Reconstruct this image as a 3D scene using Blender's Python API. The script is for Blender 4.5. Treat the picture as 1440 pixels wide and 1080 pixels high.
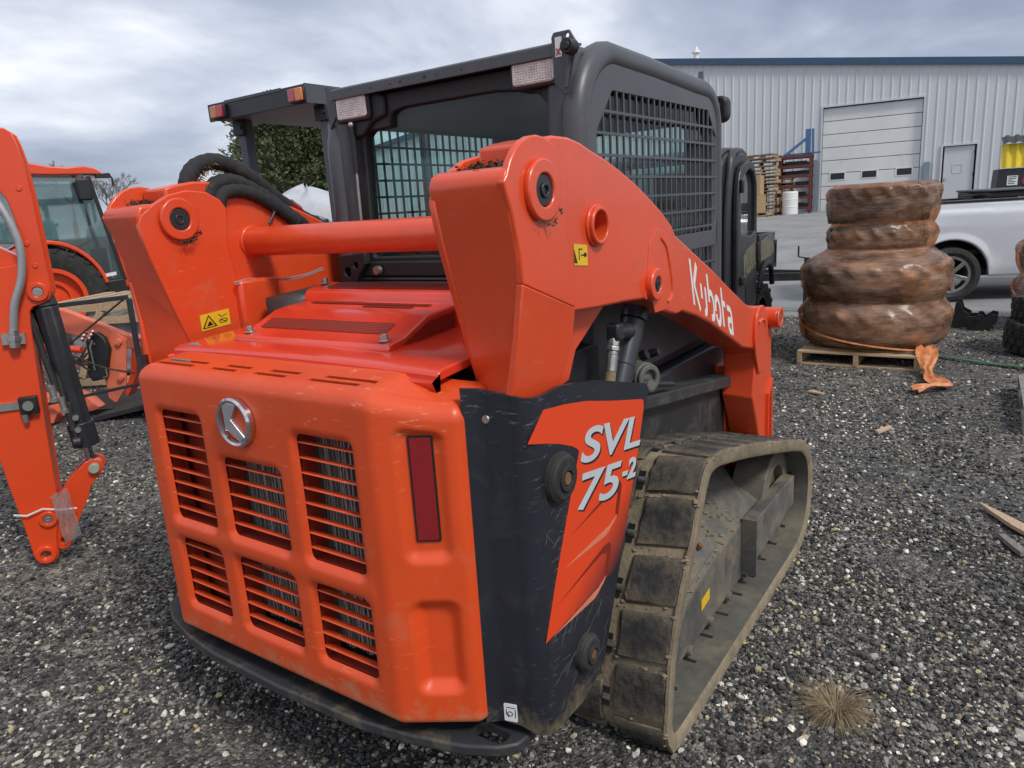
import bpy, bmesh, math, random
import numpy as np
from mathutils import Vector, Matrix, noise as mnoise
from mathutils.geometry import delaunay_2d_cdt

random.seed(7)
rng = np.random.default_rng(7)
R = math.radians
for o in list(bpy.data.objects):
    bpy.data.objects.remove(o)
S = bpy.context.scene
COL = S.collection

# ------------------------------------------------------------------ camera
cam_d = bpy.data.cameras.new('camera')
cam = bpy.data.objects.new('camera', cam_d)
COL.objects.link(cam)
cam_d.sensor_width = 36
cam_d.lens = 25.647
cam_d.clip_start = 0.05
cam_d.clip_end = 3000
cr = Vector((0.82409913, 0.56308001, -0.0616566))
cu = Vector((-0.08128431, 0.22527636, 0.97089826))
cf = Vector((-0.56058317, 0.79510469, -0.23141962))
CAM = Vector((1.59954851, -1.06417404, 1.55700132))
cam.matrix_world = Matrix(((cr.x, cu.x, -cf.x, CAM.x), (cr.y, cu.y, -cf.y, CAM.y), (cr.z, cu.z, -cf.z, CAM.z), (0, 0, 0, 1)))
S.camera = cam

# ------------------------------------------------------------------ sky and sun
SUN_EL, SUN_AZ = R(48), R(105)          # azimuth clockwise from +Y
SKY_NISHITA, CLOUD, SUN_W, EXPOSURE = 0.06, 1.20, 1.5, 0.70
W = bpy.data.worlds.new('World')
S.world = W
W.use_nodes = True
nt = W.node_tree
nt.nodes.clear()
def N(t, **kw):
    n = nt.nodes.new(t)
    for k, v in kw.items():
        setattr(n, k, v)
    return n
out = N('ShaderNodeOutputWorld')
sky = N('ShaderNodeTexSky', sky_type='NISHITA', sun_disc=False)
sky.sun_elevation = SUN_EL
sky.sun_rotation = SUN_AZ
b1 = N('ShaderNodeBackground'); b1.inputs[1].default_value = SKY_NISHITA
nt.links.new(sky.outputs[0], b1.inputs[0])
tc = N('ShaderNodeTexCoord')
sep = N('ShaderNodeSeparateXYZ'); nt.links.new(tc.outputs['Generated'], sep.inputs[0])
def M2(op, a, b=None, clamp=False):
    n = N('ShaderNodeMath', operation=op, use_clamp=clamp)
    for i, v in enumerate((a, b)):
        if v is None: continue
        if isinstance(v, (int, float)): n.inputs[i].default_value = v
        else: nt.links.new(v, n.inputs[i])
    return n.outputs[0]
zz = M2('ADD', M2('ABSOLUTE', sep.outputs[2]), 0.22)
comb = N('ShaderNodeCombineXYZ')
nt.links.new(M2('DIVIDE', sep.outputs[0], zz), comb.inputs[0])
nt.links.new(M2('DIVIDE', sep.outputs[1], zz), comb.inputs[1])
def wnoise(scale, detail, rough, dist=0.0, off=(0, 0, 0), st=(1, 1, 1)):
    mp = N('ShaderNodeMapping'); mp.inputs['Location'].default_value = off; mp.inputs['Scale'].default_value = st
    mp.inputs['Rotation'].default_value = (0, 0, R(35))
    nt.links.new(comb.outputs[0], mp.inputs[0])
    n = N('ShaderNodeTexNoise'); n.inputs['Scale'].default_value = scale; n.inputs['Detail'].default_value = detail
    n.inputs['Roughness'].default_value = rough; n.inputs['Distortion'].default_value = dist
    nt.links.new(mp.outputs[0], n.inputs['Vector'])
    return n.outputs[0]
def wramp(src, stops):
    n = N('ShaderNodeValToRGB')
    e = n.color_ramp.elements
    while len(e) < len(stops): e.new(0.5)
    for el, (p, c) in zip(e, stops):
        el.position = p; el.color = (*c, 1)
    nt.links.new(src, n.inputs[0])
    return n.outputs[0]
big = wnoise(0.85, 5, 0.52, 0.45, (3.1, 7.7, 0), (1, 0.75, 1))
fine = wnoise(2.0, 6, 0.55, 0.35, (1.3, 2.1, 0), (1, 0.8, 1))
mixf = M2('ADD', M2('MULTIPLY', big, 0.72), M2('MULTIPLY', fine, 0.28))
cloud = wramp(mixf, [(0.36, (0.175, 0.200, 0.265)), (0.45, (0.255, 0.285, 0.355)), (0.52, (0.37, 0.395, 0.455)), (0.60, (0.56, 0.575, 0.61)), (0.70, (0.82, 0.825, 0.83))])
b2 = N('ShaderNodeBackground'); b2.inputs[1].default_value = CLOUD
nt.links.new(cloud, b2.inputs[0])
mx = N('ShaderNodeMixShader'); mx.inputs[0].default_value = 0.88
nt.links.new(b1.outputs[0], mx.inputs[1]); nt.links.new(b2.outputs[0], mx.inputs[2])
nt.links.new(mx.outputs[0], out.inputs[0])

sun_d = bpy.data.lights.new('sun', 'SUN')
sun_d.energy = SUN_W
sun_d.angle = R(12)
sun_d.color = (1.0, 0.965, 0.91)
sun = bpy.data.objects.new('sun', sun_d)
COL.objects.link(sun)
sdir = Vector((math.sin(SUN_AZ) * math.cos(SUN_EL), math.cos(SUN_AZ) * math.cos(SUN_EL), math.sin(SUN_EL)))
sun.rotation_euler = sdir.to_track_quat('Z', 'Y').to_euler()
sun.location = (0, 0, 30)
vs = S.view_settings
vs.view_transform = 'Standard'; vs.look = 'None'; vs.gamma = 1; vs.use_curve_mapping = False
vs.exposure = EXPOSURE

# ------------------------------------------------------------------ helpers
def mat(name, col, rough=0.5, metal=0.0, var=0.10, vscale=6, coat=0.0, bump=0.0, bscale=60, dirt=None, scratch=None, spec=0.5, stretch=None, mud=None, edge=None):
    """procedural material: base colour with noise variation, optional dirt and scratches"""
    m = bpy.data.materials.new(name); m.use_nodes = True
    t = m.node_tree; nd = t.nodes; lk = t.links
    b = nd['Principled BSDF']
    b.inputs['Roughness'].default_value = rough
    b.inputs['Metallic'].default_value = metal
    b.inputs['Specular IOR Level'].default_value = spec
    if coat:
        b.inputs['Coat Weight'].default_value = coat; b.inputs['Coat Roughness'].default_value = 0.12
    c = nd.new('ShaderNodeTexCoord')
    vec = c.outputs['Object']
    if stretch:
        mp = nd.new('ShaderNodeMapping'); mp.inputs['Scale'].default_value = stretch
        lk.new(vec, mp.inputs[0]); vec = mp.outputs[0]
    def noise(sc, det=5, ro=0.6, dist=0):
        n = nd.new('ShaderNodeTexNoise'); n.inputs['Scale'].default_value = sc; n.inputs['Detail'].default_value = det
        n.inputs['Roughness'].default_value = ro; n.inputs['Distortion'].default_value = dist
        lk.new(vec, n.inputs['Vector']); return n.outputs[0]
    def ramp(src, p0, p1, c0=(0, 0, 0), c1=(1, 1, 1)):
        r = nd.new('ShaderNodeValToRGB'); e = r.color_ramp.elements
        e[0].position = p0; e[0].color = (*c0, 1); e[1].position = p1; e[1].color = (*c1, 1)
        lk.new(src, r.inputs[0]); return r.outputs[0]
    def mix(f, a, bb):
        n = nd.new('ShaderNodeMix'); n.data_type = 'RGBA'
        for i, v in ((0, f), (6, a), (7, bb)):
            if isinstance(v, (int, float)): n.inputs[i].default_value = v
            elif isinstance(v, tuple): n.inputs[i].default_value = (*v, 1) if len(v) == 3 else v
            else: lk.new(v, n.inputs[i])
        return n.outputs[2]
    lo = tuple(max(0, x * (1 - var)) for x in col); hi = tuple(min(1, x * (1 + var)) for x in col)
    cc = ramp(noise(vscale, 6, 0.65), 0.3, 0.7, lo, hi)
    rsrc = None
    if scratch:
        sc_col, amt, ssc = scratch
        w = nd.new('ShaderNodeTexNoise'); w.inputs['Scale'].default_value = ssc; w.inputs['Detail'].default_value = 8; w.inputs['Roughness'].default_value = 0.75
        mp2 = nd.new('ShaderNodeMapping'); mp2.inputs['Scale'].default_value = (1, 1, 5.5); mp2.inputs['Rotation'].default_value = (0.5, 0.3, 0.2)
        lk.new(c.outputs['Object'], mp2.inputs[0]); lk.new(mp2.outputs[0], w.inputs['Vector'])
        f = ramp(w.outputs[0], 0.66 - amt * 0.1, 0.74 - amt * 0.1)
        gate = ramp(noise(2.2, 3, 0.5), 0.42, 0.62)
        mm = nd.new('ShaderNodeMath'); mm.operation = 'MULTIPLY'; lk.new(f, mm.inputs[0]); lk.new(gate, mm.inputs[1])
        m3 = nd.new('ShaderNodeMath'); m3.operation = 'MULTIPLY'; lk.new(mm.outputs[0], m3.inputs[0]); m3.inputs[1].default_value = 0.55
        cc = mix(m3.outputs[0], cc, sc_col)
    if dirt:
        dcol, amt, dsc = dirt
        f = ramp(noise(dsc, 8, 0.72, 0.4), 0.62 - amt * 0.32, 0.86 - amt * 0.30)
        md = nd.new('ShaderNodeMath'); md.operation = 'MULTIPLY'; lk.new(f, md.inputs[0]); md.inputs[1].default_value = min(0.92, 0.35 + amt * 0.6)
        cc = mix(md.outputs[0], cc, dcol)
        mr = nd.new('ShaderNodeMapRange'); mr.inputs[3].default_value = rough; mr.inputs[4].default_value = min(1, rough + 0.4)
        lk.new(md.outputs[0], mr.inputs[0]); lk.new(mr.outputs[0], b.inputs['Roughness'])
    if edge:
        g_ = nd.new('ShaderNodeNewGeometry'); ec, e0, e1 = edge
        ad_ = nd.new('ShaderNodeMath'); ad_.operation = 'MULTIPLY_ADD'; ad_.inputs[1].default_value = 0.10; lk.new(noise(40, 5, 0.7), ad_.inputs[0]); lk.new(g_.outputs['Pointiness'], ad_.inputs[2])
        cc = mix(ramp(ad_.outputs[0], e0 + 0.05, e1 + 0.05), cc, ec)
    if mud:
        mcol, z0, z1, msc = mud
        sp = nd.new('ShaderNodeSeparateXYZ'); lk.new(c.outputs['Object'], sp.inputs[0])
        mr2 = nd.new('ShaderNodeMapRange'); mr2.inputs[1].default_value = z1; mr2.inputs[2].default_value = z0; mr2.inputs[3].default_value = 0.0; mr2.inputs[4].default_value = 0.42
        lk.new(sp.outputs[2], mr2.inputs[0])
        ad = nd.new('ShaderNodeMath'); ad.operation = 'ADD'; lk.new(mr2.outputs[0], ad.inputs[0]); lk.new(noise(msc, 8, 0.75, 0.5), ad.inputs[1])
        f2 = ramp(ad.outputs[0], 0.74, 0.98); m4 = nd.new('ShaderNodeMath'); m4.operation = 'MULTIPLY'; m4.inputs[1].default_value = 0.75; lk.new(f2, m4.inputs[0]); cc = mix(m4.outputs[0], cc, mcol)
    lk.new(cc, b.inputs['Base Color'])
    if bump:
        bp = nd.new('ShaderNodeBump'); bp.inputs['Strength'].default_value = bump; bp.inputs['Distance'].default_value = 0.01
        lk.new(noise(bscale, 6, 0.65), bp.inputs['Height']); lk.new(bp.outputs[0], b.inputs['Normal'])
    return m

def glass(name, tint, gloss=0.10, rough=0.03, dens=0.0):
    """thin window glass: clear transmission with a reflection on top"""
    m = bpy.data.materials.new(name); m.use_nodes = True
    t = m.node_tree; nd = t.nodes; lk = t.links; nd.clear()
    o = nd.new('ShaderNodeOutputMaterial'); tr = nd.new('ShaderNodeBsdfTransparent'); tr.inputs[0].default_value = (*tint, 1)
    g = nd.new('ShaderNodeBsdfGlossy'); g.inputs['Roughness'].default_value = rough
    fr = nd.new('ShaderNodeLayerWeight'); pw = nd.new('ShaderNodeMath'); pw.operation = 'POWER'; pw.inputs[1].default_value = 5; lk.new(fr.outputs['Facing'], pw.inputs[0])
    mr = nd.new('ShaderNodeMath'); mr.operation = 'MULTIPLY_ADD'; mr.inputs[1].default_value = 0.8; mr.inputs[2].default_value = 0.025 + gloss; lk.new(pw.outputs[0], mr.inputs[0])
    mxs = nd.new('ShaderNodeMixShader'); lk.new(mr.outputs[0], mxs.inputs[0]); lk.new(tr.outputs[0], mxs.inputs[1]); lk.new(g.outputs[0], mxs.inputs[2])
    last = mxs.outputs[0]
    if dens:
        d = nd.new('ShaderNodeBsdfDiffuse'); d.inputs[0].default_value = (0.35, 0.35, 0.33, 1)
        nz = nd.new('ShaderNodeTexNoise'); nz.inputs['Scale'].default_value = 5; nz.inputs['Detail'].default_value = 6
        ml = nd.new('ShaderNodeMath'); ml.operation = 'MULTIPLY'; ml.inputs[1].default_value = dens; lk.new(nz.outputs[0], ml.inputs[0])
        m2 = nd.new('ShaderNodeMixShader'); lk.new(ml.outputs[0], m2.inputs[0]); lk.new(last, m2.inputs[1]); lk.new(d.outputs[0], m2.inputs[2]); last = m2.outputs[0]
    lk.new(last, o.inputs[0])
    return m

def tag(o, label=None, cat=None, group=None, kind=None):
    if label: o['label'] = label
    if cat: o['category'] = cat
    if group: o['group'] = group
    if kind: o['kind'] = kind
    return o

def thing(name, loc, label, cat, group=None):
    o = bpy.data.objects.new(name, None)
    o.empty_display_size = 0.2
    o.location = loc
    COL.objects.link(o)
    return tag(o, label, cat, group)

class MB:
    def __init__(s): s.v = []; s.f = []
    def add(s, vs_, fs):
        k = len(s.v); s.v += [tuple(v) for v in vs_]; s.f += [tuple(i + k for i in f) for f in fs]; return s
    def box(s, c, d, rot=None):
        hx, hy, hz = d[0] / 2, d[1] / 2, d[2] / 2
        p = [Vector((sx * hx, sy * hy, sz * hz)) for sz in (-1, 1) for sy in (-1, 1) for sx in (-1, 1)]
        if rot is not None: p = [rot @ q for q in p]
        c = Vector(c)
        return s.add([q + c for q in p], [(0, 2, 3, 1), (4, 5, 7, 6), (0, 1, 5, 4), (2, 6, 7, 3), (0, 4, 6, 2), (1, 3, 7, 5)])
    def mm(s, x0, x1, y0, y1, z0, z1):
        return s.box(((x0 + x1) / 2, (y0 + y1) / 2, (z0 + z1) / 2), (abs(x1 - x0), abs(y1 - y0), abs(z1 - z0)))
    def bar(s, a, b, w, h=None, up=(0, 0, 1)):
        a, b = Vector(a), Vector(b); h = h or w; d = (b - a); L = d.length; d.normalize()
        u = Vector(up); sx = d.cross(u)
        if sx.length < 1e-4: sx = d.cross(Vector((1, 0, 0)))
        sx.normalize(); sz = sx.cross(d)
        return s.box((a + b) / 2, (w, L, h), Matrix((sx, d, sz)).transposed())
    def cyl(s, a, b, r0, r1=None, n=20, caps=True):
        a, b = Vector(a), Vector(b); r1 = r0 if r1 is None else r1; d = (b - a).normalized()
        x = d.orthogonal().normalized(); y = d.cross(x)
        p = []
        for c, r in ((a, r0), (b, r1)):
            p += [c + (x * math.cos(2 * math.pi * i / n) + y * math.sin(2 * math.pi * i / n)) * r for i in range(n)]
        f = [(i, (i + 1) % n, n + (i + 1) % n, n + i) for i in range(n)]
        if caps: f += [tuple(range(n - 1, -1, -1)), tuple(range(n, 2 * n))]
        return s.add(p, f)
    def ring(s, a, b, ro, ri, n=28):
        a, b = Vector(a), Vector(b); d = (b - a).normalized(); x = d.orthogonal().normalized(); y = d.cross(x); p = []
        for c, r in ((a, ro), (b, ro), (b, ri), (a, ri)):
            p += [c + (x * math.cos(2 * math.pi * i / n) + y * math.sin(2 * math.pi * i / n)) * r for i in range(n)]
        f = []
        for k in range(4):
            k2 = (k + 1) % 4
            f += [(k * n + i, k * n + (i + 1) % n, k2 * n + (i + 1) % n, k2 * n + i) for i in range(n)]
        return s.add(p, f)
    def tube(s, pts, r, n=10, closed=False, caps=True):
        P = [Vector(q) for q in pts]; k = len(P); rr = r if isinstance(r, (list, tuple)) else [r] * k; vs_ = []; x = None
        for i in range(k):
            if closed: t = P[(i + 1) % k] - P[i - 1]
            else: t = P[min(i + 1, k - 1)] - P[max(i - 1, 0)]
            t.normalize()
            if x is None: x = t.orthogonal().normalized()
            else:
                x = x - t * x.dot(t)
                x = x.normalized() if x.length > 1e-6 else t.orthogonal().normalized()
            y = t.cross(x)
            vs_ += [P[i] + (x * math.cos(2 * math.pi * j / n) + y * math.sin(2 * math.pi * j / n)) * rr[i] for j in range(n)]
        f = []
        for i in range(k if closed else k - 1):
            i2 = (i + 1) % k
            f += [(i * n + j, i * n + (j + 1) % n, i2 * n + (j + 1) % n, i2 * n + j) for j in range(n)]
        if caps and not closed: f += [tuple(range(n - 1, -1, -1)), tuple((k - 1) * n + j for j in range(n))]
        return s.add(vs_, f)
    def prism(s, poly, fn, w0, w1, holes=()):
        loops = [list(poly)] + [list(h) for h in holes]
        flat = [q for l in loops for q in l]; n = len(flat)
        if holes:
            ed = []; k0 = 0
            for l in loops: ed += [(k0 + i, k0 + (i + 1) % len(l)) for i in range(len(l))]; k0 += len(l)
            rs = delaunay_2d_cdt([Vector(q) for q in flat], ed, [], 0, 1e-7, True)
            mp = [ov[0] if ov else 0 for ov in rs[3]]
            def inside(px, py):
                c = False
                for e0, e1 in ed:
                    (xa, ya), (xb, yb) = flat[e0], flat[e1]
                    if (ya > py) != (yb > py) and px < (xb - xa) * (py - ya) / (yb - ya) + xa: c = not c
                return c
            tris = [tuple(mp[i] for i in f_) for f_ in rs[2] if inside(sum(rs[0][i].x for i in f_) / 3, sum(rs[0][i].y for i in f_) / 3)]
        else: tris = [tuple(range(n))]
        vs_ = [fn(a, b, w0) for a, b in flat] + [fn(a, b, w1) for a, b in flat]
        f = [t for t in tris] + [tuple(i + n for i in reversed(t)) for t in tris]
        k = 0
        for l in loops:
            m = len(l)
            f += [(k + i, k + (i + 1) % m, n + k + (i + 1) % m, n + k + i) for i in range(m)]
            k += m
        return s.add(vs_, f)
    def ball(s, c, r, n=12, m=8):
        c = Vector(c); r = Vector(r) if not isinstance(r, (int, float)) else Vector((r, r, r)); vs_ = [c + Vector((0, 0, r.z))]
        for i in range(1, m):
            a = math.pi * i / m
            vs_ += [c + Vector((r.x * math.sin(a) * math.cos(2 * math.pi * j / n), r.y * math.sin(a) * math.sin(2 * math.pi * j / n), r.z * math.cos(a))) for j in range(n)]
        vs_.append(c - Vector((0, 0, r.z))); f = [(0, 1 + j, 1 + (j + 1) % n) for j in range(n)]
        for i in range(m - 2):
            f += [(1 + i * n + j, 1 + (i + 1) * n + j, 1 + (i + 1) * n + (j + 1) % n, 1 + i * n + (j + 1) % n) for j in range(n)]
        b = 1 + (m - 2) * n
        f += [(len(vs_) - 1, b + (j + 1) % n, b + j) for j in range(n)]
        return s.add(vs_, f)
    def mesh(s, name, smooth=35, recalc=True):
        me = bpy.data.meshes.new(name)
        me.from_pydata([tuple(v) for v in s.v], [], s.f)
        if recalc:
            bm = bmesh.new(); bm.from_mesh(me)
            bmesh.ops.recalc_face_normals(bm, faces=bm.faces)
            bm.to_mesh(me); bm.free()
        if smooth:
            me.polygons.foreach_set('use_smooth', [True] * len(me.polygons))
            me.set_sharp_from_angle(angle=R(smooth))
        return me
    def obj(s, name, m, parent=None, bevel=0, smooth=35, segs=2, recalc=True):
        return put(name, s.mesh(name, smooth, recalc), m, parent, bevel, segs)

def put(name, me, m, parent=None, bevel=0, segs=2):
    o = bpy.data.objects.new(name, me)
    COL.objects.link(o)
    if m is not None:
        me.materials.clear(); me.materials.append(m)
    if parent is not None:
        o.parent = parent
        if parent.type == 'EMPTY' and not parent.get('_local'):
            o.matrix_parent_inverse = Matrix.Translation(-Vector(parent.location))
    if bevel:
        b = o.modifiers.new('bevel', 'BEVEL'); b.width = bevel; b.segments = segs; b.limit_method = 'ANGLE'; b.angle_limit = R(35)
        b.harden_normals = False
    return o

def crisp(o, ang=40):
    e = o.modifiers.new('crisp', 'EDGE_SPLIT'); e.split_angle = R(ang)

def local_thing(name, label, cat, group=None):
    o = thing(name, (0, 0, 0), label, cat, group); o['_local'] = 1; return o

def kids(o): return [c for c in bpy.data.objects if c.parent == o]
def copy_tree(o, parent=None):
    c = o.copy(); COL.objects.link(c)
    if parent is not None: c.parent = parent
    for k in list(o.children): copy_tree(k, c)
    return c

def catmull(pts, k=8, closed=False):
    P = [np.array(q, float) for q in pts]; n = len(P); o = []
    for i in range(n if closed else n - 1):
        p0, p1, p2, p3 = (P[(i - 1) % n] if closed or i > 0 else P[i]), P[i], P[(i + 1) % n], (P[(i + 2) % n] if closed or i + 2 < n else P[(i + 1) % n])
        for j in range(k):
            t = j / k
            o.append(0.5 * ((2 * p1) + (-p0 + p2) * t + (2 * p0 - 5 * p1 + 4 * p2 - p3) * t * t + (-p0 + 3 * p1 - 3 * p2 + p3) * t ** 3))
    if not closed: o.append(P[-1])
    return o

def rrect(u0, u1, v0, v1, r, n=5):
    o = []
    for cx, cy, a0 in ((u1 - r, v1 - r, 0), (u0 + r, v1 - r, 90), (u0 + r, v0 + r, 180), (u1 - r, v0 + r, 270)):
        for i in range(n + 1):
            a = R(a0 + 90 * i / n); o.append((cx + r * math.cos(a), cy + r * math.sin(a)))
    return o
def circle(u, v, r, n=24): return [(u + r * math.cos(2 * math.pi * i / n), v + r * math.sin(2 * math.pi * i / n)) for i in range(n)]
def arc(u, v, r, a0, a1, n=10): return [(u + r * math.cos(R(a0 + (a1 - a0) * i / n)), v + r * math.sin(R(a0 + (a1 - a0) * i / n))) for i in range(n + 1)]
YZ = lambda a, b, w: (w, a, b)
XZ = lambda a, b, w: (a, w, b)
XY = lambda a, b, w: (a, b, w)
def ribbon(mb, pts, wd, fn, w0, w1):
    P = [Vector((a, b)) for a, b in pts]; L = []; Rr = []
    for i, q in enumerate(P):
        d0 = (q - P[i - 1]).normalized() if i else (P[1] - q).normalized()
        d1 = (P[i + 1] - q).normalized() if i + 1 < len(P) else d0
        n0 = Vector((-d0.y, d0.x)); n1 = Vector((-d1.y, d1.x)); n = (n0 + n1).normalized(); k = wd / 2 / max(0.45, n.dot(n0))
        L.append(q + n * k); Rr.append(q - n * k)
    vs_ = []; f = []
    for l, r in zip(L, Rr): vs_ += [fn(l.x, l.y, w0), fn(r.x, r.y, w0), fn(l.x, l.y, w1), fn(r.x, r.y, w1)]
    for i in range(len(P) - 1):
        a = 4 * i; b = a + 4
        f += [(a, a + 1, b + 1, b), (a + 2, b + 2, b + 3, a + 3), (a, b, b + 2, a + 2), (a + 1, a + 3, b + 3, b + 1)]
    e = 4 * (len(P) - 1)
    f += [(0, 2, 3, 1), (e, e + 1, e + 3, e + 2)]
    mb.add(vs_, f)

def lettering(name, txt, size, loc, ex, ey, m, parent, bold=0.0, shear=0.0, depth=0.0008, space=1.0):
    """flat printed text: ex is the reading direction, ey the up direction"""
    cu_ = bpy.data.curves.new(name, 'FONT'); cu_.body = txt; cu_.size = size; cu_.offset = bold; cu_.shear = shear; cu_.extrude = depth; cu_.space_character = space
    o0 = bpy.data.objects.new(name, cu_); COL.objects.link(o0)
    bpy.context.view_layer.update()
    me = bpy.data.meshes.new_from_object(o0); bpy.data.objects.remove(o0); bpy.data.curves.remove(cu_)
    ex, ey = Vector(ex), Vector(ey); ez = ex.cross(ey).normalized()
    me.transform(Matrix(((ex.x, ey.x, ez.x, loc[0]), (ex.y, ey.y, ez.y, loc[1]), (ex.z, ey.z, ez.z, loc[2]), (0, 0, 0, 1))))
    me.name = name
    return put(name, me, m, parent)

# ------------------------------------------------------------------ materials
ORANGE = (0.69, 0.069, 0.017)
DUST = (0.30, 0.23, 0.16)
m_or = mat('orange paint', ORANGE, 0.34, var=0.07, vscale=3, coat=0.35, bump=0.02, bscale=240, dirt=((0.46, 0.16, 0.08), 0.20, 8), scratch=((0.80, 0.40, 0.26), 0.55, 15))
m_or_tail = mat('orange moulded plastic', (0.69, 0.072, 0.012), 0.42, var=0.06, vscale=4, coat=0.1, bump=0.03, bscale=300, dirt=((0.50, 0.20, 0.10), 0.22, 9), scratch=((0.85, 0.46, 0.30), 0.72, 19), mud=((0.40, 0.25, 0.13), 0.34, 0.52, 14))
m_or_hood = mat('orange glossy hood paint', (0.70, 0.052, 0.022), 0.20, var=0.05, vscale=3, coat=0.6, bump=0.01, bscale=200, dirt=((0.50, 0.16, 0.09), 0.08, 10))
m_or_pale = mat('faded orange paint', (0.70, 0.16, 0.085), 0.45, var=0.08, vscale=4, dirt=((0.40, 0.2, 0.12), 0.12, 8))
m_or_fresh = mat('fresh orange paint', (0.72, 0.062, 0.010), 0.33, var=0.05, vscale=3, coat=0.4, bump=0.015, bscale=150, dirt=((0.45, 0.14, 0.06), 0.05, 9))
m_blackp = mat('black steel paint', (0.022, 0.023, 0.027), 0.42, var=0.2, vscale=8, bump=0.03, bscale=160, dirt=((0.11, 0.10, 0.085), 0.18, 7), scratch=((0.18, 0.19, 0.20), 0.4, 12))
m_panel = mat('charcoal blue panel paint', (0.018, 0.020, 0.028), 0.36, var=0.2, vscale=4, bump=0.02, bscale=200, dirt=((0.10, 0.10, 0.10), 0.10, 5), scratch=((0.24, 0.26, 0.28), 0.86, 20), mud=((0.20, 0.155, 0.085), 0.30, 0.50, 12))
m_cab = mat('grey cab paint', (0.064, 0.068, 0.076), 0.40, var=0.10, vscale=5, bump=0.02, bscale=220, dirt=((0.17, 0.16, 0.15), 0.12, 6), scratch=((0.2, 0.2, 0.21), 0.1, 12))
m_cabdark = mat('dark cab trim', (0.016, 0.016, 0.018), 0.55, var=0.15, vscale=8, dirt=((0.07, 0.065, 0.06), 0.2, 6))
m_dark = mat('black plastic', (0.012, 0.012, 0.013), 0.5, var=0.2, vscale=10, dirt=((0.06, 0.055, 0.05), 0.15, 8))
m_rubber = mat('black rubber', (0.020, 0.020, 0.020), 0.75, var=0.25, vscale=14, bump=0.25, bscale=45, dirt=((0.13, 0.11, 0.085), 0.32, 9))
m_lug = mat('worn track rubber', (0.024, 0.024, 0.024), 0.75, var=0.35, vscale=9, bump=0.6, bscale=36, dirt=((0.17, 0.135, 0.09), 0.40, 13), scratch=((0.13, 0.12, 0.10), 0.9, 18), edge=((0.20, 0.16, 0.105), 0.53, 0.62))
m_belt = mat('muddy track rubber', (0.24, 0.19, 0.125), 0.9, var=0.30, vscale=14, bump=0.6, bscale=38, dirt=((0.07, 0.062, 0.05), 0.34, 6))
m_beltin = mat('grey worn belt inside', (0.095, 0.090, 0.076), 0.8, var=0.3, vscale=9, bump=0.4, bscale=30, dirt=((0.22, 0.18, 0.115), 0.5, 5))
m_tframe = mat('muddy track frame steel', (0.085, 0.084, 0.080), 0.6, var=0.25, vscale=8, bump=0.25, bscale=40, dirt=((0.26, 0.205, 0.13), 0.60, 6))
m_rust = mat('rusty steel', (0.16, 0.075, 0.035), 0.8, var=0.4, vscale=20, bump=0.2, bscale=60)
m_chrome = mat('chrome', (0.62, 0.63, 0.65), 0.14, metal=1.0, var=0.08, vscale=20)
m_zinc = mat('zinc plated steel', (0.50, 0.49, 0.46), 0.35, metal=0.9, var=0.15, vscale=30, dirt=((0.2, 0.17, 0.13), 0.2, 20))
m_radi = mat('grey radiator fins', (0.15, 0.143, 0.128), 0.8, metal=0.0, var=0.35, vscale=16, stretch=(9, 1, 0.35), dirt=((0.22, 0.20, 0.17), 0.25, 14))
m_glass = glass('clear cab glass', (0.84, 0.92, 0.91), 0.02)
m_glass_rear = glass('tinted rear glass', (0.80, 0.90, 0.89), 0.0, 0.02, 0.02)
m_glass_blue = glass('teal tractor glass', (0.60, 0.74, 0.73), 0.14, 0.03, 0.12)
m_red = mat('red reflector', (0.24, 0.008, 0.012), 0.22, var=0.1, vscale=80, coat=0.8, bump=0.05, bscale=600)
m_amber = mat('amber lens', (0.62, 0.17, 0.01), 0.2, var=0.1, coat=0.8)
m_redlens = mat('red lens', (0.42, 0.02, 0.04), 0.2, var=0.1, coat=0.8)
m_lens = mat('work lamp glass', (0.80, 0.70, 0.66), 0.12, metal=0.15, var=0.25, vscale=40, coat=1.0, bump=0.5, bscale=150)
m_yellow = mat('yellow warning sticker', (0.72, 0.45, 0.015), 0.5, var=0.05)
m_white = mat('white print', (0.72, 0.72, 0.70), 0.5, var=0.05)
m_silver = mat('silver print', (0.50, 0.54, 0.56), 0.45, var=0.06)
m_ink = mat('black print', (0.010, 0.010, 0.013), 0.5, var=0.05)
m_seat = mat('black seat vinyl', (0.018, 0.018, 0.019), 0.6, var=0.15, bump=0.1, bscale=90)
m_straw = mat('dry straw debris', (0.17, 0.10, 0.045), 0.9, var=0.4, vscale=60)
m_moss = mat('dark leaf debris', (0.045, 0.040, 0.022), 0.95, var=0.5, vscale=80, bump=0.5, bscale=200)
m_hose = mat('black woven hose sleeve', (0.020, 0.020, 0.021), 0.8, var=0.3, vscale=25, bump=0.5, bscale=55, dirt=((0.10, 0.08, 0.055), 0.15, 10))
m_galv = mat('grey galvanised hose', (0.34, 0.35, 0.36), 0.45, metal=0.4, var=0.1, vscale=20)
m_wood = mat('pale pallet lumber', (0.43, 0.31, 0.185), 0.8, var=0.25, vscale=9, stretch=(1, 6, 6), bump=0.2, bscale=40)
m_wood_old = mat('weathered pallet lumber', (0.27, 0.20, 0.13), 0.85, var=0.35, vscale=7, stretch=(1, 6, 6), bump=0.25, bscale=40)
m_wood_grey = mat('grey weathered lumber', (0.21, 0.195, 0.17), 0.85, var=0.3, vscale=9, stretch=(6, 1, 6), bump=0.25, bscale=40)
m_card = mat('brown cardboard', (0.42, 0.28, 0.15), 0.8, var=0.1, vscale=5)
m_film = None

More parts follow.
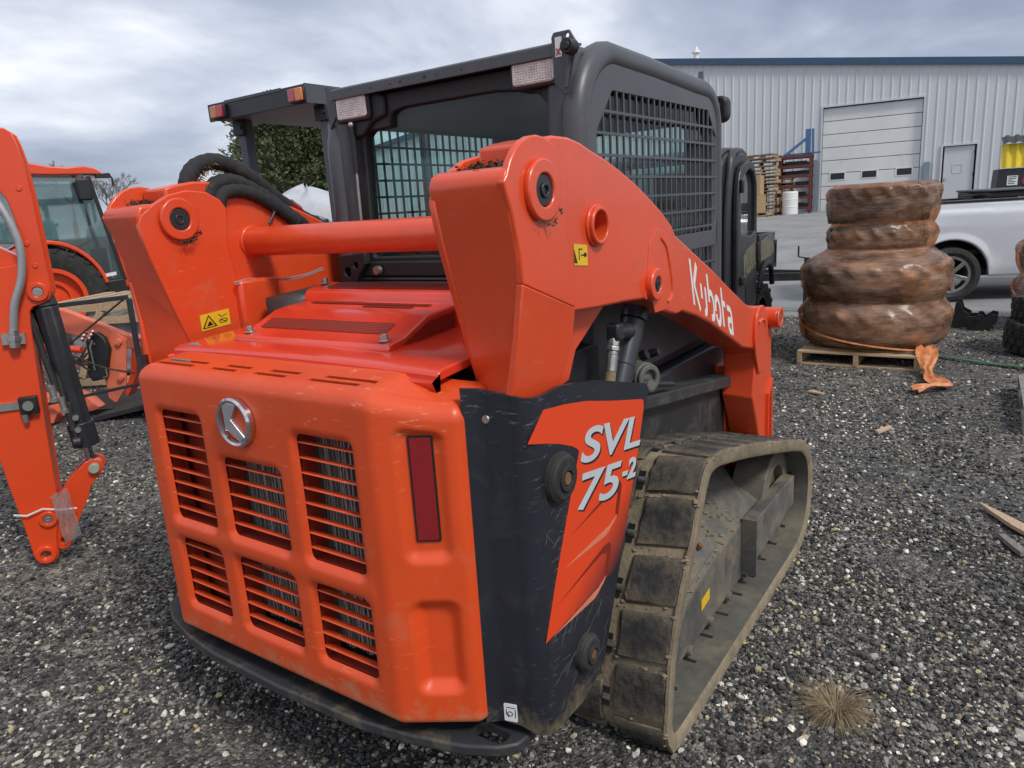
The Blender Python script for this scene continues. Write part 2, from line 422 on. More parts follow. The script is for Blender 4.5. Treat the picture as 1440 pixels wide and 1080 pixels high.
# ------------------------------------------------------------------ ground
WB = Vector((-0.477, 31.563, 0)); WT = Vector((0.98870940, 0.14984564, 0)); WN = Vector((0.14984564, -0.9887094, 0))
def sstep(a, b, x):
    t = np.clip((x - a) / (b - a), 0, 1); return t * t * (3 - 2 * t)
def hground(x, y):
    d = (WB.x - x) * (-WN.x) + (WB.y - y) * (-WN.y)      # distance in front of the shop wall
    return 0.74 * sstep(19.5, 4.0, d) if np.isscalar(x) else 0.74 * sstep(19.5, 4.0, d)

def ground_mat():
    m = bpy.data.materials.new('dark crushed gravel'); m.use_nodes = True
    t = m.node_tree; nd = t.nodes; lk = t.links; b = nd['Principled BSDF']
    c = nd.new('ShaderNodeTexCoord')
    def vor(sc):
        v = nd.new('ShaderNodeTexVoronoi'); v.inputs['Scale'].default_value = sc; lk.new(c.outputs['Object'], v.inputs['Vector']); return v
    def ramp(src, stops):
        r = nd.new('ShaderNodeValToRGB'); e = r.color_ramp.elements
        while len(e) < len(stops): e.new(0.5)
        for el, (p, cc) in zip(e, stops): el.position = p; el.color = (*cc, 1)
        lk.new(src, r.inputs[0]); return r.outputs[0]
    v1 = vor(85); v2 = vor(38)
    sp = nd.new('ShaderNodeSeparateColor'); lk.new(v1.outputs['Color'], sp.inputs[0])
    sp2 = nd.new('ShaderNodeSeparateColor'); lk.new(v2.outputs['Color'], sp2.inputs[0])
    stops = [(0.0, (0.034, 0.033, 0.032)), (0.45, (0.070, 0.068, 0.064)), (0.72, (0.14, 0.136, 0.126)), (0.88, (0.24, 0.23, 0.21)), (0.97, (0.42, 0.40, 0.36))]
    c1 = ramp(sp.outputs[0], stops); c2 = ramp(sp2.outputs[1], stops)
    n = nd.new('ShaderNodeTexNoise'); n.inputs['Scale'].default_value = 0.55; n.inputs['Detail'].default_value = 5; lk.new(c.outputs['Object'], n.inputs['Vector'])
    f = ramp(n.outputs[0], [(0.38, (0, 0, 0)), (0.62, (1, 1, 1))])
    mixa = nd.new('ShaderNodeMix'); mixa.data_type = 'RGBA'; mixa.inputs[0].default_value = 0.45; lk.new(c1, mixa.inputs[6]); lk.new(c2, mixa.inputs[7])
    mixb = nd.new('ShaderNodeMix'); mixb.data_type = 'RGBA'; mixb.blend_type = 'MULTIPLY'; mixb.inputs[0].default_value = 1
    lk.new(mixa.outputs[2], mixb.inputs[6])
    tint = ramp(n.outputs[0], [(0.36, (0.70, 0.70, 0.72)), (0.64, (1.25, 1.18, 1.06))]); lk.new(tint, mixb.inputs[7])
    lk.new(mixb.outputs[2], b.inputs['Base Color']); b.inputs['Roughness'].default_value = 0.9
    bp = nd.new('ShaderNodeBump'); bp.inputs['Strength'].default_value = 1; bp.inputs['Distance'].default_value = 0.012
    inv = nd.new('ShaderNodeMath'); inv.operation = 'SUBTRACT'; inv.inputs[0].default_value = 1; lk.new(v1.outputs['Distance'], inv.inputs[1])
    lk.new(inv.outputs[0], bp.inputs['Height']); lk.new(bp.outputs[0], b.inputs['Normal'])
    return m

def sheet(name, xs, ys, zoff, m, keep=None):
    X, Y = np.meshgrid(xs, ys); Z = hground(X, Y) + zoff
    v = np.stack([X, Y, Z], -1).reshape(-1, 3); nx = len(xs); f = []
    for j in range(len(ys) - 1):
        for i in range(nx - 1):
            if keep is None or keep((xs[i] + xs[i + 1]) / 2, (ys[j] + ys[j + 1]) / 2): f.append((j * nx + i, j * nx + i + 1, (j + 1) * nx + i + 1, (j + 1) * nx + i))
    mb = MB(); mb.add(v.tolist(), f)
    return mb.obj(name, m, recalc=False)
gx = np.concatenate([[-1500, -600, -250, -120, -70], np.linspace(-45, 25, 71), [40, 70, 120, 250, 600, 1500]])
gy = np.concatenate([[-600, -200, -80, -30, -12], np.linspace(-5, 40, 91), [55, 80, 140, 300, 800, 1900]])
g = sheet('ground', gx, gy, 0.0, ground_mat()); tag(g, kind='structure')

m_asph = mat('grey asphalt', (0.235, 0.235, 0.23), 0.9, var=0.22, vscale=1.2, bump=0.5, bscale=120, dirt=((0.27, 0.265, 0.25), 0.3, 2.0))
def edge_y(x): return 8.75 + 0.22 * x + 0.25 * mnoise.noise(Vector((x * 0.7, 3.3, 0))) + 0.12 * mnoise.noise(Vector((x * 2.3, 9.3, 0)))
ax = np.linspace(-44, 24, 273); ys_ = np.linspace(0, 1, 60) ** 1.6
V = []; F = []
for i, x in enumerate(ax):
    e = edge_y(max(-14, min(8, x)))
    top = WB.y + (x - WB.x) * WT.y / WT.x - 0.02
    for k in ys_:
        y = e + (top - e) * k; V.append((x, y, float(hground(x, y)) + 0.006))
nk = len(ys_)
for i in range(len(ax) - 1):
    for k in range(nk - 1): F.append((i * nk + k, (i + 1) * nk + k, (i + 1) * nk + k + 1, i * nk + k + 1))
mb = MB(); mb.add(V, F); tag(mb.obj('asphalt_yard', m_asph, recalc=False), kind='structure')

# loose stones: geometry-node scatter of angular chips
def chip_mesh(i):
    r = np.random.default_rng(100 + i)
    bm = bmesh.new(); bmesh.ops.create_icosphere(bm, subdivisions=1, radius=0.5)
    sc = np.array([1, r.uniform(0.6, 0.95), r.uniform(0.38, 0.7)])
    for v in bm.verts:
        d = np.array(v.co); 
        k = r.uniform(0.72, 1.12); v.co = Vector(d * k * sc)
    for _ in range(3):
        nrm = Vector(r.normal(size=3)).normalized(); g_ = bm.verts[:] + bm.edges[:] + bm.faces[:]
        for v in bm.verts:
            dd = v.co.dot(nrm) - 0.26
            if dd > 0: v.co -= nrm * dd
    me = bpy.data.meshes.new('chip'); bm.to_mesh(me); bm.free()
    return me
def stone_mat():
    m = bpy.data.materials.new('loose stone'); m.use_nodes = True
    t = m.node_tree; nd = t.nodes; lk = t.links; b = nd['Principled BSDF']; b.inputs['Roughness'].default_value = 0.85
    a = nd.new('ShaderNodeAttribute'); a.attribute_type = 'INSTANCER'; a.attribute_name = 'tone'
    n = nd.new('ShaderNodeTexNoise'); n.inputs['Scale'].default_value = 4; n.inputs['Detail'].default_value = 5
    c = nd.new('ShaderNodeTexCoord'); lk.new(c.outputs['Object'], n.inputs['Vector'])
    r = nd.new('ShaderNodeMapRange'); r.inputs[3].default_value = 0.65; r.inputs[4].default_value = 1.3; lk.new(n.outputs[0], r.inputs[0])
    mx_ = nd.new('ShaderNodeMix'); mx_.data_type = 'RGBA'; mx_.blend_type = 'MULTIPLY'; mx_.inputs[0].default_value = 1
    lk.new(a.outputs['Color'], mx_.inputs[6]); lk.new(r.outputs[0], mx_.inputs[7]); lk.new(mx_.outputs[2], b.inputs['Base Color'])
    bp = nd.new('ShaderNodeBump'); bp.inputs['Strength'].default_value = 0.4; bp.inputs['Distance'].default_value = 0.05; lk.new(n.outputs[0], bp.inputs['Height']); lk.new(bp.outputs[0], b.inputs['Normal'])
    return m
m_stone = stone_mat()
def make_gravel():
    pts = []
    def zone(n, x0, x1, y0, y1, dmin, dmax, s0, s1):
        x = rng.uniform(x0, x1, n); y = rng.uniform(y0, y1, n)
        d = np.hypot(x - CAM.x, y - CAM.y); k = (d >= dmin) & (d < dmax)
        # clumpy density
        x, y, d = x[k], y[k], d[k]; n = len(x); k = np.ones(n, bool)
        cl = np.array([mnoise.noise(Vector((a * 2.1, b_ * 2.1, 0))) for a, b_ in zip(x, y)])
        k &= rng.uniform(-0.75, 0.55, n) < cl * 1.3 + 0.22
        k &= ~((np.abs(x) < 0.42) & (y > 0.9) & (y < 2.3))
        k &= y < np.array([edge_y(max(-14, min(8, a))) for a in x]) + 0.1
        x, y = x[k], y[k]; s = s0 + (s1 - s0) * rng.beta(1.0, 3.9, len(x)); s *= np.where(rng.random(len(x)) < 0.012, 1.5, 1.0)
        pts.append(np.stack([x, y, s], 1))
    zone(230000, -2.8, 3.6, -1.3, 3.4, 0, 3.7, 0.008, 0.044)
    zone(150000, -5.6, 5.0, -0.8, 6.4, 3.7, 6.4, 0.011, 0.047)
    zone(90000, -9.0, 5.0, -1.5, 10.0, 6.4, 12, 0.016, 0.050)
    P = np.concatenate(pts); n = len(P)
    me = bpy.data.meshes.new('gravel')
    co = np.zeros((n, 3)); co[:, :2] = P[:, :2]; co[:, 2] = hground(P[:, 0], P[:, 1]) + P[:, 2] * 0.20
    me.vertices.add(n); me.vertices.foreach_set('co', co.ravel())
    me.attributes.new('size', 'FLOAT', 'POINT').data.foreach_set('value', P[:, 2].astype(np.float32))
    rot = np.stack([rng.normal(0, 0.35, n), rng.normal(0, 0.35, n), rng.uniform(0, 6.28, n)], 1).astype(np.float32)
    me.attributes.new('rot', 'FLOAT_VECTOR', 'POINT').data.foreach_set('vector', rot.ravel())
    pal = np.array([(0.020, 0.020, 0.022), (0.035, 0.035, 0.037), (0.055, 0.055, 0.056), (0.085, 0.083, 0.08), (0.13, 0.127, 0.12), (0.21, 0.205, 0.19), (0.40, 0.385, 0.35), (0.62, 0.60, 0.55), (0.34, 0.29, 0.17), (0.20, 0.145, 0.105)])
    w = np.array([.15, .17, .17, .15, .115, .105, .080, .030, .035, .025]); w /= w.sum()
    idx = rng.choice(len(pal), n, p=w); c = pal[idx] * rng.uniform(0.8, 1.25, (n, 1)) * np.array([1.20, 1.17, 1.09]); pch = np.array([mnoise.noise(Vector((a * 0.9, b_ * 0.9, 5))) for a, b_ in P[:, :2]]); c *= (1.12 + 0.45 * pch)[:, None]
    tone = np.concatenate([c, np.ones((n, 1))], 1).astype(np.float32)
    me.attributes.new('tone', 'FLOAT_COLOR', 'POINT').data.foreach_set('color', tone.ravel())
    me.attributes.new('pick', 'INT', 'POINT').data.foreach_set('value', rng.integers(0, 8, n).astype(np.int32))
    o = bpy.data.objects.new('gravel', me); COL.objects.link(o); tag(o, kind='stuff')
    chips = bpy.data.collections.new('chips')
    for i in range(8):
        cm = chip_mesh(i); cm.materials.append(m_stone); co_ = bpy.data.objects.new('chip', cm); chips.objects.link(co_)
    ng = bpy.data.node_groups.new('scatter', 'GeometryNodeTree')
    ng.interface.new_socket('Geometry', in_out='INPUT', socket_type='NodeSocketGeometry'); ng.interface.new_socket('Geometry', in_out='OUTPUT', socket_type='NodeSocketGeometry')
    gi = ng.nodes.new('NodeGroupInput'); go = ng.nodes.new('NodeGroupOutput'); ins = ng.nodes.new('GeometryNodeInstanceOnPoints')
    ci = ng.nodes.new('GeometryNodeCollectionInfo'); ci.inputs[0].default_value = chips; ci.inputs['Separate Children'].default_value = True; ci.inputs['Reset Children'].default_value = True
    def at(nm, ty):
        a = ng.nodes.new('GeometryNodeInputNamedAttribute'); a.data_type = ty; a.inputs[0].default_value = nm; return a.outputs[0]
    L = ng.links.new
    L(gi.outputs[0], ins.inputs['Points']); L(ci.outputs[0], ins.inputs['Instance']); ins.inputs['Pick Instance'].default_value = True
    L(at('pick', 'INT'), ins.inputs['Instance Index']); L(at('size', 'FLOAT'), ins.inputs['Scale']); L(at('rot', 'FLOAT_VECTOR'), ins.inputs['Rotation'])
    L(ins.outputs[0], go.inputs[0])
    md = o.modifiers.new('scatter', 'NODES'); md.node_group = ng
make_gravel()

# ------------------------------------------------------------------ metal shop building
def WP(s, z, off=0.0):                       # s metres along the wall, off metres in front of it
    q = WB + WT * s + WN * off
    return (q.x, q.y, z)
m_siding = mat('pale grey metal siding', (0.56, 0.58, 0.595), 0.5, var=0.05, vscale=0.9, dirt=((0.38, 0.38, 0.37), 0.2, 0.8), stretch=(1, 1, 0.25))
m_door = mat('pale grey door paint', (0.66, 0.67, 0.66), 0.5, var=0.04, vscale=2, dirt=((0.42, 0.42, 0.39), 0.25, 1.2), stretch=(1, 1, 0.5))
m_mdoor = mat('grey steel door paint', (0.54, 0.56, 0.575), 0.5, var=0.03, vscale=2)
m_blue = mat('blue metal trim', (0.035, 0.075, 0.14), 0.45, var=0.08, vscale=2)
m_darkglass = mat('dark window pane', (0.02, 0.025, 0.024), 0.12, var=0.1)
m_roof = mat('grey roof sheet', (0.28, 0.29, 0.30), 0.5, var=0.05)
def zroof(s): return 5.72 - 0.1313 * s if s > -13 else 7.427 + 0.18 * (s + 13)
SH = thing('metal_shop_building', WP(-10, 0.74), 'long pale grey metal shop building with blue roof trim behind the yard', 'building')
DOORS = [(-4.80, -1.36, 4.68), (-0.64, 0.44, 2.86)]
def siding():
    mb = MB(); brk = [-26.5]
    s = -26.5; prof = []
    while s < 14.0:
        prof += [(s, 0.0), (s + 0.225, 0.0), (s + 0.245, 0.024), (s + 0.282, 0.024)]; s += 0.305
    cuts = sorted([d[0] for d in DOORS] + [d[1] for d in DOORS])
    for (a, da), (b_, db) in zip(prof, prof[1:]):
        seg = [a] + [c for c in cuts if a < c < b_] + [b_]
        for p, q in zip(seg, seg[1:]):
            if q - p < 1e-6: continue
            mid = (p + q) / 2; z0 = 0.6
            for d in DOORS:
                if d[0] < mid < d[1]: z0 = d[2]
            fp = da + (db - da) * (p - a) / (b_ - a); fq = da + (db - da) * (q - a) / (b_ - a)
            mb.add([WP(p, z0, fp), WP(q, z0, fq), WP(q, zroof(q), fq), WP(p, zroof(p), fp)], [(0, 1, 2, 3)])
    return mb
siding().obj('siding', m_siding, SH, smooth=0, recalc=False)
# rest of the hull
mb = MB()
def hull(s0, s1, depth):
    z0, z1 = zroof(s0), zroof(s1)
    mb.add([WP(s0, 0.3, -0.2), WP(s0, z0, -0.2), WP(s0, z0, -depth), WP(s0, 0.3, -depth)], [(0, 1, 2, 3)])
    mb.add([WP(s1, 0.3, -0.2), WP(s1, z1, -0.2), WP(s1, z1, -depth), WP(s1, 0.3, -depth)], [(0, 1, 2, 3)])
hull(-26.5, 14.0, 30)
mb.add([WP(-26.5, 0.3, -30), WP(14, 0.3, -30), WP(14, zroof(14), -30), WP(-13, zroof(-13), -30), WP(-26.5, zroof(-26.5), -30)], [(0, 1, 2, 3, 4)])
mb.obj('wall', m_siding, SH, smooth=0)
mb = MB()
for a, b_ in ((-26.8, -13), (-13, 14.3)):
    za, zb = zroof(a), zroof(b_ - 1e-4)
    mb.add([WP(a, za + 0.02, 0.1), WP(b_, zb + 0.02, 0.1), WP(b_, zb + 0.02, -30.2), WP(a, za + 0.02, -30.2), WP(a, za + 0.12, 0.1), WP(b_, zb + 0.12, 0.1), WP(b_, zb + 0.12, -30.2), WP(a, za + 0.12, -30.2)],
           [(0, 3, 2, 1), (4, 5, 6, 7), (0, 1, 5, 4), (1, 2, 6, 5), (2, 3, 7, 6), (3, 0, 4, 7)])
mb.obj('roof', m_roof, SH, smooth=0)
mb = MB()
for a, b_ in ((-26.85, -13), (-13, 14.35)):
    za, zb = zroof(a), zroof(b_ - 1e-4)
    mb.add([WP(x, z, o) for o in (0.05, 0.16) for x, z in ((a, za - 0.10), (b_, zb - 0.10), (b_, zb + 0.14), (a, za + 0.14))],
           [(0, 1, 2, 3), (4, 5, 6, 7), (0, 1, 5, 4), (2, 3, 7, 6), (0, 3, 7, 4), (1, 2, 6, 5)])
mb.obj('roof_trim', m_blue, SH, smooth=0)
# overhead door: eight panels set back in the opening
def wbox(mb, s0, s1, z0, z1, o0, o1):
    return mb.add([WP(s, z, o) for o in (o0, o1) for s, z in ((s0, z0), (s1, z0), (s1, z1), (s0, z1))], [(0, 1, 2, 3), (4, 7, 6, 5), (0, 4, 5, 1), (1, 5, 6, 2), (2, 6, 7, 3), (3, 7, 4, 0)])
mb = MB()
for s0, s1, zt in DOORS:
    wbox(mb, s0 - 0.06, s0, 0.6, zt + 0.06, -0.12, 0.055); wbox(mb, s1, s1 + 0.06, 0.6, zt + 0.06, -0.12, 0.055); wbox(mb, s0, s1, zt, zt + 0.06, -0.12, 0.055)
mb.obj('door_trim', m_mdoor, SH, smooth=0)
GD = MB(); wbox(GD, -4.80, -1.36, 0.6, 4.68, -0.16, -0.125)
gd = GD.obj('overhead_door', m_dark, SH, smooth=0)
nP = 8
for i in range(nP):
    z0 = 0.72 + i * (4.66 - 0.72) / nP; z1 = 0.72 + (i + 1) * (4.66 - 0.72) / nP - 0.022
    mb = MB(); wbox(mb, -4.785, -1.375, z0, z1, -0.124, -0.08)
    mb.obj('door_panel', m_door, gd, bevel=0.012, smooth=0)
zw = 0.72 + 3 * (4.66 - 0.72) / nP - 0.13
for sx in (-4.45, -3.32, -2.12):
    mb = MB(); wbox(mb, sx - 0.05, sx + 0.55, zw - 0.16, zw + 0.16, -0.079, -0.066); mb.obj('window_frame', m_white, gd, smooth=0)
    mb = MB(); wbox(mb, sx, sx + 0.5, zw - 0.12, zw + 0.12, -0.068, -0.060); mb.obj('window_pane', m_darkglass, gd, smooth=0)
mb = MB(); wbox(mb, -0.58, 0.38, 0.74, 2.83, -0.12, -0.03)
md_ = mb.obj('walk_door', m_mdoor, SH, smooth=0, bevel=0.006)
mb = MB()
for a in ((-0.30, 0.02, 2.17, 2.185), (-0.30, 0.02, 1.875, 1.89), (-0.30, -0.285, 1.89, 2.17), (0.005, 0.02, 1.89, 2.17)): wbox(mb, *a, -0.029, -0.018)
mb.obj('door_window_frame', m_siding, md_, smooth=0)
mb = MB(); wbox(mb, -0.55, -0.50, 1.62, 1.72, -0.029, -0.01); mb.cyl(WP(-0.52, 1.66, -0.01), WP(-0.52, 1.66, 0.06), 0.014); mb.bar(WP(-0.53, 1.66, 0.055), WP(-0.42, 1.66, 0.055), 0.022)
mb.obj('door_handle', m_zinc, md_)
for z in (1.0, 1.75, 2.55): mb = MB(); wbox(mb, 0.365, 0.395, z, z + 0.11, -0.03, -0.012); mb.obj('hinge', m_dark, md_, smooth=0)
mb = MB(); mb.add([WP(-0.24, 0.86, -0.024), WP(-0.10, 0.86, -0.024), WP(-0.17, 0.97, -0.024)], [(0, 1, 2)]); mb.obj('warning_triangle', m_yellow, md_, smooth=0)
# roof vent pipe and downspout corner post
mb = MB(); q = WP(-9.88, 6.9, -0.8)
mb.cyl(q, (q[0], q[1], 7.5), 0.11, 0.11); mb.cyl((q[0], q[1], 7.5), (q[0], q[1], 7.58), 0.19, 0.17); mb.cyl((q[0], q[1], 7.58), (q[0], q[1], 7.74), 0.10, 0.06)
mb.obj('vent_pipe', m_white, SH)
m_cg = mat('blue grey steel guard', (0.20, 0.25, 0.30), 0.5)
for a_ in ((-5.22, -4.95, 0.6, 2.75), (-1.22, -1.04, 0.6, 2.35)): mb = MB(); wbox(mb, *a_, 0.04, 0.20); mb.obj('corner_guard', m_cg, SH, smooth=0)

# ------------------------------------------------------------------ yard clutter at the shop wall
def pallet_mesh(name, w=1.1, d=1.0, h=0.13):
    mb = MB()
    for i in range(7):
        y = -d / 2 + 0.05 + i * (d - 0.10) / 6; mb.box((0, y, h - 0.010), (w, 0.095, 0.020))
    for x in (-w / 2 + 0.04, 0, w / 2 - 0.04): mb.box((x, 0, h / 2), (0.04, d, h - 0.042))
    for y in (-d / 2 + 0.06, 0, d / 2 - 0.06): mb.box((0, y, 0.010), (w, 0.10, 0.020))
    return mb.mesh(name, 0)
rw = math.atan2(WT.y, WT.x)
pm = [pallet_mesh('pallet_a'), pallet_mesh('pallet_b', 1.0, 1.05, 0.145), pallet_mesh('pallet_c', 1.2, 1.0, 0.12)]
pmats = [m_wood, m_wood_old, m_wood]
for a, b_ in zip(pm, pmats): a.materials.append(b_)
stacks = [(-6.72, 2.3, 0.74, 17, 'far', 'behind the cardboard boxes'), (-6.25, 1.35, 0.72, 11, 'near', 'beside the white barrel'), (-6.83, 3.2, 0.63, 2, 'low', 'under the cardboard boxes')]
prr = random.Random(4)
for s, off, z0, n, kk, where in stacks:
    z = z0
    for i in range(n):
        k = prr.randrange(3); q = WP(s + prr.uniform(-0.07, 0.07), z, off + prr.uniform(-0.06, 0.06))
        o = bpy.data.objects.new('pallet', pm[k]); COL.objects.link(o); o.location = q; o.rotation_euler = (prr.uniform(-0.012, 0.012), prr.uniform(-0.012, 0.012), rw + prr.uniform(-0.07, 0.07))
        pos = {0: 'lowest'}.get(i, 'topmost' if i == n - 1 else 'middle')
        tag(o, f'{pos} pallet of the {"tall" if kk == "far" else "shorter" if kk == "near" else "low"} wooden stack {where}', 'pallet', f'pallets of the stack {where}')
        z += (0.132, 0.147, 0.122)[k] + 0.002
def cardboard(s, off, z, w, d, h, rot, label):
    mb = MB(); mb.box((0, 0, h / 2), (w, d, h)); mb.box((0, 0, h + 0.003), (w * 0.12, d, 0.006)); mb.mm(-w * 0.2, w * 0.25, -d / 2 - 0.004, -d / 2 - 0.001, h * 0.3, h * 0.6)
    o = mb.obj('cardboard_box', m_card, smooth=0, bevel=0.008); o.location = WP(s, z, off); o.rotation_euler = (0, 0, rw + rot)
    tag(o, label, 'box', 'cardboard boxes on the low pallets')
cardboard(-6.86, 3.2, 0.91, 0.75, 0.7, 0.62, 0.12, 'lower brown cardboard box standing on the low pallets')
cardboard(-6.95, 3.2, 1.54, 0.68, 0.62, 0.70, -0.08, 'upper cardboard box stacked on another cardboard box')
mb = MB(); q = WP(-5.70, 0.73, 2.5)
prof = [(0.27, 0), (0.29, 0.03), (0.285, 0.28), (0.295, 0.30), (0.285, 0.33), (0.285, 0.55), (0.295, 0.57), (0.285, 0.60), (0.28, 0.82), (0.26, 0.86)]
for (r0, z0), (r1, z1) in zip(prof, prof[1:]): mb.cyl((q[0], q[1], q[2] + z0), (q[0], q[1], q[2] + z1), r0, r1, 24, False)
mb.cyl((q[0], q[1], q[2] + 0.85), (q[0], q[1], q[2] + 0.86), 0.26, 0.26, 24)
tag(mb.obj('plastic_barrel', m_white), 'white plastic barrel in front of the dark red rack', 'barrel')
m_redst = mat('dark red rack steel', (0.115, 0.028, 0.022), 0.6, var=0.25, vscale=5, dirt=((0.06, 0.05, 0.045), 0.3, 3))
rk = thing('steel_rack', WP(-5.55, 0.74, 1.5), 'dark red steel storage rack loaded with bars by the overhead door', 'rack')
for s in (-6.15, -5.06):
    for o_ in (1.1, 1.9):
        mb = MB(); mb.bar(WP(s, 0.72, o_), WP(s, 2.95, o_), 0.08); mb.obj('post', m_redst, rk, smooth=0)
for z in (0.95, 1.35, 1.75, 2.15, 2.50, 2.85):
    for o_ in (1.92, 1.08): mb = MB(); mb.bar(WP(-6.2, z, o_), WP(-5.0, z, o_), 0.05, 0.10); mb.obj('beam', m_redst, rk, smooth=0)
    mb = MB(); wbox(mb, -6.12, -5.1, z - 0.02, z + 0.02, 1.12, 1.88)
    for k in range(4): wbox(mb, -6.1 + k * 0.05, -5.15 - k * 0.03, z + 0.02, z + 0.06 + prr.random() * 0.16, 1.2 + k * 0.16, 1.3 + k * 0.16)
    mb.obj('shelf', m_dark, rk, smooth=0)
m_bluest = mat('blue steel', (0.075, 0.15, 0.32), 0.5, var=0.15)
mb = MB(); mb.bar(WP(-5.2, 2.97, 1.5), WP(-5.2, 3.84, 1.5), 0.16); mb.bar(WP(-5.02, 2.97, 1.5), WP(-5.04, 3.84, 1.5), 0.09); mb.bar(WP(-6.0, 2.95, 1.5), WP(-5.2, 3.55, 1.5), 0.10); mb.bar(WP(-6.1, 2.93, 1.5), WP(-4.75, 2.97, 1.5), 0.07)
tag(mb.obj('welded_upright', m_bluest, smooth=0), 'blue steel upright with a slanted brace lying on the red rack', 'frame')

# black bin with a yellow front behind the truck bed
m_binblk = mat('black bin plastic', (0.018, 0.020, 0.026), 0.5, var=0.15, vscale=3)
m_binyel = mat('yellow ribbed plastic', (0.74, 0.55, 0.03), 0.5, var=0.06)
bn = thing('waste_bin', WP(1.35, 0.64, 4.5), 'black bin with yellow ribbed panel and corrugated lid behind the truck bed', 'bin')
mb = MB()
def wpoly(mb, pts, o0, o1):
    n = len(pts); return mb.add([WP(s, z, o0) for s, z in pts] + [WP(s, z, o1) for s, z in pts], [tuple(range(n)), tuple(range(2 * n - 1, n - 1, -1))] + [(i, (i + 1) % n, n + (i + 1) % n, n + i) for i in range(n)])
wpoly(mb, [(0.55, 0.66), (2.4, 0.66), (2.4, 1.86), (0.62, 1.86)], 4.5, 3.2); mb.obj('bin_body', m_binblk, bn, smooth=0, bevel=0.02)
mb = MB()
n = 26
pt = [(0.66 + (2.34 - 0.66) * i / n, 4.53 + 0.035 * (1 if (i // 2) % 2 else -1) * (1 if i % 2 == 0 else 1)) for i in range(n + 1)]
for (a, oa), (b_, ob) in zip(pt, pt[1:]): mb.add([WP(a, 1.88, oa), WP(b_, 1.88, ob), WP(b_, 2.60, ob - 0.15), WP(a, 2.60, oa - 0.15)], [(0, 1, 2, 3)])
mb.obj('yellow_panel', m_binyel, bn, smooth=0, recalc=False)
mb = MB()
for (a, oa), (b_, ob) in zip(pt, pt[1:]):
    za, zb = 2.62 + (oa - 4.53) * 0.7, 2.62 + (ob - 4.53) * 0.7
    mb.add([WP(a, za, 4.56), WP(b_, zb, 4.56), WP(b_ + 0.12, zb + 0.28, 3.2), WP(a + 0.12, za + 0.28, 3.2)], [(0, 1, 2, 3)])
mb.obj('lid', m_binblk, bn, smooth=0, recalc=False)
mb = MB(); wbox(mb, 0.86, 1.14, 1.35, 1.64, 4.505, 4.515); pl = mb.obj('sign_plate', m_white, bn, smooth=0)
mb = MB()
for k, w_ in enumerate((0.22, 0.20, 0.12, 0.2, 0.17)): wbox(mb, 0.89, 0.89 + w_, 1.595 - k * 0.05, 1.615 - k * 0.05, 4.516, 4.519)
mb.obj('sign_lines', m_ink, pl, smooth=0)
mb = MB(); mb.cyl(WP(1.36, 1.46, 4.505), WP(1.36, 1.46, 4.515), 0.12); mb.obj('red_badge', m_red, bn)

# ------------------------------------------------------------------ trees beyond the yard
def leaf_mat(name, c0, c1):
    m = bpy.data.materials.new(name); m.use_nodes = True; t = m.node_tree; nd = t.nodes; lk = t.links; b = nd['Principled BSDF']; b.inputs['Roughness'].default_value = 0.75
    b.inputs['Specular IOR Level'].default_value = 0.2
    c = nd.new('ShaderNodeTexCoord'); n = nd.new('ShaderNodeTexNoise'); n.inputs['Scale'].default_value = 1.6; n.inputs['Detail'].default_value = 6; n.inputs['Roughness'].default_value = 0.7; lk.new(c.outputs['Object'], n.inputs['Vector'])
    r = nd.new('ShaderNodeValToRGB'); e = r.color_ramp.elements; e[0].position = 0.32; e[0].color = (*c0, 1); e[1].position = 0.68; e[1].color = (*c1, 1); lk.new(n.outputs[0], r.inputs[0]); lk.new(r.outputs[0], b.inputs['Base Color'])
    return m
m_leaf = leaf_mat('dark evergreen foliage', (0.045, 0.062, 0.028), (0.145, 0.165, 0.080))
m_twig = mat('pale grey twigs', (0.20, 0.175, 0.155), 0.9, var=0.2)
m_bark = mat('grey brown bark', (0.10, 0.085, 0.07), 0.9, var=0.3, bump=0.4, bscale=20)
def conifer(x, y, h, rad, label, seed):
    z0 = float(hground(x, y)); t = thing('evergreen_tree', (x, y, z0), label, 'tree', 'evergreen trees behind the canopy tractor')
    r = np.random.default_rng(seed); mb = MB()
    mb.tube([(x, y, z0 - 0.2), (x + 0.05, y, z0 + h * 0.5), (x, y, z0 + h * 0.93)], [0.24, 0.15, 0.03], 8); mb.obj('trunk', m_bark, t)
    V = []; F = []
    nb = 330
    for i in range(nb):
        u = r.uniform(0.03, 1) ** 0.85; a = r.uniform(0, 2 * math.pi); zc = z0 + 0.25 + (h - 0.25) * u
        rr = rad * (1 - u ** 2.2) ** 0.62 * r.uniform(0.72, 1.12) + 0.10
        tip = np.array([x + rr * math.cos(a), y + rr * math.sin(a), zc + rr * r.uniform(-0.02, 0.30)])
        root = np.array([x, y, zc - 0.25 * rr])
        for k in range(52):
            f = r.uniform(0.40, 1.02); c = root + (tip - root) * f + r.normal(0, 0.13, 3) * np.array([1, 1, 0.8])
            d = (tip - root) / np.linalg.norm(tip - root) + r.normal(0, 0.5, 3); d /= np.linalg.norm(d); s_ = np.cross(d, r.normal(size=3)); s_ /= np.linalg.norm(s_)
            L = r.uniform(0.08, 0.20); w = L * r.uniform(0.18, 0.34); n0 = len(V)
            V += [c - s_ * w * 0.3, c + d * L * 0.5 - s_ * w, c + d * L, c + d * L * 0.5 + s_ * w]; F.append((n0, n0 + 1, n0 + 2, n0 + 3))
    me = bpy.data.meshes.new('crown'); me.from_pydata([tuple(v) for v in V], [], F); put('crown', me, m_leaf, t)
conifer(-18.7, 15.5, 5.2, 2.25, 'wide dark evergreen tree seen beneath the black canopy roof', 1)
conifer(-18.1, 16.4, 4.9, 1.5, 'smaller evergreen tree partly hidden by the loader cab pillar', 2)
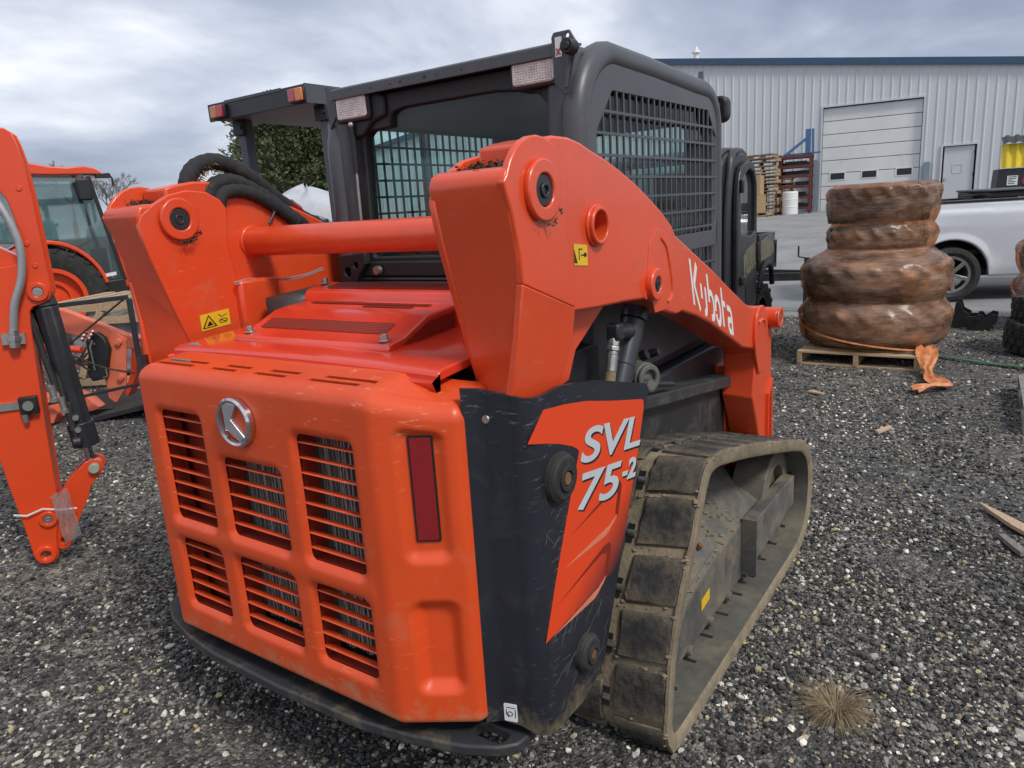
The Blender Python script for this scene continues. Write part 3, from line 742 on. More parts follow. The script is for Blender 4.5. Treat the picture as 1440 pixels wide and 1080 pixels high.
conifer(-24.2, 19.2, 5.6, 1.8, 'farther evergreen tree rising behind the nearer evergreens', 3)
def bare_tree(x, y, h, label, seed):
    z0 = float(hground(x, y)); t = thing('bare_tree', (x, y, z0), label, 'tree', 'bare winter trees on the skyline')
    r = random.Random(seed); trunk = MB(); crown = MB()
    trunk.tube([(x, y, z0 - 0.2), (x + 0.1, y, z0 + h * 0.35)], [0.17, 0.12], 7)
    def grow(p, d, L, rad, lv):
        q = p + d * L; crown.tube([p, (p + q) / 2 + Vector((r.uniform(-1, 1), r.uniform(-1, 1), r.uniform(-1, 1))) * L * 0.06, q], [rad, rad * 0.8, rad * 0.6], 4, caps=False)
        if lv == 0: return
        for _ in range(3 if lv > 1 else 4):
            nd_ = (d + Vector((r.uniform(-1, 1), r.uniform(-1, 1), r.uniform(-0.35, 0.45))) * 0.85).normalized(); grow(q if r.random() < 0.6 else p + (q - p) * 0.6, nd_, L * r.uniform(0.6, 0.82), max(0.008, rad * 0.58), lv - 1)
    grow(Vector((x + 0.1, y, z0 + h * 0.33)), Vector((0.05, 0, 1)), h * 0.22, 0.09, 6)
    trunk.obj('trunk', m_bark, t); crown.obj('crown', m_twig, t, smooth=0, recalc=False)
bare_tree(-39.8, 20.6, 4.3, 'bare grey winter tree beside the tractor cab mirror', 5)
bare_tree(-43.0, 20.0, 5.0, 'bare winter tree seen through the tractor cab glass', 6)

# ================================================================== the compact track loader
LD = thing('track_loader', (0, 1.2, 0), 'large orange and black compact track loader standing on gravel, rear grille towards us', 'track loader')
# ---- tailgate: a moulded sheet with a bent wing each side; u runs along the plan line, v up the rear and over the top
def plan(u):                                   # plan position and outward normal
    a = abs(u); sg = 1 if u >= 0 else -1
    th = R(31); r = 0.05; L0 = 0.46 - r * math.tan(th / 2)
    if a <= L0: x, y, ang = a, 0.0, 0.0
    elif a <= L0 + r * th:
        ph = (a - L0) / r; x, y, ang = L0 + r * math.sin(ph), r * (1 - math.cos(ph)), ph
    else:
        d = a - L0 - r * th; x, y, ang = L0 + r * math.sin(th) + d * math.cos(th), r * (1 - math.cos(th)) + d * math.sin(th), th
    return sg * x, y, (sg * math.sin(ang), -math.cos(ang))
ZB, ZT, RT = 0.362, 1.195, 0.042
VT = ZT - RT - ZB
def prof(v):                                   # inward offset and height, and the profile normal (outward, up)
    if v < 0.02:
        k = 1 - v / 0.02; return 0.016 * k * k, ZB + v * 0.9, (1, -0.5 * k)
    if v <= VT: return 0.0, ZB + v, (1, 0)
    ph = (v - VT) / RT
    if ph <= 1.45: return RT * (1 - math.cos(ph)), ZB + VT + RT * math.sin(ph), (math.cos(ph), math.sin(ph))
    d = v - VT - RT * 1.45
    return RT * (1 - math.cos(1.45)) + d * math.sin(1.45), ZB + VT + RT * math.sin(1.45) + d * math.cos(1.45), (math.cos(1.45), math.sin(1.45))
VMAX = VT + RT * 1.45 + 0.130
UMAX = 0.672
holes = []
for u0, u1, zt, zb in ((-0.388, -0.196, 1.068, 0.738), (-0.118, 0.118, 0.963, 0.738), (0.196, 0.388, 1.068, 0.738)): holes.append((u0, u1, zb - ZB, zt - ZB, 0.016))
for u0, u1 in ((-0.388, -0.196), (-0.118, 0.118), (0.196, 0.388)): holes.append((u0, u1, 0.458 - ZB, 0.673 - ZB, 0.016))
slots = []
for a, b_ in ((-0.43, -0.22), (-0.165, -0.025), (0.022, 0.168), (0.222, 0.428)):
    sk = 0.03
    slots += [(a + sk, b_, VT + RT * 1.45 + 0.030, VT + RT * 1.45 + 0.044, 0.004), (a, b_ - sk, VT + RT * 1.45 + 0.003, VT + RT * 1.45 + 0.017, 0.004)]
def sdf(u, v, h):
    u0, u1, v0, v1, r = h; cx, cy = (u0 + u1) / 2, (v0 + v1) / 2; qx = np.abs(u - cx) - (u1 - u0) / 2 + r; qy = np.abs(v - cy) - (v1 - v0) / 2 + r
    return np.minimum(np.maximum(qx, qy), 0) + np.hypot(np.maximum(qx, 0), np.maximum(qy, 0)) - r
def axis(lo, hi, st, marks):
    ms = sorted(set([lo, hi] + [m for m in marks if lo < m < hi])); o = []
    for a, b_ in zip(ms, ms[1:]):
        k = max(1, int(round((b_ - a) / st))); o += list(np.linspace(a, b_, k + 1)[:-1])
    return np.array(o + [hi])
us = axis(-UMAX, UMAX, 0.0075, [h[0] for h in holes] + [h[1] for h in holes])
vsx = axis(0, VMAX, 0.0065, [h[2] for h in holes + slots] + [h[3] for h in holes + slots] + [0.02, VT])
U, Vv = np.meshgrid(us, vsx)
recs = [((sg * 0.46 + (0.055 if sg > 0 else -0.165)) if True else 0, 0, 0, 0, 0) for sg in ()]
D = np.full(U.shape, 9.0); DS = np.full(U.shape, 9.0)
for h in holes: D = np.minimum(D, sdf(U, Vv, h))
for h in slots: DS = np.minimum(DS, sdf(U, Vv, h))
dep = np.zeros(U.shape)
fil = np.clip(1 - D / 0.022, 0, 1); dep += 0.013 * fil ** 2
# shallow moulded bay round each grille opening and the two pockets in the wings
def pocket(u0, u1, z0, z1, depth, soft, r=0.02):
    d = sdf(U, Vv, (u0, u1, z0 - ZB, z1 - ZB, r)); return depth * (1 - sstep(-soft, soft, d))
for sg in (1, -1):
    a, b_ = 0.46 + 0.040, 0.46 + 0.165
    a, b_ = (a, b_) if sg > 0 else (-b_, -a)
    dep += pocket(a + 0.02, b_ - 0.012, 0.80, 1.118, 0.016, 0.016)
    dep += pocket(a + 0.022, b_ - 0.010, 0.462, 0.682, 0.026, 0.017)
dep += 0.006 * (1 - sstep(0, 0.05, np.abs(Vv - (0.705 - ZB)) )) * (np.abs(U) < 0.42) * -0.6
edge_d = UMAX - np.abs(U); dep += 0.02 * np.clip(1 - edge_d / 0.03, 0, 1) ** 2
def tail_pt(u, v, dp):
    x, y, (nx_, ny_) = plan(u); off, z, (po, pz) = prof(v); L = math.hypot(po, pz); i = off + dp * po / L
    i1 = min(i, 0.040); dz = 0.036 * float(sstep(0.40, 0.64, abs(u))) * min(1, max(0, (v - 0.55) / 0.24)) ** 2; return (x - nx_ * i1, y - ny_ * i1 + (i - i1), z - dp * pz / L - dz)
keep = np.ones((len(vsx) - 1, len(us) - 1), bool)
cu_, cv_ = np.meshgrid((us[:-1] + us[1:]) / 2, (vsx[:-1] + vsx[1:]) / 2)
for h in holes + slots: keep &= sdf(cu_, cv_, h) > 0
UU, VV = U.copy(), Vv.copy()
used = np.zeros(U.shape, int)
for dj in (0, 1):
    for di in (0, 1): used[dj:dj + keep.shape[0], di:di + keep.shape[1]] += keep
bnd = (used > 0) & (used < 4)
for h in holes:
    s0 = sdf(U, Vv, h); k = bnd & (np.abs(s0) < 0.012); e = 1e-5
    gu = (sdf(U + e, Vv, h) - sdf(U - e, Vv, h)) / (2 * e); gv = (sdf(U, Vv + e, h) - sdf(U, Vv - e, h)) / (2 * e)
    UU[k] -= (s0 * gu)[k]; VV[k] -= (s0 * gv)[k]; dep[k] = 0.013
mb = MB(); nu = len(us)
pts = [tail_pt(float(UU[j, i]), float(VV[j, i]), float(dep[j, i])) for j in range(len(vsx)) for i in range(nu)]
fs = [(j * nu + i, j * nu + i + 1, (j + 1) * nu + i + 1, (j + 1) * nu + i) for j in range(len(vsx) - 1) for i in range(nu - 1) if keep[j, i]]
mb.add(pts, fs)
tg = mb.obj('tailgate', m_or_tail, LD, smooth=50, recalc=False)
so = tg.modifiers.new('thickness', 'SOLIDIFY'); so.thickness = 0.009; so.offset = -1; crisp(tg, 55)
# grille slats, each one a bent strip
for (u0, u1, v0, v1, r), n in zip(holes, (8, 5, 8, 5, 5, 5)):
    for k in range(n):
        z = ZB + v0 + (v1 - v0) * (k + 0.75) / (n + 0.35); dpt = 0.013
        mb = MB()
        sec = [(0.0, 0.0), (0.020, -0.004), (0.020, 0.0), (0.002, 0.0028)]
        mb.add([(x, plan(x)[1] + dpt + a, z + b_) for x in (u0 - 0.004, u1 + 0.004) for a, b_ in sec], [(0, 1, 5, 4), (1, 2, 6, 5), (2, 3, 7, 6), (3, 0, 4, 7), (0, 3, 2, 1), (4, 5, 6, 7)])
        mb.obj('slat', m_or_tail, tg, smooth=0)
m_shroud = mat('dirty orange inner plastic darkened for shade', (0.26, 0.022, 0.007), 0.6, dirt=((0.09, 0.05, 0.03), 0.35, 10))  # duct orange darkened to stand for inner shade, dirt patches over it
# moulded sleeve behind each opening
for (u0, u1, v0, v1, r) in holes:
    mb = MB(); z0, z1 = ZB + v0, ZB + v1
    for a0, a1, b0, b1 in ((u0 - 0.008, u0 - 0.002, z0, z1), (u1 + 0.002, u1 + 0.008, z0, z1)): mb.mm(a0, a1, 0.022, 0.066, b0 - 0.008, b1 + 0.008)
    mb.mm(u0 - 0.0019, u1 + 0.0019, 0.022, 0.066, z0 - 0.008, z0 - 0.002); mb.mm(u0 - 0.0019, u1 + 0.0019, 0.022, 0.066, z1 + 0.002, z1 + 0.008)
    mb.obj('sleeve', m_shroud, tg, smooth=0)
# orange inner shroud on the left, radiator core and its dark frame behind the grille
mb = MB(); mb.mm(-0.255, 0.43, 0.088, 0.17, 0.44, 1.10)
mb.obj('radiator_core', m_radi, LD, smooth=0)
m_finn = mat('bent radiator fin metal', (0.27, 0.26, 0.235), 0.7, metal=0.0, var=0.30, vscale=26, stretch=(4, 1, 0.6))
mb = MB()
for k in range(66):
    x = -0.245 + 0.67 * k / 65
    if abs(x - 0.05) < 0.008: continue
    w0 = 0.0018 + 0.0010 * math.sin(k * 1.7); pts = []
    for j in range(9):
        z = 0.46 + 0.62 * j / 8; pts.append((x + 0.003 * math.sin(j * 1.3 + k * 2.1), 0.078 - 0.004 * math.sin(k), z))
    for p_, q_ in zip(pts, pts[1:]): mb.add([(p_[0] - w0, p_[1], p_[2]), (p_[0] + w0, p_[1], p_[2]), (q_[0] + w0, q_[1], q_[2]), (q_[0] - w0, q_[1], q_[2]), (p_[0], 0.087, p_[2]), (q_[0], 0.087, q_[2])], [(0, 1, 2, 3), (1, 4, 5, 2), (0, 3, 5, 4)])
fo = mb.obj('radiator_fin', m_finn, LD, smooth=0); fo['kind'] = 'stuff'
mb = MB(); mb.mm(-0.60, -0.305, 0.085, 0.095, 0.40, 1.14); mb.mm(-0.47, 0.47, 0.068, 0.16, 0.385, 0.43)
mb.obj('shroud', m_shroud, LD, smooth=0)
mb = MB(); mb.mm(-0.304, -0.256, 0.075, 0.17, 0.42, 1.12); mb.mm(0.43, 0.55, 0.13, 0.18, 0.42, 1.12); mb.mm(-0.56, 0.60, 0.171, 0.18, 0.40, 1.15); mb.mm(-0.255, 0.43, 0.07, 0.086, 0.431, 0.455); mb.mm(0.042, 0.056, 0.07, 0.086, 0.456, 1.1)
mb.obj('radiator_frame', m_dark, LD, smooth=0)
# round chrome emblem
EC = (-0.012, 1.077)
mb = MB(); yb = -0.014
P = []; n = 40
for k in range(n):
    a = 2 * math.pi * k / n; P.append([(EC[0] + r * math.cos(a), yb + d, EC[1] + r * 0.93 * math.sin(a)) for r, d in ((0.071, 0.012), (0.070, 0.000), (0.064, -0.005), (0.057, -0.003), (0.054, 0.012))])
vs_ = [q for l in P for q in l]
mb.add(vs_, [(5 * k + j, 5 * ((k + 1) % n) + j, 5 * ((k + 1) % n) + j + 1, 5 * k + j + 1) for k in range(n) for j in range(4)])
em = mb.obj('emblem', m_chrome, tg, smooth=40)
mb = MB()
mb.prism([(EC[0] + a, EC[1] + b_ * 0.95) for a, b_ in [(-0.036, 0.044), (-0.012, 0.055), (0.022, 0.052), (-0.008, 0.008), (0.042, -0.036), (0.020, -0.053), (-0.012, -0.030), (-0.034, -0.022)]], XZ, yb - 0.003, 0.004)
mb.obj('emblem_letter', mat('brushed silver badge', (0.58, 0.58, 0.60), 0.34, metal=0.75, var=0.15, vscale=30), em, bevel=0.002, smooth=20)
mb = MB(); mb.prism([(EC[0] + 0.052 * math.cos(2 * math.pi * k / 32), EC[1] + 0.049 * math.sin(2 * math.pi * k / 32)) for k in range(32)], XZ, -0.006, 0.004)
mb.obj('emblem_backing', m_or_tail, em)
# reflectors
for sg in (1, -1):
    th = R(31); ex = Vector((math.cos(th) * sg, math.sin(th), 0)); nn = Vector((math.sin(th) * sg, -math.cos(th), 0)); b0 = Vector((0.46 * sg, 0, 0))
    fn = lambda a, b_, w: tuple(b0 + ex * a + nn * (w - 0.0165) + Vector((0, 0, b_)))
    mb = MB(); mb.prism(rrect(0.079, 0.136, 0.838, 1.090, 0.004, 3), fn, 0.0, 0.0045); rf = mb.obj('reflector', m_ink, tg, smooth=0)
    mb = MB(); mb.prism(rrect(0.0835, 0.1315, 0.8425, 1.0855, 0.003, 3), fn, 0.004, 0.0065); mb.obj('reflector_lens', m_red, rf, smooth=0)
# ---- bumper plate
bp_ = [(-0.736, 0.30), (-0.736, 0.13), (-0.70, 0.085), (-0.614, 0.045), (-0.46, 0.008), (-0.31, -0.010), (0, -0.016), (0.31, -0.002), (0.46, 0.024), (0.60, 0.062), (0.675, 0.100), (0.708, 0.132), (0.714, 0.170), (0.70, 0.30)]
mb = MB(); mb.prism(bp_, XY, 0.292, 0.322, holes=[rrect(0.585, 0.672, 0.112, 0.158, 0.021, 4)])
mb.obj('bumper_plate', mat('worn black bumper steel', (0.030, 0.031, 0.034), 0.5, var=0.25, bump=0.1, bscale=50, dirt=((0.26, 0.19, 0.10), 0.30, 9)), LD, bevel=0.006)
# ---- hood
mb = MB()
prf = [(0.146, 1.160), (0.146, 1.203), (0.152, 1.212), (0.17, 1.217), (0.40, 1.232), (0.86, 1.272), (0.86, 1.25), (0.13, 1.19)]
nx_ = 14; vs_ = []
for i in range(nx_ + 1):
    x = -0.505 + 1.05 * i / nx_; crown = 0.012 * (1 - (x / 0.58) ** 2)
    for (y, z) in prf: vs_.append((x, y, z + crown * (1 if z > 1.16 else 0)))
k = len(prf); fs = [(i * k + j, i * k + (j + 1) % k, (i + 1) * k + (j + 1) % k, (i + 1) * k + j) for i in range(nx_) for j in range(k)] + [tuple(range(k)), tuple(nx_ * k + j for j in reversed(range(k)))]
mb.add(vs_, fs); mb.obj('hood', m_or_hood, LD, bevel=0.004, smooth=30)
def hoodz(y): return float(np.interp(y, [0.13, 0.40, 0.86], [1.225, 1.243, 1.28]))
m_perf = mat('perforated orange steel', (0.40, 0.035, 0.012), 0.5, var=0.1)
m_hole = mat('dark perforation', (0.05, 0.008, 0.006), 0.9)
# raised hump: sheet with sloped sections
hx0, hx1 = -0.325, 0.31
hp = [(0.235, hoodz(0.235) - 0.004), (0.235, 1.236), (0.246, 1.246), (0.30, 1.256), (0.395, 1.298), (0.45, 1.305), (0.515, 1.310), (0.52, 1.332), (0.53, 1.345), (0.615, 1.362), (0.62, 1.20), (0.40, 1.21)]
mb = MB()
vs_ = [(x, y, z) for x in (hx0, hx1) for y, z in hp]; k = len(hp)
mb.add(vs_, [(j, (j + 1) % k, k + (j + 1) % k, k + j) for j in range(k)] + [tuple(range(k)), tuple(k + j for j in reversed(range(k)))])
hm = mb.obj('hood_scoop', m_or_hood, LD, bevel=0.005, smooth=30)
mb = MB(); mb.mm(hx0 - 0.012, hx1 + 0.012, 0.227, 0.625, 1.222, 1.230)
def perf(name, o, eu, ev, nu_, nv_, pu, pv, r, parent):
    """sheet of round perforations: raised rims with a dark hole, joined"""
    o, eu, ev = Vector(o), Vector(eu).normalized(), Vector(ev).normalized(); n_ = eu.cross(ev).normalized(); m1 = MB(); m2 = MB()
    w, h = pu * nu_, pv * nv_
    m1.add([o - n_ * -0.0008, o + eu * w + n_ * 0.0008, o + eu * w + ev * h + n_ * 0.0008, o + ev * h + n_ * 0.0008], [(0, 1, 2, 3)])
    a = m1.obj(name, m_perf, parent, smooth=0, recalc=False)
    for i in range(nu_):
        for j in range(nv_):
            c = o + eu * (pu * (i + 0.5 + (0.25 if j % 2 else -0.25))) + ev * (pv * (j + 0.5)) + n_ * 0.0016
            m2.add([c + eu * r * math.cos(t * math.pi / 3) + ev * r * math.sin(t * math.pi / 3) for t in range(6)], [tuple(range(6))])
    b_ = m2.obj('perforation', m_hole, a, smooth=0, recalc=False); b_['kind'] = 'stuff'
def on(y): return float(np.interp(y, [q[0] for q in hp[1:10]], [q[1] for q in hp[1:10]]))
def strip(y0, y1, x0, x1):
    e = Vector((0, y1 - y0, on(y1) - on(y0))); L = e.length; p = 0.0075
    perf('mesh_panel', (x0, y0, on(y0) + 0.001), (1, 0, 0), e, int((x1 - x0) / p), max(2, int(L / p)), p, p, 0.0026, hm)
strip(0.306, 0.358, -0.285, 0.235); strip(0.545, 0.605, -0.245, 0.30); strip(0.455, 0.478, 0.0, 0.20); strip(0.485, 0.508, -0.26, 0.24)
# side mesh of the scoop
mb = MB(); sp_ = [(0.30, 1.240), (0.30, 1.247), (0.395, 1.286), (0.51, 1.298), (0.51, 1.252)]
mb.prism(sp_, YZ, hx1, hx1 + 0.002); sm_ = mb.obj('side_mesh', m_perf, hm, smooth=0)
m2 = MB()
for i in range(40):
    for j in range(10):
        y = 0.255 + i * 0.0065 + (0.0032 if j % 2 else 0); z = 1.240 + j * 0.0058; zt = float(np.interp(y, [0.26, 0.30, 0.395, 0.51], [1.238, 1.247, 1.286, 1.298])) - 0.004
        if z < zt and z > 1.238 and y < 0.505: m2.add([(hx1 + 0.0032, y + 0.0022 * math.cos(t * math.pi / 3), z + 0.0022 * math.sin(t * math.pi / 3)) for t in range(6)], [tuple(range(6))])
q = m2.obj('perforation', m_hole, sm_, smooth=0, recalc=False); q['kind'] = 'stuff'
for x, y in ((-0.285, 0.268), (0.270, 0.268), (-0.30, 0.592), (0.28, 0.592)):
    mb = MB(); z = on(y); mb.cyl((x, y, z), (x, y, z + 0.004), 0.017, 0.017, 18); mb.cyl((x, y, z + 0.004), (x, y, z + 0.019), 0.0105, 0.0105, 6); mb.obj('bolt', m_zinc, hm, bevel=0.001)
mb = MB(); mb.mm(-0.45, 0.45, 0.032, 0.092, 1.155, 1.172); mb.obj('slot_shade_plate', m_dark, LD, smooth=0)  # added dark plate standing in for the shade inside the top slots
# printed labels on the hood rear
for (x0, x1, y0, y1, z, c) in ((-0.46, -0.395, 0.165, 0.205, 1.2225, m_silver), (-0.405, -0.315, 0.075, 0.094, 1.1995, m_silver)):
    mb = MB(); mb.mm(x0, x1, y0, y1, z - 0.004, z + 0.001); mb.obj('data_plate', mat('printed grey data plate', (0.24, 0.22, 0.19), 0.4, var=0.8, vscale=160), LD, smooth=0)
# ---- exhaust shield and small orange housing beside the left arm
mb = MB(); pth = arc(0, 0, 0.052, -40, 215, 14); a0 = Vector((-0.475, 0.495, 1.272)); d0 = Vector((0.72, 0.66, 0.20)).normalized()
sx = d0.cross(Vector((0, 0, 1))).normalized(); sz = sx.cross(d0)
vs_ = [tuple(a0 + d0 * t + (sx * p + sz * q_) * (1 - 0.15 * t / 0.2)) for t in (0, 0.20) for p, q_ in pth]; k = len(pth)
mb.add(vs_, [(i, i + 1, k + i + 1, k + i) for i in range(k - 1)])
ex = mb.obj('exhaust_shield', mat('dark grey heat shield', (0.075, 0.072, 0.070), 0.45, metal=0.4, var=0.2), LD); so = ex.modifiers.new('thickness', 'SOLIDIFY'); so.thickness = 0.004
mb = MB(); mb.ring(a0 + d0 * 0.02, a0 + d0 * 0.18, 0.036, 0.030); mb.obj('exhaust_pipe', m_rust, LD)
mb = MB(); mb.mm(-0.62, -0.535, 0.43, 0.59, 1.19, 1.385); mb.obj('side_housing', m_or, LD, bevel=0.012)
# ---- side panels (right and mirrored left)
pp = [(0.628, 0.118), (0.655, 0.146)]
pp += [(0.700, 0.158), (0.722, 0.164)] + [(0.722 + 0.043 * math.sin(R(a)), 0.207 - 0.043 * math.cos(R(a))) for a in range(10, 91, 16)] + [(0.765, 0.24), (0.765, 0.30), (0.765, 0.36), (0.765, 0.42), (0.765, 0.48), (0.765, 0.54), (0.765, 0.60), (0.765, 0.66), (0.765, 0.72), (0.765, 0.785)]
Lp = [0]
for a, b_ in zip(pp, pp[1:]): Lp.append(Lp[-1] + math.hypot(a[0] - b_[0], a[1] - b_[1]))
def panel_top(x, y):
    if y < 0.24: return float(np.interp(x + y, [0.746, 0.80, 0.93, 1.0], [1.19, 1.185, 1.166, 1.16]))
    return float(np.interp(y, [0.24, 0.31, 0.46, 0.50, 0.72, 0.77, 0.785], [1.160, 1.164, 1.142, 1.134, 1.076, 1.064, 1.048]))
def panel_bot(x, y):
    if y < 0.2: return float(np.interp(x, [0.62, 0.70, 0.74, 0.765], [0.360, 0.352, 0.335, 0.328]))
    return float(np.interp(y, [0.2, 0.345, 0.40, 0.468, 0.54, 0.62, 0.70, 0.74, 0.77, 0.785], [0.322, 0.318, 0.333, 0.365, 0.52, 0.69, 0.87, 0.965, 1.02, 1.045]))
for sg in (1, -1):
    mb = MB(); nr = 16; vs_ = []
    P2 = []
    for (a, b_), l0, l1 in zip(zip(pp, pp[1:]), Lp, Lp[1:]):
        for j in range(3): P2.append((a[0] + (b_[0] - a[0]) * j / 3, a[1] + (b_[1] - a[1]) * j / 3))
    P2.append(pp[-1])
    for x, y in P2:
        zt, zb = panel_top(x, y), panel_bot(x, y)
        for j in range(nr + 1): vs_.append((sg * x, y, zb + (zt - zb) * j / nr))
    k = nr + 1
    mb.add(vs_, [(i * k + j, (i + 1) * k + j, (i + 1) * k + j + 1, i * k + j + 1) for i in range(len(P2) - 1) for j in range(nr)])
    sp1 = mb.obj('side_panel', m_panel, LD, smooth=40)
    so = sp1.modifiers.new('thickness', 'SOLIDIFY'); so.thickness = 0.012; so.offset = -1 if sg > 0 else 1; crisp(sp1, 40)
    if sg > 0: SP = sp1
sr_ = random.Random(21); mb = MB()
for k in range(95):
    if k < 60: y0, z0 = sr_.gauss(0.235, 0.03), sr_.uniform(0.42, 0.95); L = sr_.uniform(0.01, 0.05); a0 = sr_.gauss(0.1, 0.5)
    else: y0, z0 = sr_.uniform(0.25, 0.50), sr_.uniform(0.36, 0.62); L = sr_.uniform(0.03, 0.13); a0 = sr_.gauss(0.9, 0.5)
    cv = sr_.uniform(-5, 5); P = [(y0, z0)]
    for j in range(6): y0 += L / 6 * math.cos(a0); z0 += L / 6 * math.sin(a0); a0 += cv * L / 6; P.append((y0, z0))
    if all(0.21 < y < 0.60 and panel_bot(0.765, y) + 0.02 < z < 1.0 for y, z in P): ribbon(mb, P, sr_.uniform(0.0004, 0.0010), YZ, 0.7651, 0.7653)
sc_ = mb.obj('scratch_mark', mat('pale scuff', (0.16, 0.17, 0.18), 0.6), SP, smooth=0, recalc=False); sc_['kind'] = 'stuff'
# decal on the right panel
xd = 0.7656
dec = [(0.162, 1.070), (0.231, 1.128), (0.32, 1.118), (0.423, 1.100), (0.56, 1.066), (0.738, 1.026), (0.747, 1.018), (0.747, 1.000), (0.70, 0.875), (0.614, 0.690), (0.553, 0.590), (0.50, 0.60), (0.189, 0.577), (0.250, 0.72), (0.330, 0.89), (0.378, 0.985), (0.372, 0.994), (0.345, 1.010), (0.29, 1.032), (0.24, 1.048)]
def decal_mat():
    m = bpy.data.materials.new('orange fading print'); m.use_nodes = True; t = m.node_tree; nd = t.nodes; lk = t.links; b = nd['Principled BSDF']; b.inputs['Roughness'].default_value = 0.35
    c = nd.new('ShaderNodeTexCoord'); sp = nd.new('ShaderNodeSeparateXYZ'); lk.new(c.outputs['Object'], sp.inputs[0])
    a = nd.new('ShaderNodeMath'); a.operation = 'MULTIPLY'; a.inputs[1].default_value = 0.60; lk.new(sp.outputs[1], a.inputs[0])
    s = nd.new('ShaderNodeMath'); s.operation = 'SUBTRACT'; lk.new(sp.outputs[2], s.inputs[0]); lk.new(a.outputs[0], s.inputs[1])
    n = nd.new('ShaderNodeTexNoise'); n.inputs['Scale'].default_value = 400; lk.new(c.outputs['Object'], n.inputs['Vector'])
    r = nd.new('ShaderNodeMapRange'); r.inputs[1].default_value = 0.27; r.inputs[2].default_value = 0.44; lk.new(s.outputs[0], r.inputs[0])
    mi = nd.new('ShaderNodeMix'); mi.data_type = 'RGBA'; mi.inputs[6].default_value = (0.018, 0.018, 0.026, 1); mi.inputs[7].default_value = (0.74, 0.060, 0.012, 1); lk.new(r.outputs[0], mi.inputs[0]); lk.new(mi.outputs[2], b.inputs['Base Color'])
    return m
mb = MB(); mb.prism(dec, YZ, xd, xd + 0.0008); dc = mb.obj('decal', decal_mat(), SP, smooth=0)
m_decdark = mat('dark red print', (0.21, 0.018, 0.008), 0.4); m_decpale = mat('pale orange print', (0.66, 0.20, 0.12), 0.4)
def dpoly(name, pts, m, h): mb = MB(); mb.prism(pts, YZ, xd + 0.0008, xd + h); mb.obj(name, m, dc, smooth=0)
for dy, dz, k in ((0, 0, 1), (-0.072, -0.145, 1)):
    dpoly('decal_stroke', [(0.325 + dy, 0.792 + dz), (0.56 + dy, 0.838 + dz), (0.592 + dy, 0.836 + dz), (0.598 + dy, 0.82 + dz), (0.570 + dy, 0.745 + dz), (0.555 + dy, 0.76 + dz), (0.573 + dy, 0.81 + dz), (0.545 + dy, 0.822 + dz)], m_decdark, 0.0013)
    dpoly('decal_stroke', [(0.295 + dy, 0.722 + dz), (0.52 + dy, 0.738 + dz), (0.565 + dy, 0.752 + dz), (0.548 + dy, 0.738 + dz), (0.50 + dy, 0.718 + dz)], m_decpale, 0.0014)
# model lettering on the decal
exv = Vector((0, 0.968, -0.155)); eyv = Vector((0, 0.02, 1.0))
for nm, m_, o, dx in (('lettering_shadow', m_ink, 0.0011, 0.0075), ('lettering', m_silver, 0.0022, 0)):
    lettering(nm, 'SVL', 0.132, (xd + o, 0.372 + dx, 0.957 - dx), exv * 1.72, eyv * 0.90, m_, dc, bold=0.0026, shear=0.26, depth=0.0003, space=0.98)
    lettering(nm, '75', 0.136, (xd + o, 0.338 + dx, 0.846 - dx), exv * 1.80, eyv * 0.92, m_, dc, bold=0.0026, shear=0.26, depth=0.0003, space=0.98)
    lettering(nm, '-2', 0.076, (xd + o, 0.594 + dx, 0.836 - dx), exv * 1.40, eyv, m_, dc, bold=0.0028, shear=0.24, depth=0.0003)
# rubber bump stops
for y, z, r in ((0.277, 0.957, 0.060), (0.364, 0.455, 0.050)):
    mb = MB(); mb.cyl((0.764, y, z), (0.782, y, z), r, r * 0.96, 32); mb.cyl((0.782, y, z), (0.790, y, z), r * 0.93, r * 0.80, 32); mb.ring((0.788, y, z), (0.796, y, z), r * 0.52, r * 0.30)
    pk = mb.obj('bump_stop', m_rubber, SP, bevel=0.002)
    mb = MB(); mb.cyl((0.789, y, z), (0.794, y, z), r * 0.26, r * 0.24, 12); mb.obj('bolt', m_rust, pk)
# sticker
mb = MB(); mb.prism(rrect(0.662, 0.694, 0.360, 0.408, 0.003, 3), lambda a, b_, w: (a, 0.146 + (a - 0.655) * 0.267 - w, b_), 0.0005, 0.002); st_ = mb.obj('sticker', m_white, SP, smooth=0)
mb = MB(); stw = lambda a, b_, w: (a, 0.146 + (a - 0.655) * 0.267 - w, b_)
ribbon(mb, circle(0.677, 0.381, 0.006, 12) + [(0.683, 0.381)], 0.0018, stw, 0.0021, 0.0026); ribbon(mb, [(0.668, 0.392), (0.668, 0.380), (0.674, 0.372)], 0.0018, stw, 0.0021, 0.0026); ribbon(mb, [(0.668, 0.398), (0.690, 0.398)], 0.0018, stw, 0.0021, 0.0026); ribbon(mb, [(0.690, 0.394), (0.690, 0.372)], 0.0018, stw, 0.0021, 0.0026)
mb.obj('sticker_symbol', m_ink, st_, smooth=0, recalc=False)
mb = MB(); mb.cyl((0.668, 0.150, 1.118), (0.668, 0.147, 1.118), 0.010, 0.009, 12); mb.obj('rivet', m_zinc, SP)
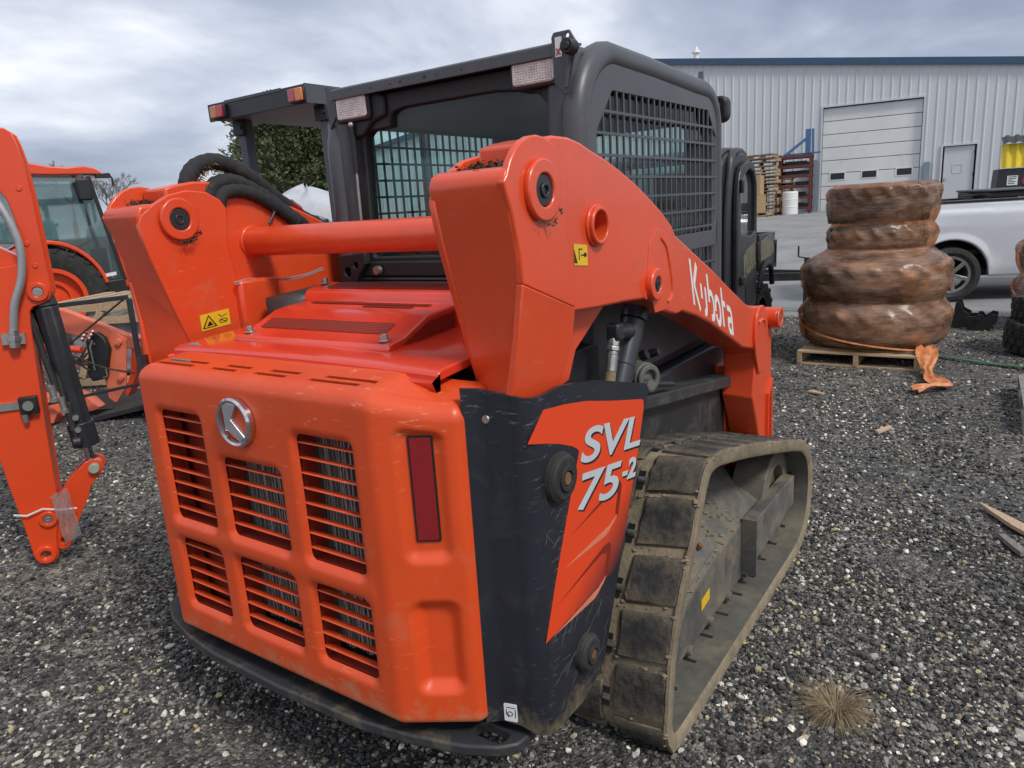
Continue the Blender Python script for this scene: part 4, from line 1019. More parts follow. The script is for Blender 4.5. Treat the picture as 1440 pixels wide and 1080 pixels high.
# ---- chassis
mb = MB(); mb.mm(-0.575, 0.575, 0.19, 0.86, 0.34, 1.15); mb.mm(-0.555, 0.555, 0.86, 2.12, 0.34, 0.94); mb.mm(-0.50, 0.50, 0.86, 2.0, 0.94, 1.28)
mb.obj('chassis', m_blackp, LD, smooth=0, bevel=0.012)
for x0_ in (0.576, -0.70): mb = MB(); mb.mm(x0_, x0_ + 0.124, 0.19, 0.52, 0.40, 1.10); mb.obj('rear_upright', m_blackp, LD, smooth=0)
m_shelf = mat('dirty black steel shelf', (0.030, 0.031, 0.033), 0.6, var=0.25, bump=0.15, bscale=50, dirt=((0.16, 0.14, 0.10), 0.45, 8))
for sg in (1, -1):
    mb = MB()
    sh = [(0.98, 0.955), (1.98, 0.815), (1.98, 0.79), (1.94, 0.775), (0.98, 0.91)]
    mb.prism(sh, YZ, sg * 0.50, sg * 0.645); mb.obj('fender_shelf', m_shelf, LD, smooth=0, bevel=0.006)
    mb = MB(); mb.prism([(1.0, 0.70), (1.0, 0.905), (1.92, 0.775), (1.92, 0.55)], YZ, sg * 0.50, sg * 0.60); mb.obj('lower_side_plate', mat('dusty black side plate', (0.022, 0.022, 0.023), 0.5, var=0.2, dirt=((0.11, 0.10, 0.085), 0.38, 6)), LD, smooth=0)
# ---- towers at the rear with the arm pivots
towO = [(0.135, 1.612)] + [(0.265 + 0.125 * math.cos(R(a)), 1.582 + 0.122 * math.sin(R(a))) for a in range(160, 19, -14)] + [(0.385, 1.60), (0.375, 1.53), (0.374, 1.44), (0.392, 1.330), (0.181, 1.408), (0.178, 1.47), (0.158, 1.55)]
towL = [(0.181, 1.408), (0.392, 1.330), (0.395, 1.25), (0.350, 1.14), (0.166, 1.135), (0.181, 1.29)]
towI = [(0.138, 1.580), (0.150, 1.610), (0.193, 1.640), (0.25, 1.668), (0.31, 1.680), (0.38, 1.674), (0.425, 1.650), (0.446, 1.620), (0.44, 1.57), (0.43, 1.51), (0.445, 1.40), (0.471, 1.27), (0.455, 1.14), (0.264, 1.14), (0.245, 1.20), (0.200, 1.341), (0.157, 1.486)]
secs = [(1.135, 0.264, 0.165, 0.34), (1.18, 0.253, 0.170, 0.34), (1.29, 0.217, 0.181, 0.34), (1.42, 0.177, 0.181, 0.34), (1.50, 0.155, 0.168, 0.34), (1.57, 0.140, 0.149, 0.33), (1.612, 0.136, 0.134, 0.30), (1.632, 0.145, 0.142, 0.26), (1.642, 0.168, 0.165, 0.24)]
for sg in (1, -1):
    mb = MB(); mb.prism(towO, YZ, sg * 0.747, sg * 0.765)
    tw = mb.obj('tower', m_or, LD, bevel=0.004)
    mb = MB(); mb.prism(towL, lambda a, b_, w: (sg * (w - 0.16 * max(0, 1.408 - 0.37 * (a - 0.181) - b_)), a, b_), 0.747, 0.765); mb.obj('tower_skirt', m_or, tw, bevel=0.003)
    mb = MB(); mb.prism(towI, YZ, sg * 0.566, sg * 0.584); mb.obj('inner_plate', m_or, tw, bevel=0.004)
    mb = MB(); vs_ = []
    for z, yi, yo, y1 in secs: vs_ += [(sg * 0.5665, yi + 0.002, z), (sg * (0.7640 - 0.16 * max(0, 1.408 - z)), yo + 0.002, z), (sg * (0.7640 - 0.16 * max(0, 1.40 - z)), y1, z), (sg * 0.5665, y1, z)]
    fs = [(4 * i + j, 4 * i + (j + 1) % 4, 4 * i + 4 + (j + 1) % 4, 4 * i + 4 + j) for i in range(len(secs) - 1) for j in range(4)] + [(0, 1, 2, 3), tuple(4 * (len(secs) - 1) + j for j in (3, 2, 1, 0))]
    mb.add(vs_, fs); mb.obj('rear_plate', m_or, tw, bevel=0.012, smooth=40, segs=3)
    # pivot boss outside and inside with pin
    for xa, xb in ((0.765, 0.779), (0.566, 0.548)):
        mb = MB(); mb.ring((sg * (xa - 0.001 * (1 if xb > xa else -1)), 0.266, 1.593), (sg * xb, 0.266, 1.593), 0.064, 0.034, 36); bo = mb.obj('pivot_boss', m_or, tw, bevel=0.004)
        mb = MB(); e = xb - 0.004 * (1 if xb > xa else -1); mb.cyl((sg * xa, 0.266, 1.593), (sg * e, 0.266, 1.593), 0.033, 0.033, 24); mb.ring((sg * e, 0.266, 1.593), (sg * (xb + 0.001), 0.266, 1.593), 0.016, 0.009, 16); mb.obj('pivot_pin', m_blackp, bo, bevel=0.002)
    # debris lying on the tower top and by the boss
    mb = MB(); dr = random.Random(3 + sg)
    for _ in range(520):
        c = Vector((sg * dr.gauss(0.665, 0.035), dr.gauss(0.222, 0.020), 1.642 + abs(dr.gauss(0, 0.006)))); d = Vector((dr.uniform(-1, 1), dr.uniform(-1, 1), dr.uniform(-0.3, 0.5))).normalized(); s_ = d.orthogonal().normalized(); L = dr.uniform(0.003, 0.012); w = L * 0.3
        mb.add([c - s_ * w * .3, c + d * L * .5 - s_ * w, c + d * L, c + d * L * .5 + s_ * w], [(0, 1, 2, 3)])
    for _ in range(110 if sg < 0 else 14):
        xx = -0.545 if sg < 0 else 0.781; a = R(dr.gauss(285, 26)); c = Vector((xx + dr.uniform(-0.006, 0.010) * (1 if sg < 0 else 0.3), 0.266 + 0.067 * math.cos(a), 1.593 + 0.067 * math.sin(a) - 0.004)); d = Vector((dr.uniform(-1, 1), dr.uniform(-1, 1), dr.uniform(-1, 1))).normalized(); s_ = d.orthogonal().normalized(); L = dr.uniform(0.004, 0.012); w = L * 0.35
        mb.add([c - s_ * w * .3, c + d * L * .5 - s_ * w, c + d * L, c + d * L * .5 + s_ * w], [(0, 1, 2, 3)])
    db = mb.obj('leaf_debris', m_moss, tw, smooth=0, recalc=False); db['kind'] = 'stuff'
    mb = MB(); mb.prism([(0.30, 1.10), (0.49, 1.130), (0.53, 1.20), (0.71, 1.30), (0.40, 1.33)], YZ, sg * 0.665, sg * 0.682); mb.obj('gusset', m_or, tw, smooth=0, bevel=0.003)
# ---- lift arms
armP = [(0.266, 1.690), (0.307, 1.700), (0.37, 1.710), (0.437, 1.709), (0.49, 1.700), (0.536, 1.686), (0.61, 1.667), (0.684, 1.643), (0.77, 1.612), (0.855, 1.575), (0.95, 1.530), (1.028, 1.484), (1.055, 1.455), (1.20, 1.393), (1.364, 1.325), (1.55, 1.240), (1.762, 1.146), (1.83, 1.13), (1.885, 1.122), (1.95, 1.115), (2.06, 1.085), (2.10, 1.06), (2.12, 1.02), (2.125, 0.872), (2.14, 0.60), (2.14, 0.30), (2.00, 0.30), (1.99, 0.50), (1.93, 0.62), (1.86, 0.748), (1.885, 0.86), (1.88, 0.925), (1.85, 0.955), (1.72, 0.985), (1.55, 1.058), (1.365, 1.136), (1.23, 1.182), (1.106, 1.216), (1.06, 1.213), (0.97, 1.235), (0.90, 1.270), (0.86, 1.287), (0.818, 1.292), (0.70, 1.300), (0.55, 1.306), (0.41, 1.315), (0.36, 1.38), (0.30, 1.45), (0.27, 1.50)]
for sg in (1, -1):
    mb = MB(); mb.prism(armP, YZ, sg * 0.610, sg * 0.740, holes=[circle(0.548, 1.508, 0.036, 28)])
    ar = mb.obj('lift_arm', m_or, LD, bevel=0.007, smooth=30)
    if sg > 0: AR = ar
    mb = MB(); mb.ring((sg * 0.660, 0.548, 1.508), (sg * 0.758, 0.548, 1.508), 0.046, 0.0355, 32); mb.ring((sg * 0.738, 0.548, 1.508), (sg * 0.748, 0.548, 1.508), 0.051, 0.040, 32); mb.cyl((sg * 0.650, 0.548, 1.508), (sg * 0.664, 0.548, 1.508), 0.037, 0.037, 28); mb.obj('cross_tube_end', m_or, ar, bevel=0.003)
    mb = MB(); mb.ring((sg * 0.739, 0.878, 1.327), (sg * 0.760, 0.878, 1.327), 0.046, 0.022, 32); bo = mb.obj('cylinder_boss', m_or, ar, bevel=0.004)
    mb = MB(); mb.cyl((sg * 0.735, 0.878, 1.327), (sg * 0.757, 0.878, 1.327), 0.0215, 0.0215, 20); mb.ring((sg * 0.756, 0.878, 1.327), (sg * 0.760, 0.878, 1.327), 0.012, 0.006, 12); mb.obj('pin', m_blackp, bo)
    mb = MB(); pad = arc(0.915, 1.345, 0.135, -130, 95, 22) + [(0.86, 1.44), (0.83, 1.30)]; mb.prism([(a, max(b_, 1.243 if a > 0.88 else 1.29)) for a, b_ in pad], YZ, sg * 0.7395, sg * 0.7418); mb.obj('boss_plate', m_or, ar, bevel=0.001)
    mb = MB(); bead = catmull([(sg * 0.741, 0.938, 1.455), (sg * 0.741, 0.978, 1.425), (sg * 0.741, 1.005, 1.36), (sg * 0.741, 1.020, 1.30), (sg * 0.741, 1.012, 1.275), (sg * 0.741, 0.985, 1.262)], 6); mb.tube(bead, 0.0055, 8); mb.obj('weld_bead', m_or, ar)
    # front knuckle
    kn = arc(1.93, 1.035, 0.085, 150, 10, 10) + [(2.03, 0.97), (2.00, 0.89), (1.955, 0.84), (1.90, 0.845), (1.86, 0.93), (1.845, 1.0)]
    mb = MB(); mb.prism(kn, YZ, sg * 0.7395, sg * 0.752); kb = mb.obj('knuckle_plate', m_or, ar, bevel=0.003)
    mb = MB(); mb.tube(catmull([(sg * 0.752, 1.885, 1.055), (sg * 0.752, 1.93, 1.062), (sg * 0.752, 1.965, 1.05), (sg * 0.752, 1.975, 1.025)], 5), 0.006, 8); mb.obj('weld_bead', m_or, kb)
    mb = MB(); mb.cyl((sg * 0.70, 2.095, 1.045), (sg * 0.775, 2.095, 1.045), 0.044, 0.044, 28); mb.ring((sg * 0.774, 2.095, 1.045), (sg * 0.785, 2.095, 1.045), 0.044, 0.026, 28); fb = mb.obj('front_boss', m_or, ar, bevel=0.003)
    mb = MB(); mb.cyl((sg * 0.772, 2.095, 1.045), (sg * 0.782, 2.095, 1.045), 0.025, 0.025, 20); mb.obj('pin', m_rust, fb)
    mb = MB(); mb.cyl((sg * 0.765, 2.105, 0.998), (sg * 0.765, 2.105, 0.985), 0.010, 0.006, 10); mb.obj('grease_fitting', m_zinc, fb)
    mb = MB(); mb.prism([(2.05, 0.40), (2.05, 0.72), (2.115, 0.78), (2.125, 0.42)], YZ, sg * 0.7405, sg * 0.752, holes=[[(2.062, 0.44), (2.062, 0.70), (2.10, 0.735), (2.108, 0.46)]]); mb.obj('step_bracket', m_or, ar, smooth=0)
    mb = MB(); mb.mm(sg * 0.46, sg * 0.60, 1.94, 2.15, 0.30, 0.86); mb.mm(sg * 0.40, sg * 0.61, 2.0, 2.1, 0.62, 0.80); mb.obj('inner_bracket', m_or, ar, bevel=0.008)
    # lift cylinder
    top = Vector((sg * 0.655, 0.955, 1.262)); bot = Vector((sg * 0.655, 0.56, 0.62)); d = (bot - top).normalized()
    mb = MB(); mb.cyl(top + d * 0.0, top + d * 0.055, 0.041, 0.041, 28); mb.cyl(top + d * 0.058, top + d * 0.6, 0.037, 0.037, 28); mb.cyl(top + d * 0.200, top + d * 0.204, 0.0385, 0.0385, 28); cy = mb.obj('lift_cylinder', mat('blue black cylinder paint', (0.030, 0.034, 0.042), 0.32, var=0.1, dirt=((0.14, 0.13, 0.11), 0.15, 9)), LD, bevel=0.002)
    mb = MB(); mb.cyl(top + Vector((sg * 0.012, 0.0, 0.0)), top + Vector((sg * 0.012, 0.006, 0.022)), 0.010, 0.006, 10); mb.obj('grease_fitting', m_zinc, cy)
    h0 = Vector((sg * 0.672, 0.775, 1.205)); 
    mb = MB(); mb.box(h0 + Vector((0, 0.0, 0.0)), (0.04, 0.045, 0.05)); mb.cyl(h0, h0 + Vector((0, 0.09, -0.012)), 0.021, 0.024, 18); el = mb.obj('hose_elbow', m_blackp, cy, bevel=0.008)
    h1 = h0 + Vector((0, -0.008, -0.018)); hd = (h0 + Vector((0.0, -0.09, -0.27)) - h0).normalized()
    mb = MB(); mb.cyl(h1, h1 + hd * 0.022, 0.017, 0.017, 6); mb.cyl(h1 + hd * 0.022, h1 + hd * 0.036, 0.020, 0.020, 6); mb.cyl(h1 + hd * 0.036, h1 + hd * 0.048, 0.016, 0.016, 12); mb.cyl(h1 + hd * 0.048, h1 + hd * 0.095, 0.0175, 0.0165, 16); mb.obj('hose_fitting', m_zinc, cy, bevel=0.002)
    mb = MB(); mb.tube([h1 + hd * 0.090, h1 + hd * 0.30, h1 + hd * 0.5], 0.016, 12); mb.obj('hydraulic_hose', mat('muddy tan hose', (0.30, 0.235, 0.13), 0.8, var=0.3, vscale=20, dirt=((0.05, 0.045, 0.04), 0.3, 18)), cy)
    # hub with bolt on the chassis side
    mb = MB(); c = Vector((sg * 0.60, 1.015, 1.020)); ax_ = Vector((sg, -0.35, 0)).normalized(); mb.cyl(c, c + ax_ * 0.07, 0.052, 0.050, 24); mb.ring(c + ax_ * 0.07, c + ax_ * 0.085, 0.046, 0.028, 24); hb = mb.obj('hub', mat('greasy grey hub casting', (0.10, 0.10, 0.085), 0.6, var=0.35, bump=0.2, bscale=60, dirt=((0.2, 0.19, 0.14), 0.3, 20)), LD, bevel=0.004)
    mb = MB(); mb.cyl(c + ax_ * 0.06 + Vector((0, -0.012, -0.014)), c + ax_ * 0.095 + Vector((0, -0.012, -0.014)), 0.019, 0.017, 16); mb.obj('bolt', m_zinc, hb)
    mb = MB(); mb.tube([c + Vector((sg * 0.05, 0.04, -0.035)), c + Vector((sg * 0.05, 0.22, -0.075))], 0.010, 8); mb.obj('lever', m_blackp, hb)
    mb = MB(); mb.cyl((sg * 0.60, 1.10, 1.065), (sg * 0.62, 1.10, 1.075), 0.018, 0.016, 10); mb.cyl((sg * 0.60, 1.17, 1.06), (sg * 0.63, 1.17, 1.07), 0.016, 0.012, 10); mb.obj('plug', m_dark, LD)
mb = MB(); mb.cyl((-0.618, 0.562, 1.506), (0.618, 0.562, 1.506), 0.049, 0.049, 40); mb.cyl((-0.615, 0.562, 1.506), (-0.600, 0.562, 1.506), 0.060, 0.053, 40); mb.cyl((0.600, 0.562, 1.506), (0.615, 0.562, 1.506), 0.053, 0.060, 40)
mb.obj('cross_tube', m_or, LD, bevel=0.002)
# maker's name along the right arm
gx_ = Vector((0.412, -0.173)) / 4.25; gy_ = Vector((-0.042, 0.152)); g0 = Vector((1.206, 1.222))
gfn = lambda a, b_, w: (w, g0.x + gx_.x * a + gy_.x * b_, g0.y + gx_.y * a + gy_.y * b_)
def acurve(cx, cy, rx, ry, a0, a1, n=10): return [(cx + rx * math.cos(R(a0 + (a1 - a0) * i / n)), cy + ry * math.sin(R(a0 + (a1 - a0) * i / n))) for i in range(n + 1)]
strokes = [[(0.0, 0.0), (0.0, 1.0)], [(0.58, 1.0), (0.20, 0.52), (0.20, 0.46), (0.56, -0.02)],
           [(0.84, 0.64), (0.84, 0.30)], [(1.26, 0.64), (1.26, 0.26)] + acurve(1.06, 0.24, 0.20, 0.23, 0, -105, 7),
           [(1.58, 1.0), (1.58, 0.36)], [(1.64, 0.60)] + acurve(1.80, 0.32, 0.24, 0.30, 80, -90, 9) + [(1.70, 0.02)],
           acurve(2.48, 0.32, 0.25, 0.31, 205, 550, 20),
           [(3.02, 0.98), (3.02, 0.02)], [(3.10, 0.62), (3.34, 0.62)],
           [(3.56, 0.60), (3.84, 0.61)] + acurve(3.86, 0.40, 0.20, 0.21, 80, 0, 5) + [(4.06, -0.02)], [(3.96, 0.33), (3.76, 0.33)] + acurve(3.76, 0.18, 0.15, 0.15, 100, 265, 7) + [(3.94, 0.03)]]
for i, st in enumerate(strokes):
    mb = MB(); ribbon(mb, st, 0.150, gfn, 0.7398, 0.7412 + 0.0002 * (i % 3)); mb.obj('lettering', m_white, AR, smooth=0, recalc=True)
# warning stickers on the arm and left tower
def warn(parent, x, y0, y1, z0, z1, skew, flip, cut=False):
    sg = 1 if flip > 0 else 1
    fn = lambda a, b_, w: (x + w, y0 + (y1 - y0) * a, z0 + (z1 - z0) * b_ + skew * a)
    mb = MB(); mb.prism([(0, 0), (1, 0), (1, 1), (0, 1)], fn, 0.0, 0.0015); w_ = mb.obj('warning_sticker', m_yellow, parent, smooth=0)
    mb = MB()
    if not cut: ribbon(mb, [(0.06, 0.14), (0.28, 0.86), (0.50, 0.14), (0.05, 0.14)], 0.05, fn, 0.0016, 0.0022); mb.prism([(0.18, 0.22), (0.40, 0.24), (0.30, 0.55)], fn, 0.0016, 0.0022); ribbon(mb, circle(0.76, 0.36, 0.13, 16) + [(0.89, 0.36)], 0.035, fn, 0.0016, 0.0022); ribbon(mb, [(0.67, 0.46), (0.85, 0.26)], 0.035, fn, 0.0023, 0.0026); ribbon(mb, [(0.62, 0.82), (0.70, 0.62), (0.90, 0.72)], 0.03, fn, 0.0016, 0.0022)
    else: mb.prism([(0.0, 0.1), (0.22, 0.1), (0.0, 0.75)], fn, 0.0016, 0.0022); ribbon(mb, [(0.36, 0.25), (0.36, 0.78), (0.62, 0.78)], 0.05, fn, 0.0016, 0.0022); ribbon(mb, [(0.5, 0.5), (0.72, 0.5)], 0.06, fn, 0.0016, 0.0022); mb.prism(circle(0.82, 0.52, 0.11, 12), fn, 0.0016, 0.0022)
    mb.obj('sticker_symbol', m_ink, w_, smooth=0)
warn(AR, 0.7405, 0.436, 0.500, 1.423, 1.472, -0.007, 1, True)
LT = [o for o in bpy.data.objects if o.name.startswith('inner_plate')][-1]
warn(LT.parent, -0.5655, 0.287, 0.395, 1.237, 1.289, 0.008, 1)

# ---- cab
CB = LD
side_out = [(0.925, 0.96)] + [(0.925, 1.75)] + [(1.115 + 0.19 * math.cos(R(a)), 1.845 + 0.19 * math.sin(R(a))) for a in range(180, 88, -10)] + [(1.40, 2.030), (1.80, 2.012)] + [(1.90 + 0.185 * math.cos(R(a)), 1.822 + 0.185 * math.sin(R(a))) for a in range(88, -1, -11)] + [(2.095, 1.40), (2.095, 0.98)]
octo = [(1.082, 1.893), (1.92, 1.893), (2.031, 1.774), (2.031, 1.475), (1.965, 1.425), (1.10, 1.425), (0.972, 1.53), (0.972, 1.771)]
octo2 = [(1.60, 1.362), (2.035, 1.362), (2.045, 1.34), (2.045, 1.12), (1.96, 1.06), (1.60, 1.20)]
def clipline(poly, axis_, val):                # where a bar at y=val (axis 0) or z=val (axis 1) crosses the opening
    o = []
    for (a, b_) in zip(poly, poly[1:] + poly[:1]):
        p, q = a[axis_], b_[axis_]
        if (p - val) * (q - val) < 0: t = (val - p) / (q - p); o.append(a[1 - axis_] + t * (b_[1 - axis_] - a[1 - axis_]))
    return (min(o), max(o)) if len(o) >= 2 else None
for sg in (1, -1):
    mb = MB(); inset = [(1.50 + (y - 1.50) * 0.975 - 0.008, 1.5 + (z - 1.5) * 0.965) for y, z in side_out]
    mb.prism(inset, YZ, sg * 0.522, sg * 0.530, holes=[octo, octo2]); pl = mb.obj('side_guard', m_cab, CB, bevel=0.002)
    mb = MB()
    for poly in (octo, octo2):
        y = 0.972 + 0.048
        while y < 2.05:
            c = clipline(poly, 0, y)
            if c: mb.mm(sg * 0.523, sg * 0.529, y - 0.0042, y + 0.0042, c[0] - 0.002, c[1] + 0.002)
            y += 0.0475
        z = 1.893 - 0.062 if poly is octo else 1.362 - 0.062
        while z > 1.04:
            c = clipline(poly, 1, z)
            if c: mb.mm(sg * 0.5225, sg * 0.5295, c[0] - 0.002, c[1] + 0.002, z - 0.0042, z + 0.0042)
            z -= 0.064
    mb.obj('guard_grid', m_cab, pl, smooth=0)
    # side glass just inside the guard, tubular pillar and roof rail
    mb = MB(); mb.mm(sg * 0.495, sg * 0.500, 0.99, 2.02, 1.0, 1.90); mb.obj('side_glass', m_glass, CB, smooth=0)
    rail = [(sg * 0.497, y, z) for y, z in [(0.905, 0.96), (0.905, 1.70)] + [(1.115 + 0.21 * math.cos(R(a)), 1.788 + 0.21 * math.sin(R(a))) for a in range(176, 86, -9)] + [(1.40, 1.990), (1.80, 1.972)] + [(1.90 + 0.148 * math.cos(R(a)), 1.822 + 0.148 * math.sin(R(a))) for a in range(88, -1, -9)] + [(2.052, 1.40), (2.052, 0.98)]]
    mb = MB(); mb.tube(rail, 0.043, 16); mb.obj('side_rail', m_cab, CB, smooth=60)
    # rear pillar, broad and rounded
    mb = MB(); mb.prism(rrect(0.405, 0.50, 0.880, 0.99, 0.035, 5), lambda a, b_, w: (sg * a, b_, w), 0.96, 1.985); mb.obj('rear_pillar', m_cab, CB, smooth=60)
    mb = MB(); mb.prism(rrect(0.44, 0.53, 1.99, 2.085, 0.03, 4), lambda a, b_, w: (sg * a, b_, w), 0.96, 1.93); mb.obj('front_pillar', m_cab, CB, smooth=60)
m_head = mat('grey headliner', (0.055, 0.057, 0.060), 0.8, var=0.1)
mb = MB(); mb.mm(-0.50, 0.50, 0.93, 2.06, 1.955, 2.012); mb.obj('roof', m_cab, CB, bevel=0.02)
mb = MB(); mb.mm(-0.46, 0.46, 0.98, 2.03, 1.90, 1.953); mb.obj('headliner', m_head, CB, smooth=0)
# rear visor sheet and dark recess below
mb = MB(); mb.prism([(0.855, 1.972), (0.855, 2.004), (0.862, 2.010), (1.0, 2.026), (1.0, 2.018), (0.866, 1.998), (0.866, 1.972)], lambda a, b_, w: (w, a, b_), -0.46, 0.475)
vz = mb.obj('visor', m_cab, CB, bevel=0.002)
mb = MB()
for x, r in ((-0.26, .0035), (-0.17, .0035), (-0.125, .005), (-0.02, .006), (0.03, .0035), (0.13, .0035)): mb.cyl((x, 0.8545, 1.988), (x, 0.8555, 1.988), r, r, 10)
mb.obj('bolt_hole', m_ink, vz, smooth=0)
rear_out = [(-0.455, 1.00), (0.455, 1.00), (0.455, 1.975), (-0.455, 1.975)]
wnd = [(0.408, 1.42), (0.408, 1.80)] + arc(0.33, 1.825, 0.078, 0, 80, 6) + [(0.20, 1.918), (-0.16, 1.918), (-0.205, 1.912), (-0.225, 1.895), (-0.228, 1.862), (-0.30, 1.858)] + arc(-0.315, 1.815, 0.045, 90, 180, 4) + [(-0.372, 1.42)]
mb = MB(); mb.prism(rear_out, XZ, 0.900, 0.945, holes=[wnd]); mb.obj('rear_frame', m_cabdark, CB, bevel=0.006)
mb = MB(); mb.mm(-0.40, 0.41, 0.918, 0.923, 1.39, 1.95); mb.obj('rear_window', m_glass_rear, CB, smooth=0)
mb = MB(); mb.mm(-0.455, 0.455, 0.87, 0.899, 1.35, 1.405); mb.mm(-0.50, 0.50, 0.855, 0.90, 1.27, 1.335); mb.mm(-0.42, 0.455, 0.865, 0.899, 1.335, 1.348); mb.obj('rear_sill', m_cabdark, CB, bevel=0.008)
mb = MB(); mb.prism([(-0.50, 1.29), (-0.44, 1.29), (-0.40, 1.36), (-0.36, 1.40), (-0.36, 1.44), (-0.50, 1.43)], XZ, 0.84, 0.87, holes=[circle(-0.455, 1.37, 0.018, 14), circle(-0.41, 1.395, 0.012, 12)]); hg = mb.obj('hinge_bracket', m_cabdark, CB, bevel=0.003)
mb = MB(); mb.cyl((-0.315, 0.862, 1.375), (-0.315, 0.845, 1.375), 0.017, 0.015, 16); mb.obj('bolt', m_zinc, hg)
# engine bay closing sheet in front of the rear window
mb = MB(); mb.add([(-0.53, 0.72, 1.262), (0.53, 0.72, 1.262), (0.53, 0.86, 1.30), (-0.53, 0.86, 1.30), (-0.53, 0.72, 1.24), (0.53, 0.72, 1.24), (0.53, 0.86, 1.24), (-0.53, 0.86, 1.24)], [(0, 1, 2, 3), (7, 6, 5, 4), (0, 4, 5, 1), (1, 5, 6, 2), (2, 6, 7, 3), (3, 7, 4, 0)]); mb.obj('cowl', m_blackp, CB, bevel=0.006)
# work lamps
for x0, x1, z0, z1 in ((0.303, 0.458, 1.910, 1.984), (-0.455, -0.300, 1.902, 1.980)):
    cx, cz = (x0 + x1) / 2, (z0 + z1) / 2; w, h = (x1 - x0), (z1 - z0)
    mb = MB(); mb.prism(rrect(cx - w * .55, cx + w * .55, cz - h * .62, cz + h * .62, 0.018), XZ, 0.872, 0.945); lp = mb.obj('work_lamp', m_dark, CB, bevel=0.006)
    mb = MB(); mb.prism(rrect(cx - w * .47, cx + w * .47, cz - h * .47, cz + h * .47, 0.012), XZ, 0.867, 0.873); ln = mb.obj('lamp_lens', m_lens, lp, bevel=0.003)
    mb = MB()
    for k in range(9): z = cz - h * .38 + h * .76 * k / 8; mb.mm(cx - w * .42, cx + w * .42, 0.8645, 0.868, z - 0.0016, z + 0.0016)
    if x0 > 0:
        for k in range(14): x = cx - w * .40 + w * .80 * k / 13; mb.mm(x - 0.0012, x + 0.0012, 0.8642, 0.8678, cz - h * .4, cz + h * .4)
    mb.obj('lens_rib', m_lens, ln, smooth=0)
# plastic corner shroud under the left lamp and gas strut
mb = MB(); mb.prism([(-0.475, 1.99), (-0.28, 1.99), (-0.235, 1.965), (-0.235, 1.90), (-0.30, 1.885), (-0.345, 1.845), (-0.42, 1.835), (-0.47, 1.88)], XZ, 0.885, 0.905); mb.obj('lamp_shroud', m_cabdark, CB, bevel=0.008)
mb = MB(); mb.cyl((-0.392, 0.878, 1.875), (-0.392, 0.878, 1.845), 0.008, 0.008, 10); mb.cyl((-0.392, 0.878, 1.845), (-0.392, 0.878, 1.72), 0.0115, 0.0115, 12); gs = mb.obj('gas_strut', m_dark, CB)
mb = MB(); mb.cyl((-0.392, 0.878, 1.72), (-0.396, 0.878, 1.42), 0.005, 0.005, 8); mb.obj('strut_rod', m_zinc, gs); mb = MB(); mb.ball((-0.392, 0.876, 1.885), 0.012); mb.obj('ball_joint', m_zinc, gs)
# right rear bracket plate with knob, bar and sticker
mb = MB(); mb.prism([(0.462, 1.90), (0.458, 2.022), (0.466, 2.034), (0.517, 2.034), (0.538, 2.0), (0.526, 1.94), (0.506, 1.868), (0.492, 1.868)], XZ, 0.852, 0.860, holes=[circle(0.510, 2.020, 0.0065, 10)]); bk = mb.obj('bracket', m_cab, CB, bevel=0.002)
mb = MB(); mb.cyl((0.528, 0.852, 1.985), (0.528, 0.812, 1.985), 0.021, 0.021, 20); mb.cyl((0.528, 0.812, 1.985), (0.528, 0.806, 1.985), 0.012, 0.012, 16); mb.obj('knob', m_dark, bk, bevel=0.003)
mb = MB(); mb.tube([(0.518, 0.848, 1.962), (0.510, 0.848, 1.92), (0.503, 0.848, 1.885)], 0.006, 8); mb.obj('latch_rod', m_cab, bk)
mb = MB(); mb.mm(0.471, 0.492, 0.8505, 0.8515, 1.968, 2.020); sk = mb.obj('sticker', m_white, bk, smooth=0)
mb = MB(); ribbon(mb, [(0.475, 1.973), (0.488, 1.990)], 0.005, XZ, 0.8495, 0.8502); ribbon(mb, [(0.488, 1.973), (0.475, 1.990)], 0.005, XZ, 0.8488, 0.8494); mb.obj('sticker_cross', m_red, sk, smooth=0)
mb = MB(); mb.prism([(-0.455, 1.93), (-0.455, 2.02), (-0.51, 2.02), (-0.50, 1.88)], XZ, 0.876, 0.884); mb.obj('bracket', m_cab, CB, bevel=0.002)
# interior
mb = MB(); mb.mm(-0.44, 0.44, 1.0, 2.0, 0.94, 0.97); mb.obj('floor_pan', m_dark, CB, smooth=0)
mb = MB(); mb.prism([(1.22, 1.02), (1.70, 1.06), (1.70, 1.15), (1.36, 1.16), (1.24, 1.22)], YZ, -0.25, 0.25); st = mb.obj('seat', m_seat, CB, bevel=0.03)
mb = MB(); mb.prism([(1.22, 1.10), (1.36, 1.08), (1.32, 1.36), (1.28, 1.44), (1.21, 1.44), (1.18, 1.33)], YZ, -0.20, 0.22); mb.obj('seat_back', m_seat, st, bevel=0.04)
for sg in (1, -1):
    mb = MB(); mb.mm(sg * 0.30, sg * 0.42, 1.25, 1.75, 1.10, 1.22); cs = mb.obj('console', m_dark, CB, bevel=0.015)
    mb = MB(); mb.tube([(sg * 0.36, 1.66, 1.22), (sg * 0.36, 1.69, 1.33)], 0.015, 8); mb.ball((sg * 0.36, 1.695, 1.37), (0.028, 0.03, 0.05)); mb.obj('joystick', m_dark, cs)
mb = MB(); mb.tube([(-0.36, 1.85, 1.30), (-0.36, 1.95, 1.36), (0.36, 1.95, 1.36), (0.36, 1.85, 1.30)], 0.016, 8); mb.obj('lap_bar', m_cab, CB)
mb = MB(); mb.mm(0.34, 0.43, 1.80, 1.98, 1.52, 1.66); mb.mm(-0.44, -0.41, 1.1, 1.14, 1.42, 1.50); mb.obj('monitor', m_dark, CB, bevel=0.01)
